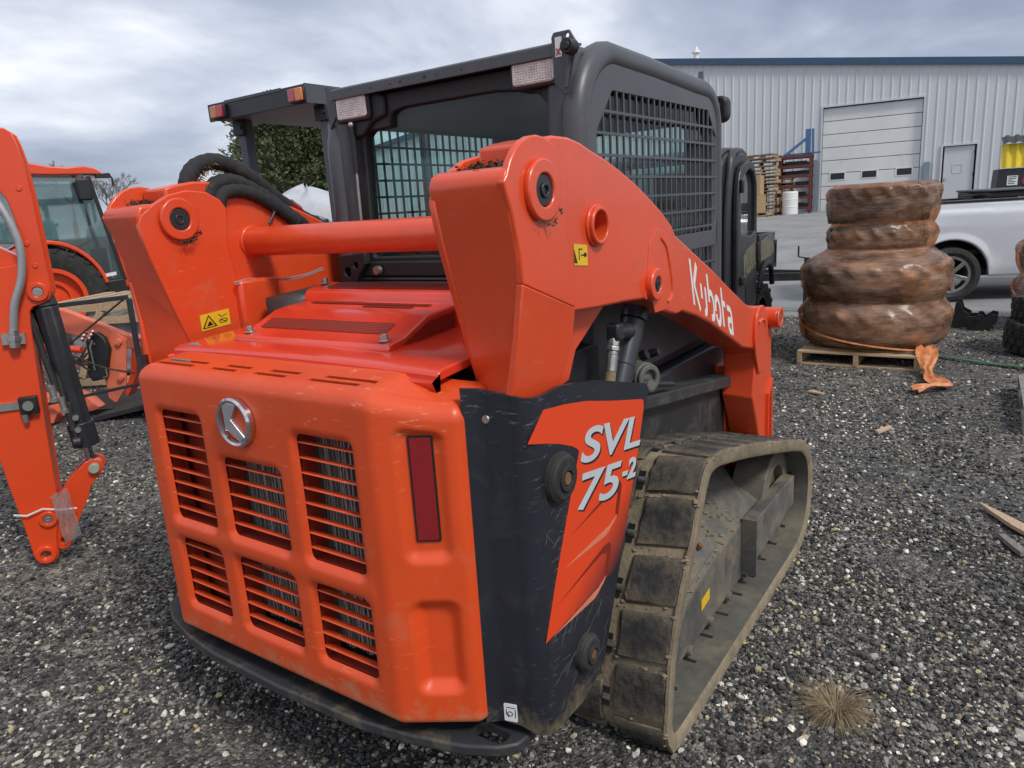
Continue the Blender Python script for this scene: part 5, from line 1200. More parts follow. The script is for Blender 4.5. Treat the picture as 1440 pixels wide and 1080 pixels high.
mb = MB(); mb.prism([(-0.46, 0.97), (0.46, 0.97), (0.46, 1.93), (-0.46, 1.93)], XZ, 2.045, 2.075, holes=[rrect(-0.39, 0.39, 1.02, 1.86, 0.05)]); fd = mb.obj('front_door', m_cabdark, CB, smooth=0)
mb = MB(); mb.mm(-0.40, 0.40, 2.058, 2.063, 1.01, 1.87); mb.obj('door_glass', m_glass, fd, smooth=0)
mb = MB(); mb.tube([(0.0, 2.08, 1.06), (0.12, 2.085, 1.40)], 0.008, 6); mb.obj('wiper', m_dark, fd)
mb = MB(); mb.tube([(0.12, 2.02, 1.62), (0.18, 1.75, 1.40), (0.30, 1.55, 1.33)], 0.016, 8); mb.obj('grab_tube', m_galv, CB)
# antenna/lamp pods at the front roof corner
mb = MB(); mb.prism(rrect(0.45, 0.548, 1.86, 1.965, 0.03), XZ, 2.09, 2.15); mb.obj('front_lamp', m_dark, CB, bevel=0.01)
mb = MB(); mb.prism([(2.00, 1.98), (2.03, 2.06), (2.06, 1.98)], YZ, 0.45, 0.47); mb.obj('lifting_eye', m_cab, CB, smooth=0)
# ---- hoses over the left arm
mb = MB(); p1 = catmull([(-0.66, 0.40, 1.60), (-0.66, 0.372, 1.66), (-0.66, 0.385, 1.725), (-0.66, 0.43, 1.765), (-0.66, 0.505, 1.776), (-0.66, 0.608, 1.735), (-0.66, 0.716, 1.655), (-0.66, 0.834, 1.578), (-0.66, 0.89, 1.556)], 7)
mb.tube(p1, [0.0275 + 0.0012 * math.sin(i * 2.3) for i in range(len(p1))], 14); hs = mb.obj('hose_bundle', m_hose, LD, smooth=60)
mb = MB(); p2 = catmull([(-0.625, 0.42, 1.62), (-0.625, 0.425, 1.67), (-0.625, 0.47, 1.705), (-0.625, 0.54, 1.705), (-0.625, 0.646, 1.655), (-0.625, 0.743, 1.590), (-0.63, 0.81, 1.550)], 7)
mb.tube(p2, [0.0265 + 0.0015 * math.sin(i * 2.1) for i in range(len(p2))], 12); mb.obj('hose_bundle', m_hose, LD, smooth=60)
mb = MB(); p3 = catmull([(-0.60, 0.44, 1.63), (-0.60, 0.47, 1.672), (-0.60, 0.56, 1.672), (-0.60, 0.66, 1.625), (-0.60, 0.75, 1.565)], 7)
mb.tube(p3, [0.023 + 0.0018 * math.sin(i * 2.7) for i in range(len(p3))], 12); mb.obj('hose_bundle', m_hose, LD, smooth=60)
mb = MB(); mb.cyl(p1[-12], p1[-10], 0.034, 0.034, 16); mb.obj('red_band', m_red, hs)
e = Vector(p1[-1]); dd = (Vector(p1[-1]) - Vector(p1[-4])).normalized()
mb = MB(); mb.cyl(e, e + dd * 0.03, 0.031, 0.031, 16); mb.cyl(e + dd * 0.03, e + dd * 0.045, 0.034, 0.034, 6); mb.cyl(e + dd * 0.045, e + dd * 0.085, 0.028, 0.024, 16); mb.obj('hose_fitting', m_zinc, hs)
mb = MB(); mb.tube([e + dd * 0.08, e + dd * 0.2, e + dd * 0.45, e + dd * 0.75], 0.020, 12); mb.obj('steel_pipe', m_or, LD)
mb = MB(); e2 = Vector(p2[-1]); mb.cyl(e2, e2 + Vector((0.0, 0.10, -0.05)), 0.022, 0.018, 12); mb.obj('hose_fitting', m_galv, hs)
mb = MB(); mb.tube([p2[-16], Vector(p2[-16]) + Vector((0.036, 0.0, -0.02)), Vector(p2[-16]) + Vector((0.038, 0.02, -0.06)), Vector(p2[-16]) + Vector((0.038, -0.01, -0.10))], 0.005, 6); mb.obj('cable_tie', m_dark, hs)
mb = MB(); dr = random.Random(11)
for _ in range(260):
    i = dr.randrange(2, 24); P0 = Vector(p1[i]); a = dr.uniform(0, 6.28); c = P0 + Vector((0.030 * abs(math.cos(a)), 0.03 * math.sin(a) * .4 + 0.02, -0.01 + 0.02 * math.sin(a)))
    if dr.random() < 0.45: c = Vector((-0.615 + dr.gauss(0, 0.012), dr.uniform(0.40, 0.49), dr.uniform(1.63, 1.70)))
    d = Vector((dr.uniform(-0.4, 1), dr.uniform(-1, 1), dr.uniform(-1, 0.8))).normalized(); s_ = d.orthogonal().normalized(); L = dr.uniform(0.008, 0.026); w = L * 0.14
    mb.add([c - s_ * w, c + s_ * w, c + d * L], [(0, 1, 2)])
sd = mb.obj('straw', m_straw, hs, smooth=0, recalc=False); sd['kind'] = 'stuff'
mb = MB(); mb.tube(catmull([(-0.545, 0.417, 1.379), (-0.545, 0.479, 1.386), (-0.545, 0.55, 1.372), (-0.545, 0.626, 1.371), (-0.545, 0.723, 1.377), (-0.545, 0.80, 1.392)], 5), 0.0026, 6); mb.tube(catmull([(-0.54, 0.417, 1.374), (-0.54, 0.49, 1.377), (-0.54, 0.56, 1.378), (-0.54, 0.64, 1.365), (-0.54, 0.723, 1.372), (-0.54, 0.80, 1.386)], 5), 0.0022, 6); mb.obj('wire', m_galv, LD)
# ---- rubber tracks
tp = [(0.66, 0.004), (0.606, 0.035), (0.575, 0.10), (0.585, 0.19), (0.608, 0.310), (0.658, 0.428), (0.728, 0.536), (0.795, 0.636), (0.845, 0.725), (0.905, 0.793), (0.99, 0.806), (1.09, 0.790), (1.35, 0.728), (1.72, 0.628), (2.00, 0.548), (2.13, 0.498), (2.225, 0.425), (2.268, 0.33), (2.272, 0.22), (2.235, 0.11), (2.16, 0.04), (2.03, 0.004), (1.72, 0.0), (1.35, 0.0), (0.95, 0.0)]
cp = catmull(tp, 10, True)
seg = [math.dist(cp[i], cp[(i + 1) % len(cp)]) for i in range(len(cp))]; TL_ = sum(seg)
def track_at(s):
    s %= TL_; i = 0
    while s > seg[i]: s -= seg[i]; i += 1
    a, b_ = Vector(cp[i]), Vector(cp[(i + 1) % len(cp)]); t = (b_ - a).normalized(); return a + (b_ - a) * (s / seg[i]), t, Vector((t.y, -t.x))
# path runs rear-up then forward: outward normal points away from the loop centre
def outn(p, n): 
    c = Vector((1.4, 0.35)); return n if (p - c).dot(n) > 0 else -n
NL = 26
def build_track(sg):
    xo, xi = sg * 0.895, sg * 0.560
    TR = LD
    mb = MB(); ns = 208; sec = []
    for i in range(ns):
        p, t, n = track_at(TL_ * i / ns); n = outn(p, n); fr = (i / ns * NL) % 1; 
        base = 0.015
        lip = 0.0035 + 0.0025 * math.sin(i * 1.9) * math.sin(i * 0.63)
        l_ = p - n * lip; a = p - n * base; b_ = p - n * (base + 0.036)
        sec.append([(xo, l_.x, l_.y), (xo - sg * 0.010, l_.x, l_.y), (xo - sg * 0.013, a.x, a.y), (sg * 0.73, a.x, a.y), (xi, a.x, a.y), (xi, b_.x, b_.y), (sg * 0.73, b_.x, b_.y), (xo - sg * 0.008, b_.x, b_.y), (xo, b_.x + n.x * 0.010, b_.y + n.y * 0.010)])
    vs_ = [q for l in sec for q in l]; K_ = 9; mb.add(vs_, [(K_ * i + j, K_ * i + (j + 1) % K_, K_ * ((i + 1) % ns) + (j + 1) % K_, K_ * ((i + 1) % ns) + j) for i in range(ns) for j in range(K_)])
    bt = mb.obj('track_belt', m_belt, TR, smooth=40)
    bt.data.materials.append(m_beltin)
    bt.data.polygons.foreach_set('material_index', [1 if i % 9 in (5, 6) else 0 for i in range(9 * ns)])
    lr = random.Random(9)
    for k in range(NL):
        for (x0, x1, off, lenf) in ((0.722, 0.886, 0.0, 0.85), (0.562, 0.690, 0.5, 0.86)):
            s0 = TL_ * (k + off) / NL; Lg = TL_ / NL * lenf; m_ = 7; mb = MB(); vs_ = []
            dsk = lr.uniform(-0.006, 0.006); wear = lr.uniform(0, 0.003)
            for j in range(m_):
                f = j / (m_ - 1); p, t, n = track_at(s0 + Lg * f); n = outn(p, n); hgt = -wear if 0.05 < f < 0.95 else -0.006
                for x, h in ((sg * x0, -0.017), (sg * (x0 + 0.004), hgt), (sg * (x0 + x1) / 2, hgt + 0.001), (sg * (x1 - 0.004), hgt), (sg * x1, -0.017)):
                    sk = 0.02 * (abs(x) - x0) / (x1 - x0)
                    if j in (0, m_ - 1): sk += lr.uniform(-0.006, 0.006)
                    elif h > -0.01: h += lr.uniform(-0.0022, 0.0008)
                    if abs(abs(x) - x0) < 0.005: x += sg * lr.uniform(-0.002, 0.008)
                    p2_, t2, n2 = track_at(s0 + Lg * f + sk + dsk); n2 = outn(p2_, n2); q = p2_ + n2 * h; vs_.append((x, q.x, q.y))
            mb.add(vs_, [(5 * j + i, 5 * j + i + 1, 5 * j + 6 + i, 5 * j + 5 + i) for j in range(m_ - 1) for i in range(4)] + [(0, 1, 2, 3, 4), tuple(5 * (m_ - 1) + i for i in (4, 3, 2, 1, 0))])
            mb.obj('track_lug', m_lug, bt, bevel=0.003, smooth=30, segs=1)
        mb = MB()
        for dx in (0.697, ):
            p, t, n = track_at(TL_ * (k + 0.20) / NL); n = outn(p, n); q = p - n * 0.013; tt = Vector((0, t.x, t.y)); nn = Vector((0, n.x, n.y))
            mb.bar(Vector((sg * dx, q.x, q.y)) - tt * 0.028, Vector((sg * dx, q.x, q.y)) + tt * 0.028, 0.024, 0.006, up=nn)
        mb.obj('track_window', m_dark, bt, smooth=0)
        mb = MB(); mb.cyl((sg * 0.692, q.x, q.y), (sg * 0.716, q.x, q.y), 0.011, 0.011, 10); mb.obj('track_link', m_zinc, bt)
    mb = MB()
    for _ in range(420):
        k = lr.randrange(NL); f = lr.gauss(0.93, 0.035) if lr.random() < 0.75 else lr.uniform(0, 1); p, t, n = track_at(TL_ * (k + f) / NL); n = outn(p, n); x = lr.uniform(0.70, 0.885) if lr.random() < 0.7 else lr.uniform(0.875, 0.893); r_ = lr.uniform(0.003, 0.010); q = p - n * (0.013 if x < 0.875 else 0.004)
        c = Vector((sg * x, q.x, q.y)); P8 = [c + Vector((lr.uniform(-1, 1), lr.uniform(-1, 1), lr.uniform(-1, 1))).normalized() * r_ * lr.uniform(0.6, 1.2) for _i in range(8)]
        mb.add([c + Vector((r_ * 1.3 * a_, r_ * b_, r_ * 0.8 * c_)) * lr.uniform(0.7, 1.1) for a_, b_, c_ in ((1, 0, 0), (-1, 0, 0), (0, 1, 0), (0, -1, 0), (0, 0, 1), (0, 0, -1))], [(0, 2, 4), (2, 1, 4), (1, 3, 4), (3, 0, 4), (2, 0, 5), (1, 2, 5), (3, 1, 5), (0, 3, 5)])
    mu = mb.obj('mud', m_belt, bt, smooth=60); mu['kind'] = 'stuff'
    # inner guide face markings: moulded cross bars on the inside
    mb = MB()
    for k in range(NL):
        p, t, n = track_at(TL_ * (k + 0.85) / NL); n = outn(p, n); q = p - n * 0.053; tt = Vector((0, t.x, t.y)); nn = Vector((0, n.x, n.y))
        mb.bar(Vector((sg * 0.745, q.x, q.y)), Vector((sg * 0.815, q.x, q.y)), 0.012, 0.004, up=nn)
        mb.bar(Vector((sg * 0.70, q.x, q.y)) - nn * 0.02, Vector((sg * 0.74, q.x, q.y)) - nn * 0.02, 0.05, 0.05, up=nn)
    gb = mb.obj('guide_bar', m_rubber, bt, smooth=0); gb['kind'] = 'stuff'
    # frame
    mb = MB()
    pr = [(0.93, 0.075), (0.985, 0.262), (1.30, 0.298), (1.72, 0.325), (1.95, 0.31), (1.95, 0.12), (1.75, 0.08)]
    n_ = len(pr)
    top = [(0.93, 0.075), (1.00, 0.44), (1.22, 0.575), (1.55, 0.52), (1.95, 0.40), (1.95, 0.12), (1.75, 0.08)]
    mb.add([(sg * 0.785, y, z) for y, z in pr] + [(sg * 0.60, y, z) for y, z in top], [tuple(range(n_)), tuple(range(2 * n_ - 1, n_ - 1, -1))] + [(i, (i + 1) % n_, n_ + (i + 1) % n_, n_ + i) for i in range(n_)])
    fr_ = mb.obj('track_frame', m_tframe, LD, bevel=0.006, smooth=20)
    mb = MB(); mb.prism([(1.602, 0.165), (1.602, 0.335), (2.16, 0.325), (2.16, 0.19)], YZ, sg * 0.7862, sg * 0.842); mb.obj('tension_beam', m_tframe, fr_, bevel=0.005, smooth=0)
    mb = MB(); mb.prism([(1.58, 0.10), (1.58, 0.335), (1.60, 0.335), (1.60, 0.10)], YZ, sg * 0.7865, sg * 0.845); mb.obj('end_plate', m_tframe, fr_, smooth=0)
    fz = lambda x, y: float(np.interp(y, [0.985, 1.30, 1.72], [0.262, 0.298, 0.325])) + (0.785 - x) / 0.185 * (float(np.interp(y, [1.0, 1.22, 1.55], [0.44, 0.575, 0.52])) - float(np.interp(y, [0.985, 1.30, 1.72], [0.262, 0.298, 0.325])))
    mb = MB(); cpl = [(0.772, 1.02), (0.772, 1.30), (0.70, 1.30), (0.70, 1.04)]; mb.add([(sg * x, y, fz(x, y) + h_) for h_ in (0.002, 0.010) for x, y in cpl], [(0, 1, 2, 3), (4, 5, 6, 7), (0, 1, 5, 4), (1, 2, 6, 5), (2, 3, 7, 6), (3, 0, 4, 7)]); mb.obj('cover_plate', m_tframe, fr_, smooth=0, bevel=0.002)
    mb = MB()
    for _ in range(240):
        x = lr.uniform(0.62, 0.78); y = lr.gauss(1.25, 0.20); z = fz(x, min(1.55, max(1.0, y))) + 0.004; r_ = lr.uniform(0.003, 0.011); c = Vector((sg * x, y, z))
        if 0.98 < y < 1.6: mb.add([c + Vector((r_ * 1.3 * a_, r_ * b_, r_ * 0.7 * c_)) * lr.uniform(0.7, 1.1) for a_, b_, c_ in ((1, 0, 0), (-1, 0, 0), (0, 1, 0), (0, -1, 0), (0, 0, 1), (0, 0, -1))], [(0, 2, 4), (2, 1, 4), (1, 3, 4), (3, 0, 4), (2, 0, 5), (1, 2, 5), (3, 1, 5), (0, 3, 5)])
    mu = mb.obj('mud', m_belt, fr_, smooth=60); mu['kind'] = 'stuff'
    for y, z in ((1.06, fz(0.745, 1.06) + 0.01), (1.22, fz(0.745, 1.22) + 0.01)):
        mb = MB(); mb.cyl((sg * 0.745, y, z), (sg * 0.755, y, z + 0.014), 0.012, 0.012, 6); mb.obj('bolt', m_rust, fr_)
    mb = MB(); mb.prism([(1.14, 0.165), (1.22, 0.175), (1.22, 0.215), (1.14, 0.205)], YZ, sg * 0.786, sg * 0.7875); mb.obj('warning_sticker', m_yellow, fr_, smooth=0)
    for y, r, z in ((0.78, 0.155, 0.20), (1.02, 0.085, 0.14), (1.22, 0.085, 0.14), (1.42, 0.085, 0.14), (1.62, 0.085, 0.14), (1.82, 0.085, 0.14)):
        mb = MB(); mb.cyl((sg * 0.62, y, z), (sg * (0.765 if r < 0.1 else 0.80), y, z), r, r, 24); mb.cyl((sg * 0.74, y, z - (0.055 if r < 0.1 else 0)), (sg * 0.80, y, z - (0.055 if r < 0.1 else 0)), 0.022, 0.018, 10); mb.obj('roller', m_tframe, fr_, bevel=0.003)
    mb = MB(); mb.ring((sg * 0.66, 2.02, 0.275), (sg * 0.80, 2.02, 0.275), 0.205, 0.13, 36); mb.cyl((sg * 0.69, 2.02, 0.275), (sg * 0.76, 2.02, 0.275), 0.135, 0.135, 30); mb.obj('front_idler', m_tframe, fr_, bevel=0.005)
    mb = MB(); mb.cyl((sg * 0.68, 1.03, 0.60), (sg * 0.76, 1.03, 0.60), 0.125, 0.125, 30); mb.cyl((sg * 0.60, 1.03, 0.60), (sg * 0.79, 1.03, 0.60), 0.08, 0.08, 24)
    for k in range(14): a = 2 * math.pi * k / 14; mb.cyl((sg * 0.69, 1.03 + 0.135 * math.cos(a), 0.60 + 0.135 * math.sin(a)), (sg * 0.75, 1.03 + 0.135 * math.cos(a), 0.60 + 0.135 * math.sin(a)), 0.018, 0.018, 8)
    mb.obj('drive_sprocket', m_tframe, fr_, bevel=0.003)
build_track(1); build_track(-1)

# ================================================================== things round the loader
class Frame:
    """upright local frame: a along t, w out along n, z up"""
    def __init__(s, o, t):
        s.o = Vector(o); s.t = Vector(t).normalized(); s.n = Vector((s.t.y, -s.t.x, 0)); s.sa = 1.0
    def __call__(s, a, w, z): q = s.o + s.t * (a * s.sa) + s.n * w; return (q.x, q.y, q.z + z)
    def az(s): return lambda a, b_, w: s(a, w, b_)
    def aw(s): return lambda a, b_, z: s(a, b_, z)
    def box(s, mb, a0, a1, w0, w1, z0, z1): return mb.add([s(a, w, z) for z in (z0, z1) for w in (w0, w1) for a in (a0, a1)], [(0, 2, 3, 1), (4, 5, 7, 6), (0, 1, 5, 4), (2, 6, 7, 3), (0, 4, 6, 2), (1, 3, 7, 5)])
# ---- backhoe dipper at the left edge
FB = Frame((-2.2, 0.30, 0), (0.52621, 0.85035, 0))
BH = thing('backhoe_arm', FB(0, -0.07, 0), 'bright orange backhoe arm hanging at the left edge with black hydraulic cylinder', 'backhoe arm')
dip = [(0.10, 2.062), (0.158, 2.050), (0.196, 2.041), (0.218, 2.022), (0.230, 1.975), (0.240, 1.90), (0.247, 1.737), (0.249, 1.549), (0.248, 1.36), (0.245, 1.315), (0.233, 1.288), (0.205, 1.272), (0.165, 1.262), (0.148, 1.245), (0.140, 1.19), (0.128, 1.0), (0.112, 0.70), (0.100, 0.42), (0.094, 0.30), (0.080, 0.23), (0.060, 0.16), (0.052, 0.09)] + arc(0.0, 0.066, 0.052, 20, -175, 12) + [(-0.062, 0.20), (-0.085, 0.42), (-0.105, 0.66), (-0.15, 0.98), (-0.20, 1.3), (-0.24, 1.65), (-0.20, 1.95), (-0.10, 2.06)]
hole1 = [(0.02, 1.80), (0.085, 1.805), (0.125, 1.785), (0.150, 1.74), (0.168, 1.62), (0.166, 1.50), (0.150, 1.46), (0.02, 1.44)]
mb = MB(); mb.prism(dip, FB.az(), 0.0, -0.022, holes=[hole1, circle(0.0, 0.068, 0.020, 16)]); bm_ = mb.obj('dipper_plate', m_or_fresh, BH, bevel=0.004)
mb = MB(); mb.prism(dip, FB.az(), -0.120, -0.142, holes=[hole1, circle(0.0, 0.068, 0.020, 16)]); mb.obj('dipper_plate', m_or_fresh, BH, bevel=0.004)
mb = MB(); ins = [(0.112 - (0.112 - a) * 0.96 - 0.004, b_) for a, b_ in dip[12:19]] + [(-0.05, 0.30), (-0.09, 0.66), (-0.14, 0.98), (-0.19, 1.3), (-0.02, 1.40), (0.16, 1.42), (0.22, 1.36), (0.22, 1.30)]; mb.prism(ins, FB.az(), -0.0225, -0.1195); mb.prism([(0.19, 1.52), (0.235, 1.52), (0.232, 1.90), (0.215, 2.0), (0.15, 2.035), (0.0, 2.035), (0.0, 1.90), (0.19, 1.90)], FB.az(), -0.0225, -0.1195); mb.obj('dipper_core', m_or_fresh, BH, bevel=0.004)
mb = MB(); mb.prism([(-0.02, 1.60), (0.13, 1.50), (0.166, 1.46), (0.02, 1.40), (-0.1, 1.42)], FB.az(), -0.03, -0.11); mb.obj('gusset', m_or_fresh, BH, smooth=0)
mb = MB(); mb.prism([(0.20, 2.0), (0.12, 2.045), (-0.35, 2.16), (-0.95, 2.22), (-1.35, 2.18), (-1.35, 1.93), (-0.9, 1.96), (-0.3, 1.86), (-0.1, 1.78)], FB.az(), -0.035, -0.107); mb.obj('boom', m_or_fresh, BH, bevel=0.01)
for a, z, r in ((0.195, 1.328, 0.043), (0.040, 0.245, 0.040), (0.0, 0.068, 0.044)):
    mb = MB(); mb.ring(FB(a, -0.001, z), FB(a, 0.016, z), r, r * 0.52, 28); bo = mb.obj('pin_boss', m_or_fresh, bm_, bevel=0.003)
    if z != 0.068: mb = MB(); mb.cyl(FB(a, -0.01, z), FB(a, 0.013, z), r * 0.50, r * 0.48, 20); mb.ring(FB(a, 0.012, z), FB(a, 0.0155, z), r * .28, r * .16, 14); mb.obj('pin', m_zinc, bo)
for a, z in ((0.205, 1.785), (0.190, 1.545), (0.205, 1.445)):
    mb = MB(); mb.cyl(FB(a, -0.001, z), FB(a, 0.005, z), 0.013, 0.010, 14); mb.obj('rivet', m_or_fresh, bm_)
c0, c1 = Vector(FB(0.205, -0.055, 1.255)), Vector(FB(0.252, -0.055, 0.585)); d = (c1 - c0).normalized()
mb = MB(); mb.cyl(c0, c1, 0.052, 0.052, 8); mb.cyl(c0 - d * 0.07, c0, 0.04, 0.052, 16); cyb = mb.obj('cylinder', m_blackp, BH, bevel=0.006)
mb = MB(); mb.cyl(c1 - d * 0.10, c1 + d * 0.02, 0.060, 0.060, 24); mb.obj('cylinder_gland', m_blackp, cyb, bevel=0.004)
mb = MB(); mb.cyl(c1, c1 + d * 0.13, 0.020, 0.020, 20); mb.obj('cylinder_rod', m_chrome, cyb)
mb = MB(); mb.cyl(c1 + d * 0.12, c1 + d * 0.15, 0.030, 0.030, 16); mb.obj('rod_eye', m_blackp, cyb)
mb = MB(); mb.tube([FB(0.135, -0.03, 1.24), FB(0.165, -0.02, 1.0), FB(0.185, -0.01, 0.86)], 0.016, 8); mb.tube([FB(0.150, -0.10, 1.24), FB(0.20, -0.03, 0.95), FB(0.205, 0.0, 0.80), FB(0.22, 0.0, 0.66)], 0.013, 8); mb.obj('hydraulic_hose', m_rubber, cyb)
for q in ((0.196, 0.80), (0.165, 0.86)): mb = MB(); mb.cyl(FB(q[0], 0.0, q[1] + 0.03), FB(q[0] + 0.005, 0.0, q[1] - 0.03), 0.017, 0.017, 8); mb.cyl(FB(q[0] + 0.005, 0.0, q[1] - 0.03), FB(q[0] + 0.007, 0, q[1] - 0.05), 0.022, 0.022, 6); mb.obj('hose_fitting', m_zinc, cyb)
for z in (0.72, 0.66): mb = MB(); mb.cyl(FB(0.24, 0.0, z), FB(0.24, 0.014, z), 0.016, 0.014, 8); mb.obj('bolt', m_zinc, cyb)
mb = MB(); mb.bar(FB(0.222, 0.0, 0.80), FB(0.226, 0.0, 0.60), 0.02, 0.02); mb.cyl(FB(0.21, 0.0, 0.60), FB(0.245, 0.0, 0.60), 0.028, 0.026, 12); mb.obj('port_block', m_blackp, cyb, bevel=0.004)
for w0, w1 in ((0.003, -0.018), (-0.095, -0.118)):
    lk_ = arc(0.272, 0.455, 0.040, 120, -40, 10) + [(0.245, 0.37), (0.215, 0.30), (0.17, 0.22), (0.135, 0.15), (0.11, 0.10)] + arc(0.075, 0.105, 0.036, -20, -160, 6) + [(0.035, 0.17), (0.055, 0.25), (0.085, 0.32), (0.14, 0.40), (0.20, 0.455), (0.235, 0.485)]
    mb = MB(); mb.prism(lk_, FB.az(), w0 - 0.02, w1 - 0.02, holes=[circle(0.082, 0.115, 0.017, 14)]); lk2 = mb.obj('link_plate', m_or_fresh, BH, bevel=0.004)
mb = MB(); mb.cyl(FB(0.272, -0.16, 0.455), FB(0.272, 0.012, 0.455), 0.024, 0.024, 18); mb.obj('link_pin', mat('green grey pin', (0.30, 0.36, 0.28), 0.5), BH, bevel=0.003)
mb = MB(); mb.tube(catmull([FB(0.09, 0.02, 1.80), FB(0.145, 0.035, 1.66), FB(0.168, 0.04, 1.53), FB(0.150, 0.04, 1.40), FB(0.100, 0.035, 1.28), FB(0.075, 0.03, 1.17)], 7), 0.017, 12); hh = mb.obj('grey_hose', m_galv, BH)
mb = MB(); mb.cyl(FB(0.073, 0.03, 1.17), FB(0.066, 0.03, 1.09), 0.022, 0.022, 12); mb.cyl(FB(0.070, 0.03, 1.14), FB(0.068, 0.03, 1.12), 0.028, 0.028, 6); mb.bar(FB(0.02, 0.015, 1.13), FB(0.11, 0.015, 1.125), 0.02, 0.05); mb.obj('hose_clamp', m_zinc, hh)
mb = MB(); FB.box(mb, 0.03, 0.105, 0.0, 0.035, 0.775, 0.855); vb = mb.obj('valve_block', m_dark, BH, bevel=0.004)
mb = MB(); FB.box(mb, -0.10, 0.03, 0.0, 0.012, 0.80, 0.835); mb.cyl(FB(0.068, 0.03, 0.815), FB(0.068, 0.05, 0.815), 0.024, 0.022, 16); mb.cyl(FB(0.045, 0.02, 0.775), FB(0.045, 0.02, 0.735), 0.015, 0.012, 8); mb.obj('fitting', m_zinc, vb)
mb = MB(); ribbon(mb, [(-0.09, 0.30), (-0.04, 0.285), (0.03, 0.305), (0.10, 0.285), (0.17, 0.278)], 0.008, FB.az(), 0.018, 0.020); mb.obj('zip_tie', m_white, BH, smooth=0)
m_film_w = glass('clear plastic film scrap', (0.9, 0.88, 0.88), 0.12, 0.25, 0.75)
mb = MB(); rr_ = random.Random(2); pts = [[FB(0.09 + 0.075 * i / 5 - 0.02 * j / 6 + rr_.uniform(-.006, .006), 0.012 + rr_.uniform(0, 0.018), 0.11 + 0.25 * j / 6 + 0.03 * i / 5) for i in range(6)] for j in range(7)]
mb.add([q for l in pts for q in l], [(6 * j + i, 6 * j + i + 1, 6 * j + 7 + i, 6 * j + 6 + i) for j in range(6) for i in range(5)]); mb.obj('plastic_film', m_film_w, BH, recalc=False)

# ---- tyres and wheels
def tyre(mb, c, ax_, r, w, lugs=0, lh=0.02, n=40, inner=0.58):
    c = Vector(c); ax_ = Vector(ax_).normalized(); x = ax_.orthogonal().normalized(); y = ax_.cross(x)
    sec = [(inner, -0.36), (0.80, -0.50), (0.93, -0.47), (0.985, -0.36), (1.0, -0.15), (1.0, 0.15), (0.985, 0.36), (0.93, 0.47), (0.80, 0.50), (inner, 0.36)]
    m = len(sec); vs_ = []
    for i in range(n):
        a = 2 * math.pi * i / n; d = x * math.cos(a) + y * math.sin(a); vs_ += [c + d * r * s_ + ax_ * w * t for s_, t in sec]
    mb.add(vs_, [(i * m + j, i * m + (j + 1) % m, ((i + 1) % n) * m + (j + 1) % m, ((i + 1) % n) * m + j) for i in range(n) for j in range(m)])
    for k in range(lugs):
        for sd in (-1, 1):
            a0 = 2 * math.pi * (k + (0.5 if sd > 0 else 0)) / lugs; P = []
            for (t, da) in ((0.02, 0.0), (0.50, 0.55)):
                for e in (-0.17, 0.17):
                    a = a0 + (da + e) * 2 * math.pi / lugs; d = x * math.cos(a) + y * math.sin(a); rb = 0.99 if t < 0.3 else 0.93
                    P += [c + d * (r * rb - 0.01) + ax_ * (w * t * sd), c + d * (r * rb + lh) + ax_ * (w * t * sd)]
            mb.add(P, [(0, 2, 3, 1), (4, 5, 7, 6), (0, 1, 5, 4), (2, 6, 7, 3), (1, 3, 7, 5), (0, 4, 6, 2)])
def wheel(parent, name, c, ax_, r, w, mr, lugs=0, lh=0.02, inner=0.58, spokes=0):
    c = Vector(c); ax_ = Vector(ax_).normalized()
    mb = MB(); tyre(mb, c, ax_, r, w, lugs, lh, inner=inner); wh = mb.obj(name, m_rubber, parent, smooth=40)
    mb = MB(); mb.ring(c - ax_ * w * 0.34, c + ax_ * w * 0.40, r * inner * 1.02, r * inner * 0.88, 36)
    x = ax_.orthogonal().normalized(); y = ax_.cross(x)
    if spokes:
        for k in range(spokes):
            a = 2 * math.pi * k / spokes; d = x * math.cos(a) + y * math.sin(a); mb.bar(c + ax_ * w * 0.30, c + d * r * inner * 0.92 + ax_ * w * 0.34, r * 0.13, 0.03, up=ax_)
        mb.cyl(c + ax_ * w * 0.1, c + ax_ * w * 0.36, r * 0.15, r * 0.13, 20)
    else:
        mb.cyl(c + ax_ * w * 0.02, c + ax_ * w * 0.08, r * inner * 0.9, r * inner * 0.9, 36); mb.ring(c + ax_ * w * 0.08, c + ax_ * w * 0.2, r * inner * 0.62, r * inner * 0.5, 28); mb.cyl(c + ax_ * w * 0.05, c + ax_ * w * 0.28, r * 0.14, r * 0.12, 20)
    mb.obj('rim', mr, wh, bevel=0.003)
    return wh

# ---- tractor with a cab behind
FT = Frame((-9.75, 3.80, 0), (0.30, 0.954, 0)); FT.sa = 0.885
TR2 = thing('cab_tractor', FT(0.6, -0.6, 0), 'orange tractor with glass cab and black mirror behind the backhoe arm', 'tractor')
mb = MB(); rp = [(-0.95, 2.52), (-0.90, 2.60), (-0.5, 2.63), (-0.04, 2.615), (0.30, 2.545), (0.55, 2.53), (0.80, 2.545), (0.94, 2.51), (1.03, 2.455), (1.04, 2.42), (0.9, 2.425), (0.3, 2.43), (-0.9, 2.47)]
mb.prism(rp, FT.az(), 0.05, -1.35); mb.obj('cab_roof', m_or_fresh, TR2, bevel=0.05, segs=3)
post = [[(0.83, 2.40), (1.10, 0.90)], [(-0.75, 2.46), (-0.62, 1.55)], [(-0.02, 2.44), (0.04, 1.55)]]
for w in (0.0, -1.30):
    for (a0, z0), (a1, z1) in post: mb = MB(); mb.bar(FT(a0, w, z0), FT(a1, w, z1), 0.06, 0.05); mb.obj('cab_post', m_dark, TR2, smooth=0)
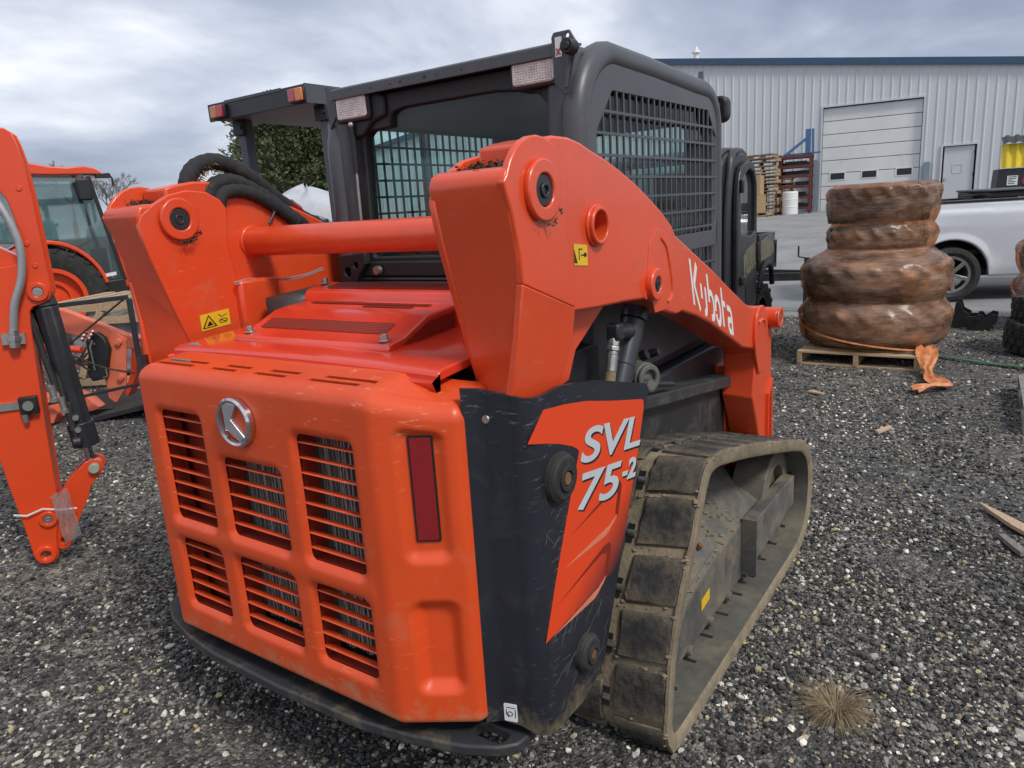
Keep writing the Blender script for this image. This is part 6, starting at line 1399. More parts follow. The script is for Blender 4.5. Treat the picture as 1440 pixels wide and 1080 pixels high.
mb = MB(); sg_ = [(-0.72, 2.42), (0.82, 2.38), (1.08, 0.92), (0.70, 0.93), (0.45, 1.32), (0.10, 1.50), (-0.62, 1.55)]
mb.prism(sg_, FT.az(), 0.012, 0.006); mb.obj('side_glass', m_glass_blue, TR2, smooth=0)
mb = MB(); mb.prism(sg_, FT.az(), -1.30, -1.306); mb.obj('side_glass', m_glass_blue, TR2, smooth=0)
mb = MB(); mb.add([FT(0.84, -0.03, 2.38), FT(0.84, -1.27, 2.38), FT(1.11, -1.27, 0.92), FT(1.11, -0.03, 0.92)], [(0, 1, 2, 3)]); mb.obj('windscreen', m_glass_blue, TR2, smooth=0, recalc=False)
mb = MB(); FT.box(mb, -0.6, 1.05, 0.0, -1.3, 0.55, 0.92); mb.prism([(0.72, 0.9), (1.1, 0.92), (1.12, 0.5), (0.72, 0.5)], FT.az(), 0.03, -0.02); mb.obj('cab_floor', m_dark, TR2, smooth=0, bevel=0.01)
mb = MB(); mb.prism([(-0.1, 0.9), (0.35, 0.92), (0.35, 1.05), (0.1, 1.08), (0.0, 1.75), (-0.14, 1.75)], FT.az(), -0.42, -0.90); mb.obj('seat', m_seat, TR2, bevel=0.03)
mb = MB(); mb.tube([FT(0.88, -0.65, 1.0), FT(0.62, -0.65, 1.42)], 0.03, 8); mb.ring(FT(0.62, -0.65, 1.41), FT(0.61, -0.65, 1.43), 0.19, 0.165, 24); FT.box(mb, 0.80, 0.98, -0.4, -0.9, 0.92, 1.38); mb.obj('steering_column', m_dark, TR2)
fen = arc(0.02, 0.72, 0.83, 172, 12, 18); fin = arc(0.02, 0.72, 0.77, 12, 172, 18)
for w0, w1 in ((0.16, -0.22), (-1.08, -1.46)):
    mb = MB(); mb.prism(fen + fin, FT.az(), w0, w1); mb.obj('fender', m_or_fresh, TR2, bevel=0.015)
    mb = MB(); mb.prism(arc(0.02, 0.72, 0.768, 172, 12, 18), FT.az(), -0.24 if w0 > 0 else -1.06, -0.22 if w0 > 0 else -1.08); mb.obj('fender_liner', m_dark, TR2, smooth=0)
wheel(TR2, 'rear_wheel', FT(0.0, 0.02, 0.73), FT.n, 0.71, 0.40, m_or_fresh, 20, 0.035, 0.60)
wheel(TR2, 'rear_wheel', FT(0.0, -1.30, 0.73), -FT.n, 0.71, 0.40, m_or_fresh, 20, 0.035, 0.60)
wheel(TR2, 'front_wheel', FT(2.05, 0.0, 0.46), FT.n, 0.46, 0.28, m_or_fresh, 18, 0.025, 0.58)
wheel(TR2, 'front_wheel', FT(2.05, -1.30, 0.46), -FT.n, 0.46, 0.28, m_or_fresh, 18, 0.025, 0.58)
mb = MB(); mb.prism([(1.12, 0.75), (1.12, 1.48), (1.5, 1.47), (2.3, 1.36), (2.62, 1.22), (2.68, 0.75)], FT.az(), -0.32, -0.98); mb.obj('bonnet', m_or_fresh, TR2, bevel=0.05, segs=3)
mb = MB(); FT.box(mb, -0.5, 2.4, -0.35, -0.95, 0.42, 0.76); mb.bar(FT(2.05, -0.05, 0.46), FT(2.05, -1.25, 0.46), 0.12); mb.bar(FT(0, -0.05, 0.73), FT(0, -1.25, 0.73), 0.2); mb.obj('drive_train', m_dark, TR2, smooth=0)
mb = MB(); FT.box(mb, 0.60, 0.80, 0.24, 0.30, 2.06, 2.36); mr_ = mb.obj('mirror', m_dark, TR2, bevel=0.025, segs=3)
mb = MB(); mb.tube([FT(0.70, 0.26, 2.36), FT(0.72, 0.22, 2.42), FT(0.92, 0.05, 2.42)], 0.014, 8); mb.obj('mirror_arm', m_dark, mr_)
mb = MB(); FT.box(mb, 0.93, 1.14, 0.0, 0.12, 2.37, 2.43); mb.tube([FT(1.0, 0.06, 2.42), FT(1.13, 0.06, 2.43), FT(1.17, 0.06, 2.36), FT(1.17, 0.06, 2.26)], 0.014, 6); mb.obj('light_bracket', m_dark, TR2, smooth=0)
mb = MB(); mb.prism([(0.80, 0.965), (0.98, 0.985), (0.98, 1.035), (0.80, 1.015)], FT.az(), 0.031, 0.034); mb.obj('cab_sticker', m_white, TR2, smooth=0)
mb = MB(); FT.box(mb, 0.70, 1.1, 0.02, 0.25, 0.30, 0.34); FT.box(mb, 0.70, 1.1, 0.02, 0.2, 0.60, 0.64); mb.obj('step', m_dark, TR2, smooth=0)

# ---- tractor with roll-over canopy beyond the loader's left side
CT = thing('canopy_tractor', (-2.68, 2.9, 0), 'tractor with square black roll-over canopy and red amber tail lights beyond the loader', 'tractor')
m_can = mat('black canopy paint', (0.013, 0.014, 0.017), 0.35, var=0.15); m_cang = mat('grey canopy liner', (0.12, 0.12, 0.125), 0.6, var=0.1)
m_bar = mat('dark blue grey bar paint', (0.060, 0.068, 0.082), 0.38, var=0.15)
mb = MB(); mb.add([(-3.20, 2.25, 2.30), (-2.185, 2.25, 2.30), (-2.185, 2.25, 2.405), (-3.20, 2.25, 2.405), (-3.20, 3.5, 2.34), (-2.185, 3.5, 2.34), (-2.185, 3.5, 2.42), (-3.20, 3.5, 2.42)], [(4, 5, 6, 7), (3, 2, 6, 7), (0, 3, 7, 4), (1, 5, 6, 2)]); mb.mm(-3.20, -2.185, 2.25, 2.262, 2.29, 2.405); cn = mb.obj('canopy', m_can, CT, smooth=0, bevel=0.004)
mb = MB(); mb.mm(-3.18, -2.20, 2.33, 3.48, 2.305, 2.32); mb.obj('canopy_liner', m_cang, cn, smooth=0)
mb = MB(); mb.mm(-2.184, -2.178, 2.25, 2.9, 2.295, 2.41); mb.mm(-3.0, -2.4, 2.244, 2.249, 2.392, 2.41); mb.obj('canopy_edge', m_cab, cn, smooth=0)
mb = MB(); mb.mm(-2.1775, -2.1755, 2.42, 2.48, 2.36, 2.395); mb.obj('sticker', m_ink, cn, smooth=0)
for x0, inn in ((-3.06, 1), (-2.235, -1)):
    mb = MB(); mb.mm(x0 - 0.072, x0 + 0.072, 2.225, 2.249, 2.298, 2.388); tl = mb.obj('tail_light', m_dark, CT, bevel=0.008)
    mb = MB(); mb.mm(min(x0, x0 + inn * 0.066), max(x0, x0 + inn * 0.066), 2.208, 2.226, 2.304, 2.382); mb.obj('red_lens', m_redlens, tl, bevel=0.006)
    mb = MB(); mb.mm(min(x0, x0 - inn * 0.066), max(x0, x0 - inn * 0.066), 2.208, 2.226, 2.304, 2.382); mb.obj('amber_lens', m_amber, tl, bevel=0.006)
for x, ww in ((-3.11, 0.075), (-2.235, 0.095)):
    mb = MB(); mb.bar((x, 2.47, 2.33), (x + 0.02, 2.47, 0.9), ww, 0.075); ps = mb.obj('post', m_bar, CT, bevel=0.006)
    mb = MB(); mb.mm(x - 0.05, x + 0.06, 2.40, 2.44, 2.20, 2.30); mb.cyl((x + 0.04, 2.39, 2.25), (x + 0.04, 2.40, 2.25), 0.016, 0.016, 8); mb.obj('clamp', m_dark, ps, bevel=0.004)
    mb = MB(); mb.bar((x, 3.42, 2.33), (x, 3.42, 0.9), 0.06); mb.obj('post', m_bar, CT, smooth=0)
mb = MB(); mb.prism([(2.4, 0.55), (2.4, 0.95), (3.3, 0.95), (3.4, 1.25), (4.3, 1.15), (4.45, 0.95), (4.45, 0.55)], YZ, -2.95, -2.42); mb.obj('bonnet', m_or_fresh, CT, bevel=0.04)
mb = MB(); mb.prism([(2.6, 0.95), (3.0, 0.97), (3.0, 1.07), (2.7, 1.10), (2.62, 1.5), (2.52, 1.5)], YZ, -2.92, -2.45); mb.obj('seat', m_seat, CT, bevel=0.03)
for x, s_ in ((-3.22, -1), (-2.14, 1)):
    wheel(CT, 'rear_wheel', (x, 2.75, 0.46), (s_, 0, 0), 0.46, 0.30, m_or_fresh, 18, 0.025)
    wheel(CT, 'front_wheel', (x + s_ * -0.05, 4.2, 0.32), (s_, 0, 0), 0.32, 0.22, m_or_fresh, 16, 0.02)
    mb = MB(); mb.prism(arc(2.75, 0.46, 0.56, 10, 165, 14) + arc(2.75, 0.46, 0.53, 165, 10, 14), YZ, x - 0.17, x + 0.17); mb.obj('fender', m_or_fresh, CT)
mb = MB(); mb.mm(-3.1, -2.26, 2.70, 2.80, 0.40, 0.52); mb.mm(-3.1, -2.26, 4.15, 4.25, 0.28, 0.36); mb.mm(-2.9, -2.47, 2.4, 4.4, 0.30, 0.56); mb.obj('drive_train', m_dark, CT, smooth=0)

# ---- detached front loader on the gravel, black tube frame, crate, bulk bag
FI = Frame((-4.9, 1.9, 0), (0.82568, 0.56414, 0))
IM = thing('loader_attachment', FI(0, -0.2, 0), 'detached faded orange front loader resting on gravel behind the backhoe cylinder', 'loader attachment')
for w0, w1, da in ((0.0, -0.07, 0), (-0.82, -0.89, -0.50)):
    mb = MB(); mb.prism([(a + da, b_ + da * 0.18) for a, b_ in [(-0.75, 1.08), (-0.236, 0.995), (-0.134, 0.982), (0.10, 0.868), (0.385, 0.728), (0.447, 0.693), (0.44, 0.60), (0.30, 0.62), (0.074, 0.70), (-0.214, 0.80), (-0.75, 0.88)]], FI.az(), w0, w1); mb.obj('loader_arm', m_or_pale, IM, bevel=0.012)
mb = MB(); mb.prism([(0.247, 0.786), (0.366, 0.692), (0.291, 0.291), (0.19, 0.16), (0.165, 0.156), (0.122, 0.198), (0.116, 0.43)], FI.az(), 0.012, -0.002); pt_ = mb.obj('mount_plate', m_or_pale, IM, bevel=0.003)
mb = MB(); mb.prism([(0.40, 0.71), (0.452, 0.69), (0.37, 0.36), (0.27, 0.19), (0.25, 0.22), (0.33, 0.40)], FI.az(), -0.02, -0.16); mb.obj('mount_plate', m_or_fresh, IM, bevel=0.003)
for a, z in ((0.301, 0.677), (0.262, 0.37)): mb = MB(); mb.cyl(FI(a, 0.01, z), FI(a, 0.04, z), 0.030, 0.026, 18); mb.cyl(FI(a, 0.04, z), FI(a, 0.045, z), 0.014, 0.014, 12); mb.obj('pin', m_or_pale, pt_)
mb = MB(); mb.prism([(0.046, 0.712), (0.153, 0.78), (0.211, 0.726), (0.235, 0.625), (0.188, 0.476), (0.17, 0.40), (0.156, 0.376), (0.039, 0.358), (0.005, 0.437), (0.047, 0.586)], FI.az(), 0.07, 0.013); vv = mb.obj('valve_cover', m_dark, IM, bevel=0.012)
mb = MB(); mb.tube([FI(0.09, 0.08, 0.46), FI(0.10, 0.10, 0.66), FI(0.13, 0.10, 0.72), FI(0.135, 0.09, 0.68)], 0.008, 8); mb.tube([FI(0.15, 0.08, 0.39), FI(0.19, 0.09, 0.40), FI(0.19, 0.09, 0.47)], 0.007, 8); mb.obj('lever', m_zinc, vv)
for k in range(6): mb = MB(); mb.cyl(FI(0.035 + 0.02 * k, 0.075, 0.715 + 0.028 * (k % 3)), FI(0.05 + 0.02 * k, 0.105, 0.74 + 0.028 * (k % 3)), 0.012, 0.009, 8); mb.obj('fitting', m_zinc, vv)
mb = MB()
for k in range(5): mb.tube(catmull([FI(-0.24, 0.02 + 0.02 * k, 0.66 - 0.02 * k), FI(-0.12, 0.06, 0.60 - 0.02 * k), FI(0.0, 0.09, 0.50 + 0.02 * k), FI(0.06, 0.09, 0.46 + 0.05 * k)], 5), 0.009, 8)
mb.obj('hydraulic_hose', m_rubber, IM)
mb = MB(); mb.cyl(FI(-0.25, -0.03, 0.53), FI(0.06, -0.03, 0.50), 0.024, 0.024, 14); mb.cyl(FI(-0.6, -0.04, 0.70), FI(-0.06, -0.04, 0.62), 0.03, 0.03, 14); mb.obj('cylinder', m_or_fresh, IM)
mb = MB(); mb.prism([(-0.17, 0.288), (-0.058, 0.248), (0.045, 0.125), (0.03, 0.11), (-0.17, 0.066)], FI.az(), 0.05, -0.06); mb.prism([(-0.60, 0.285), (-0.361, 0.254), (-0.30, 0.10), (-0.346, 0.018), (-0.474, 0.05), (-0.6, 0.06)], FI.az(), 0.10, -0.06); mb.prism([(-0.36, 0.25), (-0.17, 0.27), (-0.17, 0.09), (-0.33, 0.05)], FI.az(), 0.0, -0.03); mb.obj('foot_bracket', m_or_pale, IM, bevel=0.006)
mb = MB(); mb.prism([(-0.05, 0.0), (0.5, 0.10), (0.5, 0.14), (-0.05, 0.035)], FI.az(), 0.06, -0.4); FI.box(mb, -0.75, 0.1, -0.95, -0.2, 0.0, 0.05); mb.obj('skid', m_blackp, IM, smooth=0)
mb = MB(); mb.cyl(FI(-0.74, 0.0, 0.98), FI(-1.24, -0.85, 0.90), 0.05, 0.05, 14); mb.cyl(FI(0.2, 0.0, 0.70), FI(-0.3, -0.85, 0.62), 0.04, 0.04, 14); mb.obj('cross_tube', m_or_pale, IM)
TF = thing('tube_frame', FI(0.1, 0.1, 0), 'black steel tube frame with diagonal cable in front of the wooden crate', 'metal frame')
for nm, pts, w in (('top_rail', ((-0.28, 1.015), (0.52, 1.062)), 0.036), ('upright', ((0.53, 1.05), (0.515, 0.02)), 0.036), ('upright', ((-0.50, 1.0), (-0.52, 0.02)), 0.036), ('lower_rail', ((-0.55, 0.172), (0.51, 0.338)), 0.026)):
    mb = MB(); mb.bar(FI(pts[0][0], 0.16, pts[0][1]), FI(pts[1][0], 0.16, pts[1][1]), w); mb.obj(nm, m_blackp, TF, bevel=0.004)
mb = MB(); mb.tube([FI(-0.203, 0.17, 0.589), FI(0.487, 0.17, 1.045)], 0.0085, 8); mb.tube(catmull([FI(-0.24, 0.17, 0.655), FI(0.0, 0.17, 0.60), FI(0.20, 0.17, 0.50), FI(0.47, 0.17, 0.43)], 5), 0.008, 8); mb.tube([FI(-0.15, 0.17, 0.46), FI(0.0, 0.17, 0.60)], 0.005, 6); mb.obj('cable', m_rubber, TF)

FC = Frame((-6.0, 2.9, 0), (0.82568, 0.56414, 0))
CR = thing('wooden_crate', FC(-0.2, -0.5, 0), 'pale lumber shipping crate wrapped in clear plastic behind the orange loader', 'crate')
m_film_g = mat('crinkled clear plastic wrap', (0.27, 0.275, 0.29), 0.28, var=0.55, vscale=5, bump=1.0, bscale=7, coat=0.4)
mb = MB(); FC.box(mb, -0.70, 0.24, -0.04, -1.0, 0.12, 0.72); mb.obj('plastic_wrap', m_film_g, CR, bevel=0.05)
for a in (-0.75, -0.30, 0.26):
    for w in (0.0, -1.04): mb = MB(); mb.bar(FC(a, w, 0.0), FC(a + 0.015, w, 0.88), 0.085, 0.04); mb.obj('stud', m_wood, CR, smooth=0)
for z, (a0, a1) in ((0.06, (-0.9, 0.36)), (0.70, (-0.85, 0.34)), (0.84, (-0.85, 0.34))):
    for w in (0.03, -1.07): mb = MB(); mb.bar(FC(a0, w, z), FC(a1, w, z + 0.01), 0.035, 0.075); mb.obj('rail', m_wood, CR, smooth=0)
for k in range(6): mb = MB(); a = -0.78 + k * 0.205; mb.bar(FC(a, 0.05, 0.895 + 0.004 * (k % 3)), FC(a + 0.02, -1.1, 0.90), 0.10, 0.022); mb.obj('slat', m_wood, CR, smooth=0)
mb = MB(); mb.bar(FC(-0.60, 0.045, 0.12), FC(-0.28, 0.045, 0.80), 0.02, 0.07); mb.obj('brace', m_wood, CR, smooth=0)
BG = thing('bulk_bag', (-4.35, 4.03, 0), 'white woven bulk bag bulging up behind the loader hoses', 'bag')
mb = MB(); n = 28; rows = [(0.0, .40), (0.05, .46), (0.5, .50), (1.0, .50), (1.5, .48), (1.68, .44), (1.76, .36), (1.83, .22), (1.88, .10), (1.90, .03)]
vs_ = []
for z, r in rows:
    for i in range(n):
        a = 2 * math.pi * i / n; k = 1 + 0.12 * abs(math.cos(2 * a)) ** 2 * (1 if r > .2 else 0) + 0.13 * mnoise.noise(Vector((math.cos(a) * 2.6, math.sin(a) * 2.6, z * 4))); vs_.append((-4.35 + r * k * math.cos(a), 4.03 + r * k * math.sin(a), z + 0.09 * mnoise.noise(Vector((math.cos(a) * 3, math.sin(a) * 3, z)))))
mb.add(vs_, [(j * n + i, j * n + (i + 1) % n, (j + 1) * n + (i + 1) % n, (j + 1) * n + i) for j in range(len(rows) - 1) for i in range(n)])
mb.obj('sack', mat('white woven plastic', (0.46, 0.48, 0.51), 0.6, var=0.12, vscale=5, bump=0.6, bscale=9), BG, smooth=60)

# ---- black utility vehicle in front of the loader
UV = thing('utility_vehicle', (-1.3, 6.2, 0), 'black cab utility vehicle with camouflage door panels beyond the loader cab', 'utility vehicle')
m_uv = mat('satin black body plastic', (0.026, 0.027, 0.030), 0.40, var=0.12, vscale=5, dirt=((0.12, 0.11, 0.10), 0.12, 6))
def camo():
    m = bpy.data.materials.new('camouflage print'); m.use_nodes = True; t = m.node_tree; nd = t.nodes; lk = t.links; b = nd['Principled BSDF']; b.inputs['Roughness'].default_value = 0.45
    c = nd.new('ShaderNodeTexCoord'); mp = nd.new('ShaderNodeMapping'); mp.inputs['Scale'].default_value = (1, 3, 1); lk.new(c.outputs['Object'], mp.inputs[0]); n = nd.new('ShaderNodeTexNoise'); n.inputs['Scale'].default_value = 9; n.inputs['Detail'].default_value = 4; n.inputs['Distortion'].default_value = 1.5; lk.new(mp.outputs[0], n.inputs['Vector'])
    r = nd.new('ShaderNodeValToRGB'); r.color_ramp.interpolation = 'CONSTANT'; e = r.color_ramp.elements
    while len(e) < 5: e.new(0.5)
    for el, (p, cc) in zip(e, [(0, (0.03, 0.03, 0.02)), (0.40, (0.09, 0.09, 0.05)), (0.48, (0.13, 0.12, 0.08)), (0.55, (0.19, 0.175, 0.13)), (0.63, (0.10, 0.085, 0.05))]): el.position = p; el.color = (*cc, 1)
    lk.new(n.outputs[0], r.inputs[0]); lk.new(r.outputs[0], b.inputs['Base Color']); return m
m_camo = camo()
cabp = [(5.50, 0.55), (5.46, 1.20), (5.60, 1.84), (5.68, 1.91), (5.80, 1.945), (6.25, 1.95), (6.36, 1.92), (6.45, 1.83), (6.50, 1.66), (6.52, 1.20), (6.50, 0.86), (6.50, 0.42), (5.95, 0.40)]
win = [(5.98, 1.20), (5.955, 1.62), (5.985, 1.71), (6.22, 1.80), (6.34, 1.77), (6.42, 1.66), (6.43, 1.20), (6.30, 1.17)]
mb = MB(); mb.prism(cabp, YZ, -0.66, -0.74, holes=[win]); mb.prism(cabp, YZ, -2.0, -1.92, holes=[win]); mb.obj('cab_side', m_uv, UV, bevel=0.02)
mb = MB(); mb.prism([(5.66, 1.89), (5.8, 1.93), (6.25, 1.93), (6.4, 1.89), (6.4, 1.96), (6.25, 2.0), (5.8, 1.99), (5.66, 1.95)], YZ, -0.68, -1.98); mb.obj('cab_roof', m_uv, UV, bevel=0.02)
for x, xr, s_ in ((-0.655, -0.60, 1), (-2.005, -2.06, -1)):
    doorp = [(5.86, 0.62), (5.87, 1.55), (5.92, 1.74), (5.99, 1.82), (6.22, 1.88), (6.34, 1.86), (6.43, 1.76), (6.47, 1.62), (6.485, 1.10), (6.48, 0.46), (5.98, 0.44)]
    mb = MB(); mb.prism(doorp, YZ, x, xr, holes=[win]); dr_ = mb.obj('door', m_uv, UV, bevel=0.014)
    mb = MB(); mb.prism(win, YZ, x + 0.008 * s_, x + 0.012 * s_); mb.obj('door_window', m_glass_blue, dr_, smooth=0)
    mb = MB(); mb.prism([(6.04, 0.985), (6.10, 1.03), (6.38, 1.10), (6.43, 1.07), (6.44, 0.88), (6.36, 0.85), (6.10, 0.765), (6.05, 0.79)], YZ, xr, xr + 0.006 * s_); mb.obj('camouflage_panel', m_camo, dr_, bevel=0.004)
    mb = MB(); mb.prism([(6.10, 0.71), (6.42, 0.79), (6.44, 0.60), (6.36, 0.50), (6.14, 0.52)], YZ, xr, xr + 0.006 * s_); mb.obj('lower_panel', m_dark, dr_, bevel=0.004)
    mb = MB(); mb.mm(xr, xr + 0.03 * s_, 6.44, 6.47, 0.90, 1.09); mb.mm(xr, xr + 0.035 * s_, 5.90, 5.95, 1.58, 1.70); mb.mm(xr, xr + 0.035 * s_, 5.93, 5.97, 0.72, 0.80); mb.obj('door_handle', m_dark, dr_, bevel=0.01)
mb = MB(); mb.tube(catmull([(-0.63, 5.60, 0.6), (-0.63, 5.62, 1.3), (-0.635, 5.72, 1.80), (-0.65, 5.83, 1.93), (-0.66, 6.0, 1.96)], 6), 0.035, 12); mb.tube(catmull([(-2.03, 5.60, 0.6), (-2.03, 5.62, 1.3), (-2.025, 5.72, 1.80), (-2.01, 5.83, 1.93), (-2.0, 6.0, 1.96)], 6), 0.035, 12); mb.obj('roll_bar', m_uv, UV)
mb = MB(); mb.mm(-0.659, -0.652, 5.72, 5.80, 1.33, 1.40); mb.obj('tag', mat('lime green tag', (0.42, 0.72, 0.05), 0.5), UV, smooth=0)
mb = MB(); mb.mm(-1.95, -0.71, 5.48, 5.49, 1.15, 1.85); mb.mm(-1.95, -0.71, 6.47, 6.48, 1.15, 1.85); mb.obj('cab_glass', m_glass_blue, UV, smooth=0)
mb = MB(); mb.mm(-1.9, -0.75, 5.9, 6.40, 0.75, 0.95); mb.mm(-1.9, -0.75, 6.30, 6.42, 0.9, 1.45); mb.obj('bench_seat', m_seat, UV, bevel=0.04)
mb = MB(); mb.mm(-1.0, -0.97, 6.15, 6.19, 1.20, 1.72); mb.obj('seat_belt', mat('yellow green vest cloth', (0.45, 0.50, 0.10), 0.8), UV, smooth=0)
mb = MB(); mb.prism([(4.25, 0.45), (4.22, 0.85), (4.35, 1.0), (5.35, 1.18), (5.49, 1.20), (5.49, 0.45)], YZ, -0.72, -1.94); mb.obj('bonnet', m_uv, UV, bevel=0.05)
mb = MB(); mb.mm(-1.95, -0.70, 4.4, 7.1, 0.35, 0.50); mb.obj('chassis', m_dark, UV, smooth=0)
for x0, x1, y0, y1 in ((-0.60, -0.64, 6.57, 7.14), (-1.97, -2.01, 6.57, 7.14), (-0.64, -1.97, 6.57, 6.61), (-0.64, -1.97, 7.10, 7.14)):
    mb = MB(); mb.mm(x0, x1, y0, y1, 0.80, 1.16); mb.obj('bed_wall', m_uv, UV, bevel=0.01)
mb = MB(); mb.mm(-1.97, -0.64, 6.6, 7.1, 0.78, 0.82); mb.obj('bed_floor', m_dark, UV, smooth=0)
mb = MB(); mb.prism([(6.60, 0.875), (6.60, 1.085), (6.95, 1.15), (7.06, 1.12), (7.06, 0.95), (6.98, 0.92)], YZ, -0.60, -0.592); mb.obj('camouflage_panel', m_camo, UV, bevel=0.004)
mb = MB(); mb.prism([(7.06, 0.78), (7.06, 1.07), (7.22, 1.07), (7.22, 0.78)], YZ, -0.60, -0.63, holes=[[(7.09, 0.82), (7.09, 1.03), (7.19, 1.03), (7.19, 0.82)]]); mb.obj('tail_bracket', m_dark, UV, smooth=0)
mb = MB(); mb.tube(catmull([(-0.58, 6.52, 0.62), (-0.575, 6.60, 0.80), (-0.575, 6.75, 0.86), (-0.58, 6.92, 0.80), (-0.585, 7.0, 0.62)], 6), 0.028, 10); mb.obj('fender_flare', m_dark, UV)
for y in (4.65, 6.78):
    wheel(UV, 'wheel', (-0.72, y, 0.33), (1, 0, 0), 0.32, 0.25, m_dark, 14, 0.015); wheel(UV, 'wheel', (-1.94, y, 0.33), (-1, 0, 0), 0.32, 0.25, m_dark, 14, 0.015)

# ---- trailer with its tongue reaching to the pickup
TRL = thing('trailer', (-3.6, 9.1, 0), 'black flat trailer whose tongue and jack show between utility vehicle and wrapped tyres', 'trailer')
m_trl = mat('black trailer steel', (0.022, 0.022, 0.023), 0.45, var=0.2, dirt=((0.12, 0.11, 0.10), 0.2, 6))
mb = MB()
for y0 in (8.55, 9.65): mb.bar((-2.6, y0, 0.485), (-0.15, 9.1 + (y0 - 9.1) * 0.08, 0.485), 0.06, 0.10)
tg_ = mb.obj('tongue', m_trl, TRL, smooth=0)
mb = MB(); mb.bar((-0.30, 9.1, 0.50), (0.02, 9.1, 0.53), 0.09, 0.09); mb.ball((0.02, 9.1, 0.53), 0.06); mb.obj('coupler', m_trl, tg_)
mb = MB(); mb.cyl((-0.70, 9.05, 0.03), (-0.70, 9.05, 0.72), 0.035, 0.035, 16); mb.cyl((-0.70, 9.05, 0.0), (-0.70, 9.05, 0.03), 0.09, 0.09, 16); jk = mb.obj('jack', m_trl, TRL)
mb = MB(); mb.tube([(-0.70, 9.05, 0.71), (-0.80, 9.02, 0.735), (-0.80, 9.02, 0.87)], 0.012, 8); mb.obj('crank', m_trl, jk)
lettering('lettering', 'D TRAIL', 0.085, (-1.24, 8.815, 0.452), Vector((0.968, 0.198, 0)), (0, 0, 1), mat('grey print', (0.30, 0.30, 0.30), 0.5), tg_, bold=0.0015)
mb = MB(); mb.mm(-6.6, -2.5, 8.1, 10.1, 0.50, 0.60); mb.obj('frame', m_trl, TRL, smooth=0)
for k in range(12): mb = MB(); y = 8.12 + k * 0.166; mb.mm(-6.6, -2.5, y, y + 0.155, 0.602, 0.64); mb.obj('deck_board', m_wood_old, TRL, smooth=0)
for x in (-5.0, -4.2):
    for y, s_ in ((8.0, -1), (10.2, 1)): wheel(TRL, 'wheel', (x, y, 0.35), (0, s_, 0), 0.34, 0.2, m_white, 0)

# ---- wrapped tyre bundles on pallets
def wrap_mat():
    m = bpy.data.materials.new('orange brown stretch film'); m.use_nodes = True; t = m.node_tree; nd = t.nodes; lk = t.links; b = nd['Principled BSDF']
    c = nd.new('ShaderNodeTexCoord')
    def nz(sc, scale, det=6, ro=0.65, dist=0):
        mp = nd.new('ShaderNodeMapping'); mp.inputs['Scale'].default_value = scale; mp.inputs['Rotation'].default_value = (0.06, 0.05, 0); lk.new(c.outputs['Object'], mp.inputs[0]); n = nd.new('ShaderNodeTexNoise'); n.inputs['Scale'].default_value = sc; n.inputs['Detail'].default_value = det; n.inputs['Roughness'].default_value = ro; n.inputs['Distortion'].default_value = dist; lk.new(mp.outputs[0], n.inputs['Vector']); return n.outputs[0]
    def ramp(s_, st):
        r = nd.new('ShaderNodeValToRGB'); e = r.color_ramp.elements
        while len(e) < len(st): e.new(0.5)
        for el, (p, cc) in zip(e, st): el.position = p; el.color = (*cc, 1)
        lk.new(s_, r.inputs[0]); return r.outputs[0]
    base = ramp(nz(2.2, (1, 1, 2.2), 6, 0.6, 0.8), [(0.30, (0.16, 0.085, 0.05)), (0.45, (0.30, 0.16, 0.09)), (0.58, (0.50, 0.24, 0.12)), (0.72, (0.68, 0.26, 0.08))])
    painted_glint = ramp(nz(20, (0.30, 0.30, 7), 9, 0.78), [(0.50, (0, 0, 0)), (0.60, (1, 1, 1))])  # pale highlight streaks painted into the film colour
    mx_ = nd.new('ShaderNodeMix'); mx_.data_type = 'RGBA'; mx_.inputs[7].default_value = (0.74, 0.56, 0.42, 1); ml = nd.new('ShaderNodeMath'); ml.operation = 'MULTIPLY'; ml.inputs[1].default_value = 0.70; lk.new(painted_glint, ml.inputs[0]); lk.new(ml.outputs[0], mx_.inputs[0]); lk.new(base, mx_.inputs[6]); lk.new(mx_.outputs[2], b.inputs['Base Color'])
    b.inputs['Roughness'].default_value = 0.36; b.inputs['Coat Weight'].default_value = 0.7; b.inputs['Coat Roughness'].default_value = 0.30; b.inputs['Coat IOR'].default_value = 1.7
    bp = nd.new('ShaderNodeBump'); bp.inputs['Strength'].default_value = 0.75; bp.inputs['Distance'].default_value = 0.02; lk.new(nz(15, (0.8, 0.8, 7), 9, 0.8, 0.5), bp.inputs['Height']); lk.new(bp.outputs[0], b.inputs['Normal'])
    tr = nd.new('ShaderNodeBsdfTransparent'); tr.inputs[0].default_value = (0.92, 0.58, 0.36, 1); ms = nd.new('ShaderNodeMixShader'); f = ramp(nz(3.2, (1, 1, 2.5), 5, 0.6), [(0.34, (0.26, 0.26, 0.26)), (0.60, (0.74, 0.74, 0.74))]); lk.new(f, ms.inputs[0]); lk.new(b.outputs[0], ms.inputs[1]); lk.new(tr.outputs[0], ms.inputs[2])
    o = [x for x in nd if x.type == 'OUTPUT_MATERIAL'][0]; lk.new(ms.outputs[0], o.inputs[0])
    return m
m_wrap = wrap_mat()
m_tyredust = mat('dusty tyre rubber', (0.075, 0.062, 0.050), 0.8, var=0.3, vscale=8, dirt=((0.16, 0.12, 0.085), 0.3, 8))
m_wrapo = mat('loose orange film', (0.62, 0.22, 0.08), 0.3, var=0.3, vscale=14, coat=0.4, bump=0.8, bscale=24)
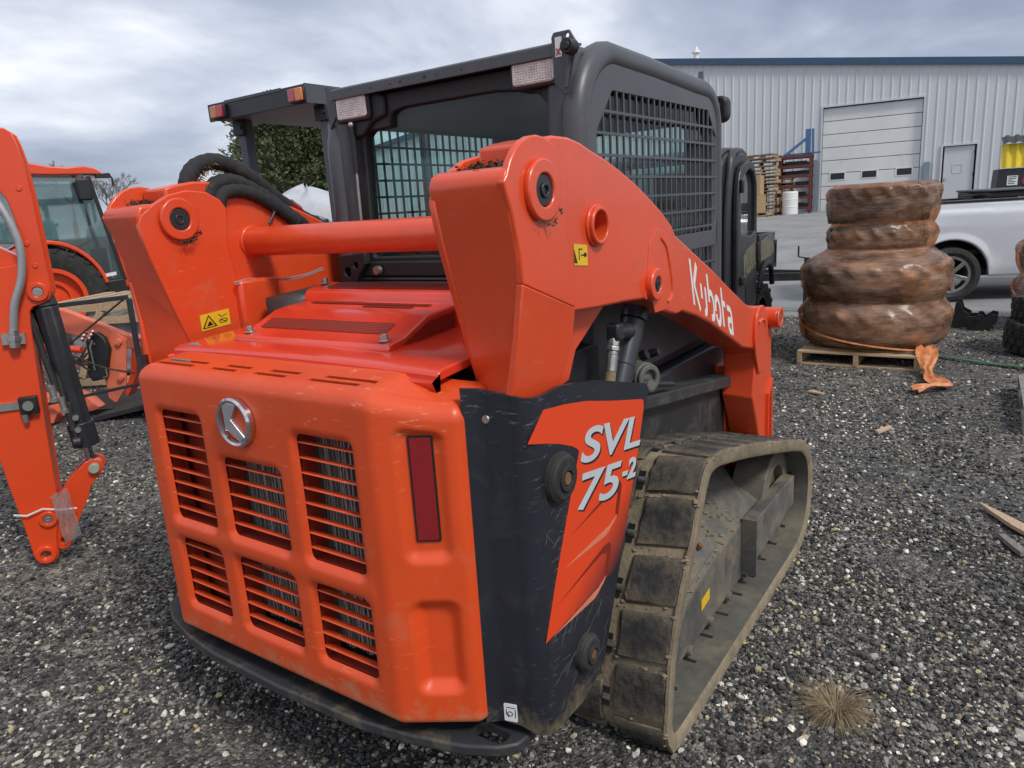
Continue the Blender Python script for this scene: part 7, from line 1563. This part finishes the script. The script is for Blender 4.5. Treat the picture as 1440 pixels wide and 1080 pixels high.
def lathe(mb, c, rows, n, nf):
    vs_ = []
    for z, r in rows:
        for i in range(n): a = 2 * math.pi * i / n; k = nf(a, z, r); ox = 0.035 * max(0, min(1, (z - 0.85) / 0.25)); vs_.append((c[0] + ox + k * math.cos(a), c[1] + k * math.sin(a), z))
    m = len(rows); return mb.add(vs_, [(j * n + i, j * n + (i + 1) % n, (j + 1) * n + (i + 1) % n, (j + 1) * n + i) for j in range(m - 1) for i in range(n)] + [tuple((m - 1) * n + i for i in range(n))])
def smoothrows(rows, k=6): return [tuple(q) for q in catmull(rows, k)]
def tyre_bundle(cx, cy, label, tail=True):
    T = thing('tyre_bundle', (cx, cy, 0.135), label, 'wrapped tyres', 'tyre stacks wrapped in orange film')
    rows = smoothrows([(0.14, 0.52), (0.18, 0.60), (0.25, 0.642), (0.36, 0.648), (0.46, 0.636), (0.53, 0.596), (0.56, 0.580), (0.60, 0.596), (0.67, 0.632), (0.78, 0.640), (0.87, 0.622), (0.935, 0.560), (0.985, 0.475), (1.015, 0.442), (1.07, 0.452), (1.16, 0.452), (1.21, 0.430), (1.235, 0.422), (1.27, 0.440), (1.33, 0.464), (1.44, 0.468), (1.53, 0.462), (1.575, 0.43), (1.592, 0.36), (1.588, 0.15)])
    def nf(a, z, r):
        k = r + 0.014 * mnoise.noise(Vector((math.cos(a) * 2.2, math.sin(a) * 2.2, z * 5 + cx))) + 0.005 * mnoise.noise(Vector((math.cos(a) * 9, math.sin(a) * 9, z * 22)))
        sh = max(math.exp(-((z - zc) / 0.055) ** 2) for zc in (0.44, 0.85, 1.17, 1.51)); k += 0.022 * sh * (max(0, math.cos(20 * a + 26 * z)) ** 0.7 - 0.35)
        return k
    mb = MB(); lathe(mb, (cx, cy), rows, 144, nf); wr = mb.obj('film_wrap', m_wrap, T, smooth=60, recalc=False)
    for z, r, w in ((0.345, 0.600, 0.36), (0.745, 0.590, 0.34), (1.112, 0.410, 0.19), (1.405, 0.420, 0.31)):
        mb = MB(); tyre(mb, (cx, cy, z), (0, 0, 1), r, w, 20, 0.026, 48, 0.5); mb.obj('tyre', m_tyredust, T, smooth=40)
    for z0, z1, a0, a1, rr in ((0.48, 0.15, -190, -45, 0.645),):
        mb = MB(); mb.tube([(cx + rr * math.cos(R(a0 + (a1 - a0) * i / 20)), cy + rr * math.sin(R(a0 + (a1 - a0) * i / 20)), z0 + (z1 - z0) * (i / 20) ** (0.6 if z1 < 0.2 else 1)) for i in range(21)], 0.009, 6); mb.obj('film_rope', m_wrapo, T)
    if tail:
        mb = MB(); pth = catmull([(cx + 0.50, cy - 0.40, 0.16), (cx + 0.53, cy - 0.62, 0.10), (cx + 0.56, cy - 0.85, 0.035), (cx + 0.64, cy - 1.10, 0.02), (cx + 0.70, cy - 1.22, 0.03), (cx + 0.60, cy - 1.36, 0.03), (cx + 0.52, cy - 1.42, 0.02)], 8); n = len(pth); vs_ = []; tr_ = random.Random(8)
        for i, q in enumerate(pth):
            d = Vector(pth[min(i + 1, n - 1)]) - Vector(pth[max(i - 1, 0)]); sd_ = Vector((-d.y, d.x, 0)).normalized(); wd = 0.062 + 0.025 * math.sin(i * 0.3)
            for j in range(7): f = (j - 3) / 3; vs_.append(tuple(Vector(q) + sd_ * wd * f + Vector((0, 0, 0.022 + 0.012 * math.sin(j * 2.1 + i * 0.35) + tr_.uniform(0, 0.006)))))
        mb.add(vs_, [(7 * i + j, 7 * i + j + 1, 7 * i + 8 + j, 7 * i + 7 + j) for i in range(n - 1) for j in range(6)]); mb.obj('film_tail', m_wrapo, T, smooth=60, recalc=False)
    return T
def pallet(x, y, rz, w, d, m, label, group=None):
    P = local_thing('pallet', label, 'pallet', group); board = None
    for i in range(7):
        yy = -d / 2 + 0.05 + i * (d - 0.1) / 6
        if board is None: mb = MB(); mb.box((0, 0, 0), (w, 0.095, 0.018)); b0 = mb.obj('deck_board', m, P, smooth=0, bevel=0.002); board = b0.data
        else: b0 = bpy.data.objects.new('deck_board', board); COL.objects.link(b0); b0.parent = P
        b0.location = (0, yy, 0.121); b0.rotation_euler = (0, 0, random.uniform(-0.01, 0.01))
    for x_ in (-w / 2 + 0.02, 0, w / 2 - 0.02): mb = MB(); mb.box((x_, 0, 0.064), (0.04, d, 0.09)); mb.obj('stringer', m, P, smooth=0, bevel=0.002)
    for yy in (-d / 2 + 0.05, 0, d / 2 - 0.05): mb = MB(); mb.box((0, yy, 0.0095), (w, 0.09, 0.018)); mb.obj('bottom_board', m, P, smooth=0, bevel=0.002)
    P.location = (x, y, 0); P.rotation_euler = (0, 0, rz); return P
pallet(0.460, 6.47, 0.0, 1.00, 1.20, m_wood, 'pale wooden pallet under the tall wrapped tyre stack')
tyre_bundle(0.485, 6.50, 'tall tyre stack wrapped in orange brown film, loose tail on gravel')
pallet(2.17, 8.60, 0.15, 1.05, 1.20, m_wood, 'wooden pallet under the second wrapped tyre stack at the right edge')
tyre_bundle(2.19, 8.62, 'second wrapped tyre stack cut off by the right edge', False)
pallet(2.235, 4.88, R(90) + 0.03, 1.15, 1.12, m_wood_grey, 'grey weathered pallet lying on gravel at the right edge')
for (x, y, z, tl, lab) in ((1.86, 7.00, 0.155, (0.08, -0.05, 1), 'lower knobby black tyre lying on gravel by the right edge'), (1.90, 7.10, 0.405, (-0.10, 0.05, 1), 'upper knobby black tyre stacked on another black tyre')):
    q = local_thing('knobby_tyre', lab, 'tyre', 'loose knobby tyres'); ax_ = Vector(tl).normalized()
    mb = MB(); tyre(mb, (0, 0, 0), ax_, 0.325, 0.25, 0, 0.02, 44, 0.5); mb.obj('carcass', m_rubber, q, smooth=40)
    mb = MB(); x_ = ax_.orthogonal().normalized(); y_ = ax_.cross(x_)
    for k in range(24):
        for row, t in enumerate((-0.40, -0.14, 0.14, 0.40)):
            a = 2 * math.pi * (k + 0.5 * (row % 2)) / 24; d = x_ * math.cos(a) + y_ * math.sin(a); tt = ax_.cross(d); c = d * (0.325 * (1.0 if abs(t) < .3 else 0.975)) + ax_ * 0.25 * t; mb.box(c, (0.026, 0.060, 0.055), Matrix((d, tt, ax_)).transposed())
    mb.obj('tread_block', m_rubber, q, smooth=0, bevel=0.004); q.location = (x, y, z)

# ---- white pickup truck
FP = Frame((0.845, 10.20, 0), (0.95358, 0.30113, 0))
PK = thing('pickup_truck', FP(1.2, -0.95, 0), 'white pickup truck with black toolbox parked behind the wrapped tyre stack', 'pickup truck')
m_wp = mat('white car paint', (0.62, 0.64, 0.67), 0.25, var=0.03, vscale=1.5, coat=0.8, dirt=((0.40, 0.38, 0.35), 0.08, 3))
FQ = Frame(FP(0.30, 0, 0), FP.t)
archp = arc(0.0, 0.385, 0.445, 172, 8, 18)
def side_w(z): return float(np.interp(z, [0.33, 0.45, 0.62, 0.80, 1.0, 1.14, 1.185, 1.20, 1.285], [-0.05, -0.015, 0.0, 0.012, 0.020, 0.012, 0.0, -0.030, -0.045]))
aa = np.concatenate([np.linspace(-1.15, -0.5, 6), np.linspace(-0.46, 0.46, 24), np.linspace(0.5, 1.24, 8)]); zz_ = np.linspace(0.33, 1.285, 36)
for w0, s_ in ((0.0, 1), (-1.9, -1)):
    V = []; F = []
    for a in aa:
        zb = 0.33
        if abs(a) < 0.445: zb = 0.385 + math.sqrt(max(0, 0.445 ** 2 - a * a))
        flare = 0.02 * max(0, 1 - abs(math.hypot(a, 0) - 0.0) / 0.62)
        for k in range(26):
            z = zb + (1.285 - zb) * k / 25; fl_ = 0.028 * float(np.clip(1 - (math.hypot(a, z - 0.385) - 0.445) / 0.09, 0, 1)); V.append(FP(a, w0 + s_ * (side_w(z) + fl_), z))
    mb = MB(); mb.add(V, [(i * 26 + k, (i + 1) * 26 + k, (i + 1) * 26 + k + 1, i * 26 + k + 1) for i in range(len(aa) - 1) for k in range(25)]); bs = mb.obj('bed_side', m_wp, PK, smooth=50, recalc=False); so = bs.modifiers.new('thickness', 'SOLIDIFY'); so.thickness = 0.05; so.offset = -1 if s_ > 0 else 1
    mb = MB(); FP.box(mb, -1.14, 1.23, w0 - s_ * 0.035, w0 - s_ * 0.12, 1.288, 1.318); mb.obj('bed_rail', m_dark, PK, bevel=0.006)
    mb = MB(); mb.prism(arc(0.0, 0.385, 0.443, 175, 5, 18) + arc(0, 0.385, 0.425, 5, 175, 18), FP.az(), w0 - s_ * 0.02, w0 - s_ * 0.40); mb.prism(arc(0.0, 0.385, 0.425, 175, 5, 18), FP.az(), w0 - s_ * 0.40, w0 - s_ * 0.42); mb.obj('wheel_well', m_dark, PK, smooth=0)
    mb = MB(); FP.box(mb, 0.275, 0.31, w0 + s_ * 0.0, w0 - s_ * 0.20, 0.21, 0.52); mb.obj('mud_flap', m_dark, PK, bevel=0.006)
    cabs = [(0.96, 0.33), (0.96, 1.285), (1.05, 1.30), (1.22, 1.80), (1.40, 1.86), (2.35, 1.86), (2.60, 1.80), (3.20, 1.28), (4.15, 1.20), (4.35, 1.05), (4.38, 0.50), (4.1, 0.40), (3.98, 0.55)] + arc(3.55, 0.385, 0.43, 20, 160, 12) + [(3.1, 0.36)]
    wn = [(1.20, 1.30), (1.33, 1.74), (1.45, 1.78), (2.32, 1.78), (2.50, 1.73), (3.0, 1.30)]
    mb = MB(); mb.prism(cabs, FQ.az(), w0, w0 - s_ * 0.10, holes=[wn]); mb.obj('cab_side', m_wp, PK, bevel=0.03)
    mb = MB(); mb.prism(wn, FQ.az(), w0 - s_ * 0.05, w0 - s_ * 0.055); mb.obj('side_window', m_glass_blue, PK, smooth=0)
    wheel(PK, 'wheel', FP(0, w0 - s_ * 0.10, 0.365), FP.n * s_, 0.365, 0.26, m_zinc, 0, inner=0.66, spokes=6)
    wheel(PK, 'wheel', FQ(3.55, w0 - s_ * 0.10, 0.365), FP.n * s_, 0.365, 0.26, m_zinc, 0, inner=0.66, spokes=6)
mb = MB(); FQ.box(mb, 1.30, 2.45, -0.05, -1.85, 1.80, 1.87); FQ.box(mb, 3.0, 4.2, -0.1, -1.8, 1.10, 1.22); FQ.box(mb, 4.2, 4.37, -0.1, -1.8, 0.5, 1.1); FQ.box(mb, 0.97, 1.02, -0.1, -1.8, 0.4, 1.30); mb.obj('cab_shell', m_wp, PK, bevel=0.03)
mb = MB(); mb.add([FQ(2.45, -0.1, 1.80), FQ(2.45, -1.8, 1.80), FQ(3.1, -1.8, 1.28), FQ(3.1, -0.1, 1.28)], [(0, 1, 2, 3)]); mb.add([FQ(1.28, -0.1, 1.80), FQ(1.28, -1.8, 1.80), FQ(1.03, -1.8, 1.30), FQ(1.03, -0.1, 1.30)], [(0, 1, 2, 3)]); mb.obj('windscreen', m_glass_blue, PK, smooth=0, recalc=False)
mb = MB(); FP.box(mb, -1.18, -1.12, -0.06, -1.84, 0.60, 1.28); mb.obj('tailgate', m_wp, PK, bevel=0.015)
mb = MB(); FP.box(mb, -1.1, 1.25, -0.1, -1.8, 0.62, 0.68); FP.box(mb, -1.1, 4.2, -0.45, -1.45, 0.30, 0.50); FP.box(mb, -0.06, 0.06, -0.2, -1.7, 0.30, 0.43); FP.box(mb, 3.5, 3.6, -0.2, -1.7, 0.30, 0.43); mb.obj('frame', m_dark, PK, smooth=0)
mb = MB(); FP.box(mb, -1.32, -1.18, -0.1, -1.8, 0.48, 0.62); mb.obj('rear_bumper', m_chrome, PK, bevel=0.02)
TB = thing('tool_box', FP(0.8, -0.9, 1.3), 'long black truck toolbox lying across the white pickup bed', 'toolbox')
mb = MB(); FP.box(mb, 0.445, 1.15, -0.16, -1.74, 1.325, 1.40); mb.obj('body', m_dark, TB, bevel=0.012)
mb = MB(); FP.box(mb, 0.425, 1.17, -0.14, -1.76, 1.402, 1.432); mb.obj('lid', mat('dusty black toolbox lid', (0.06, 0.062, 0.066), 0.5), TB, bevel=0.012)
mb = MB(); FP.box(mb, 0.32, 0.42, -0.5, -0.8, 1.32, 1.36); FP.box(mb, 0.27, 0.40, -0.45, -0.85, 1.362, 1.372); FP.box(mb, 0.34, 0.42, -0.9, -1.3, 1.32, 1.39); mb.obj('end_bracket', m_dark, TB, smooth=0)

# ---- black attachment brackets on the gravel in front of the pickup
HB = thing('steel_bracket', (1.22, 8.3, 0), 'small black steel hitch bracket lying on gravel near the truck wheel', 'bracket')
mb = MB()
for y in (8.15, 8.42): mb.prism([(1.02, 0.0), (1.06, 0.29), (1.10, 0.29), (1.13, 0.20), (1.20, 0.16), (1.20, 0.02)], XZ, y, y + 0.02)
mb.mm(1.05, 1.19, 8.17, 8.42, 0.10, 0.13); mb.obj('upright_bracket', m_dark, HB, smooth=0)
mb = MB()
for y in (8.05, 8.33): mb.prism([(1.19, 0.0), (1.19, 0.15), (1.27, 0.15), (1.27, 0.17), (1.31, 0.17), (1.34, 0.13), (1.40, 0.18), (1.45, 0.17), (1.45, 0.10), (1.36, 0.0)], XZ, y, y + 0.02)
mb.mm(1.20, 1.42, 8.07, 8.33, 0.03, 0.05); mb.cyl((1.28, 8.02, 0.12), (1.28, 8.38, 0.12), 0.02, 0.02, 10); mb.obj('tray', m_dark, HB, smooth=0)

# ---- small things on the ground
mb = MB(); pth = catmull([(1.02, 6.52, 0.012), (1.25, 6.40, 0.014), (1.45, 6.30, 0.013), (1.70, 6.22, 0.015), (2.0, 6.20, 0.012)], 8)
vs_ = []
for i, q in enumerate(pth): vs_ += [(q[0], q[1] - 0.028, q[2] + 0.004), (q[0], q[1] + 0.028, q[2] + 0.002 * (i % 3)), (q[0], q[1] + 0.028, q[2] + 0.010), (q[0], q[1] - 0.028, q[2] + 0.012)]
mb.add(vs_, [(4 * i + j, 4 * i + (j + 1) % 4, 4 * i + 4 + (j + 1) % 4, 4 * i + 4 + j) for i in range(len(pth) - 1) for j in range(4)])
tag(mb.obj('strap', mat('green webbing strap', (0.04, 0.14, 0.075), 0.7, var=0.2)), 'green webbing strap stretched over the gravel beside the wrapped tyres', 'strap')
def splinter(pts, w0, w1, h, m, label, cat):
    mb = MB(); a, b_ = Vector(pts[0]), Vector(pts[1]); d = (b_ - a).normalized(); s_ = Vector((-d.y, d.x, 0)).normalized(); vs_ = []
    for f, w in ((0, w0), (0.35, (w0 + w1) * 0.55), (0.75, w1), (1, w1 * 0.9)):
        c = a + (b_ - a) * f; vs_ += [c - s_ * w, c + s_ * w * 0.9, c + s_ * w * 0.8 + Vector((0, 0, h)), c - s_ * w * 0.9 + Vector((0, 0, h * 0.9))]
    mb.add(vs_, [(4 * i + j, 4 * i + (j + 1) % 4, 4 * i + 4 + (j + 1) % 4, 4 * i + 4 + j) for i in range(3) for j in range(4)] + [(0, 1, 2, 3), (15, 14, 13, 12)])
    tag(mb.obj('wood_scrap', m, smooth=0, bevel=0.002), label, cat, 'wood scraps on the gravel')
m_chip = mat('pale split wood', (0.46, 0.33, 0.22), 0.8, var=0.25, vscale=30, stretch=(3, 3, 8))
splinter([(1.530, 2.930, 0.012), (1.745, 2.640, 0.016)], 0.004, 0.034, 0.020, m_chip, 'long pointed pale wood splinter lying on gravel near the right edge', 'wood scrap')
splinter([(1.630, 2.575, 0.012), (1.715, 2.420, 0.012)], 0.014, 0.020, 0.022, m_wood_grey, 'short weathered stick just below the long pointed wood splinter', 'wood scrap')
splinter([(0.925, 3.93, 0.012), (0.985, 4.08, 0.012)], 0.014, 0.016, 0.020, m_chip, 'small pale wood offcut on open gravel midway to the wrapped tyres', 'wood scrap')
splinter([(0.30, 4.85, 0.012), (0.42, 4.80, 0.012)], 0.02, 0.016, 0.014, m_chip, 'flat wood chip on gravel beside the loader track front', 'wood scrap')
def stone(x, y, sx, sy, sz, col, label):
    cm = chip_mesh(int(abs(x * 77 + y * 31)) % 50); me = cm; me.materials.append(mat('pale stone', col, 0.85, var=0.15, vscale=40, bump=0.2, bscale=80))
    o = bpy.data.objects.new('stone', me); COL.objects.link(o); o.location = (x, y, sz * 0.25); o.scale = (sx, sy, sz); o.rotation_euler = (0, 0, x * 5); tag(o, label, 'stone', 'larger pale stones')
stone(1.715, 1.19, 0.075, 0.055, 0.03, (0.42, 0.38, 0.32), 'flat pale stone in the bottom right corner of the gravel')
stone(-0.98, 0.20, 0.06, 0.04, 0.03, (0.50, 0.49, 0.46), 'white stone on gravel left of the loader bumper')
stone(1.365, 1.60, 0.035, 0.025, 0.02, (0.52, 0.50, 0.46), 'small white stone on gravel behind the grass tuft')
GT = MB(); gr_ = random.Random(5); gc = Vector((1.247, 1.040, 0.004))
for _ in range(1000):
    a = gr_.uniform(0, 6.283); e = gr_.uniform(0.55, 1.45) ** 1.0; L = gr_.uniform(0.035, 0.15) * gr_.choice((0.7, 1, 1)); r0 = gr_.uniform(0, 0.022); w = gr_.uniform(0.0004, 0.0009)
    b0 = gc + Vector((r0 * math.cos(a), r0 * math.sin(a), 0)); h = Vector((math.cos(a), math.sin(a), 0)); s_ = Vector((-h.y, h.x, 0)); p1_ = b0 + h * L * 0.5 * math.sin(e + .3) + Vector((0, 0, L * 0.5 * math.cos(e))); p2_ = p1_ + h * L * 0.55 + Vector((0, 0, L * 0.40 * math.cos(e + 0.8)))
    p2_.z = max(0.004, p2_.z); GT.add([b0 - s_ * w, b0 + s_ * w, p1_ + s_ * w, p1_ - s_ * w, p2_], [(0, 1, 2, 3), (3, 2, 4)])
tag(GT.obj('grass_tuft', mat('dry straw grass', (0.26, 0.195, 0.11), 0.85, var=0.35, vscale=60), smooth=0, recalc=False), 'dry brown grass tuft growing from the gravel in the right foreground', 'grass tuft')
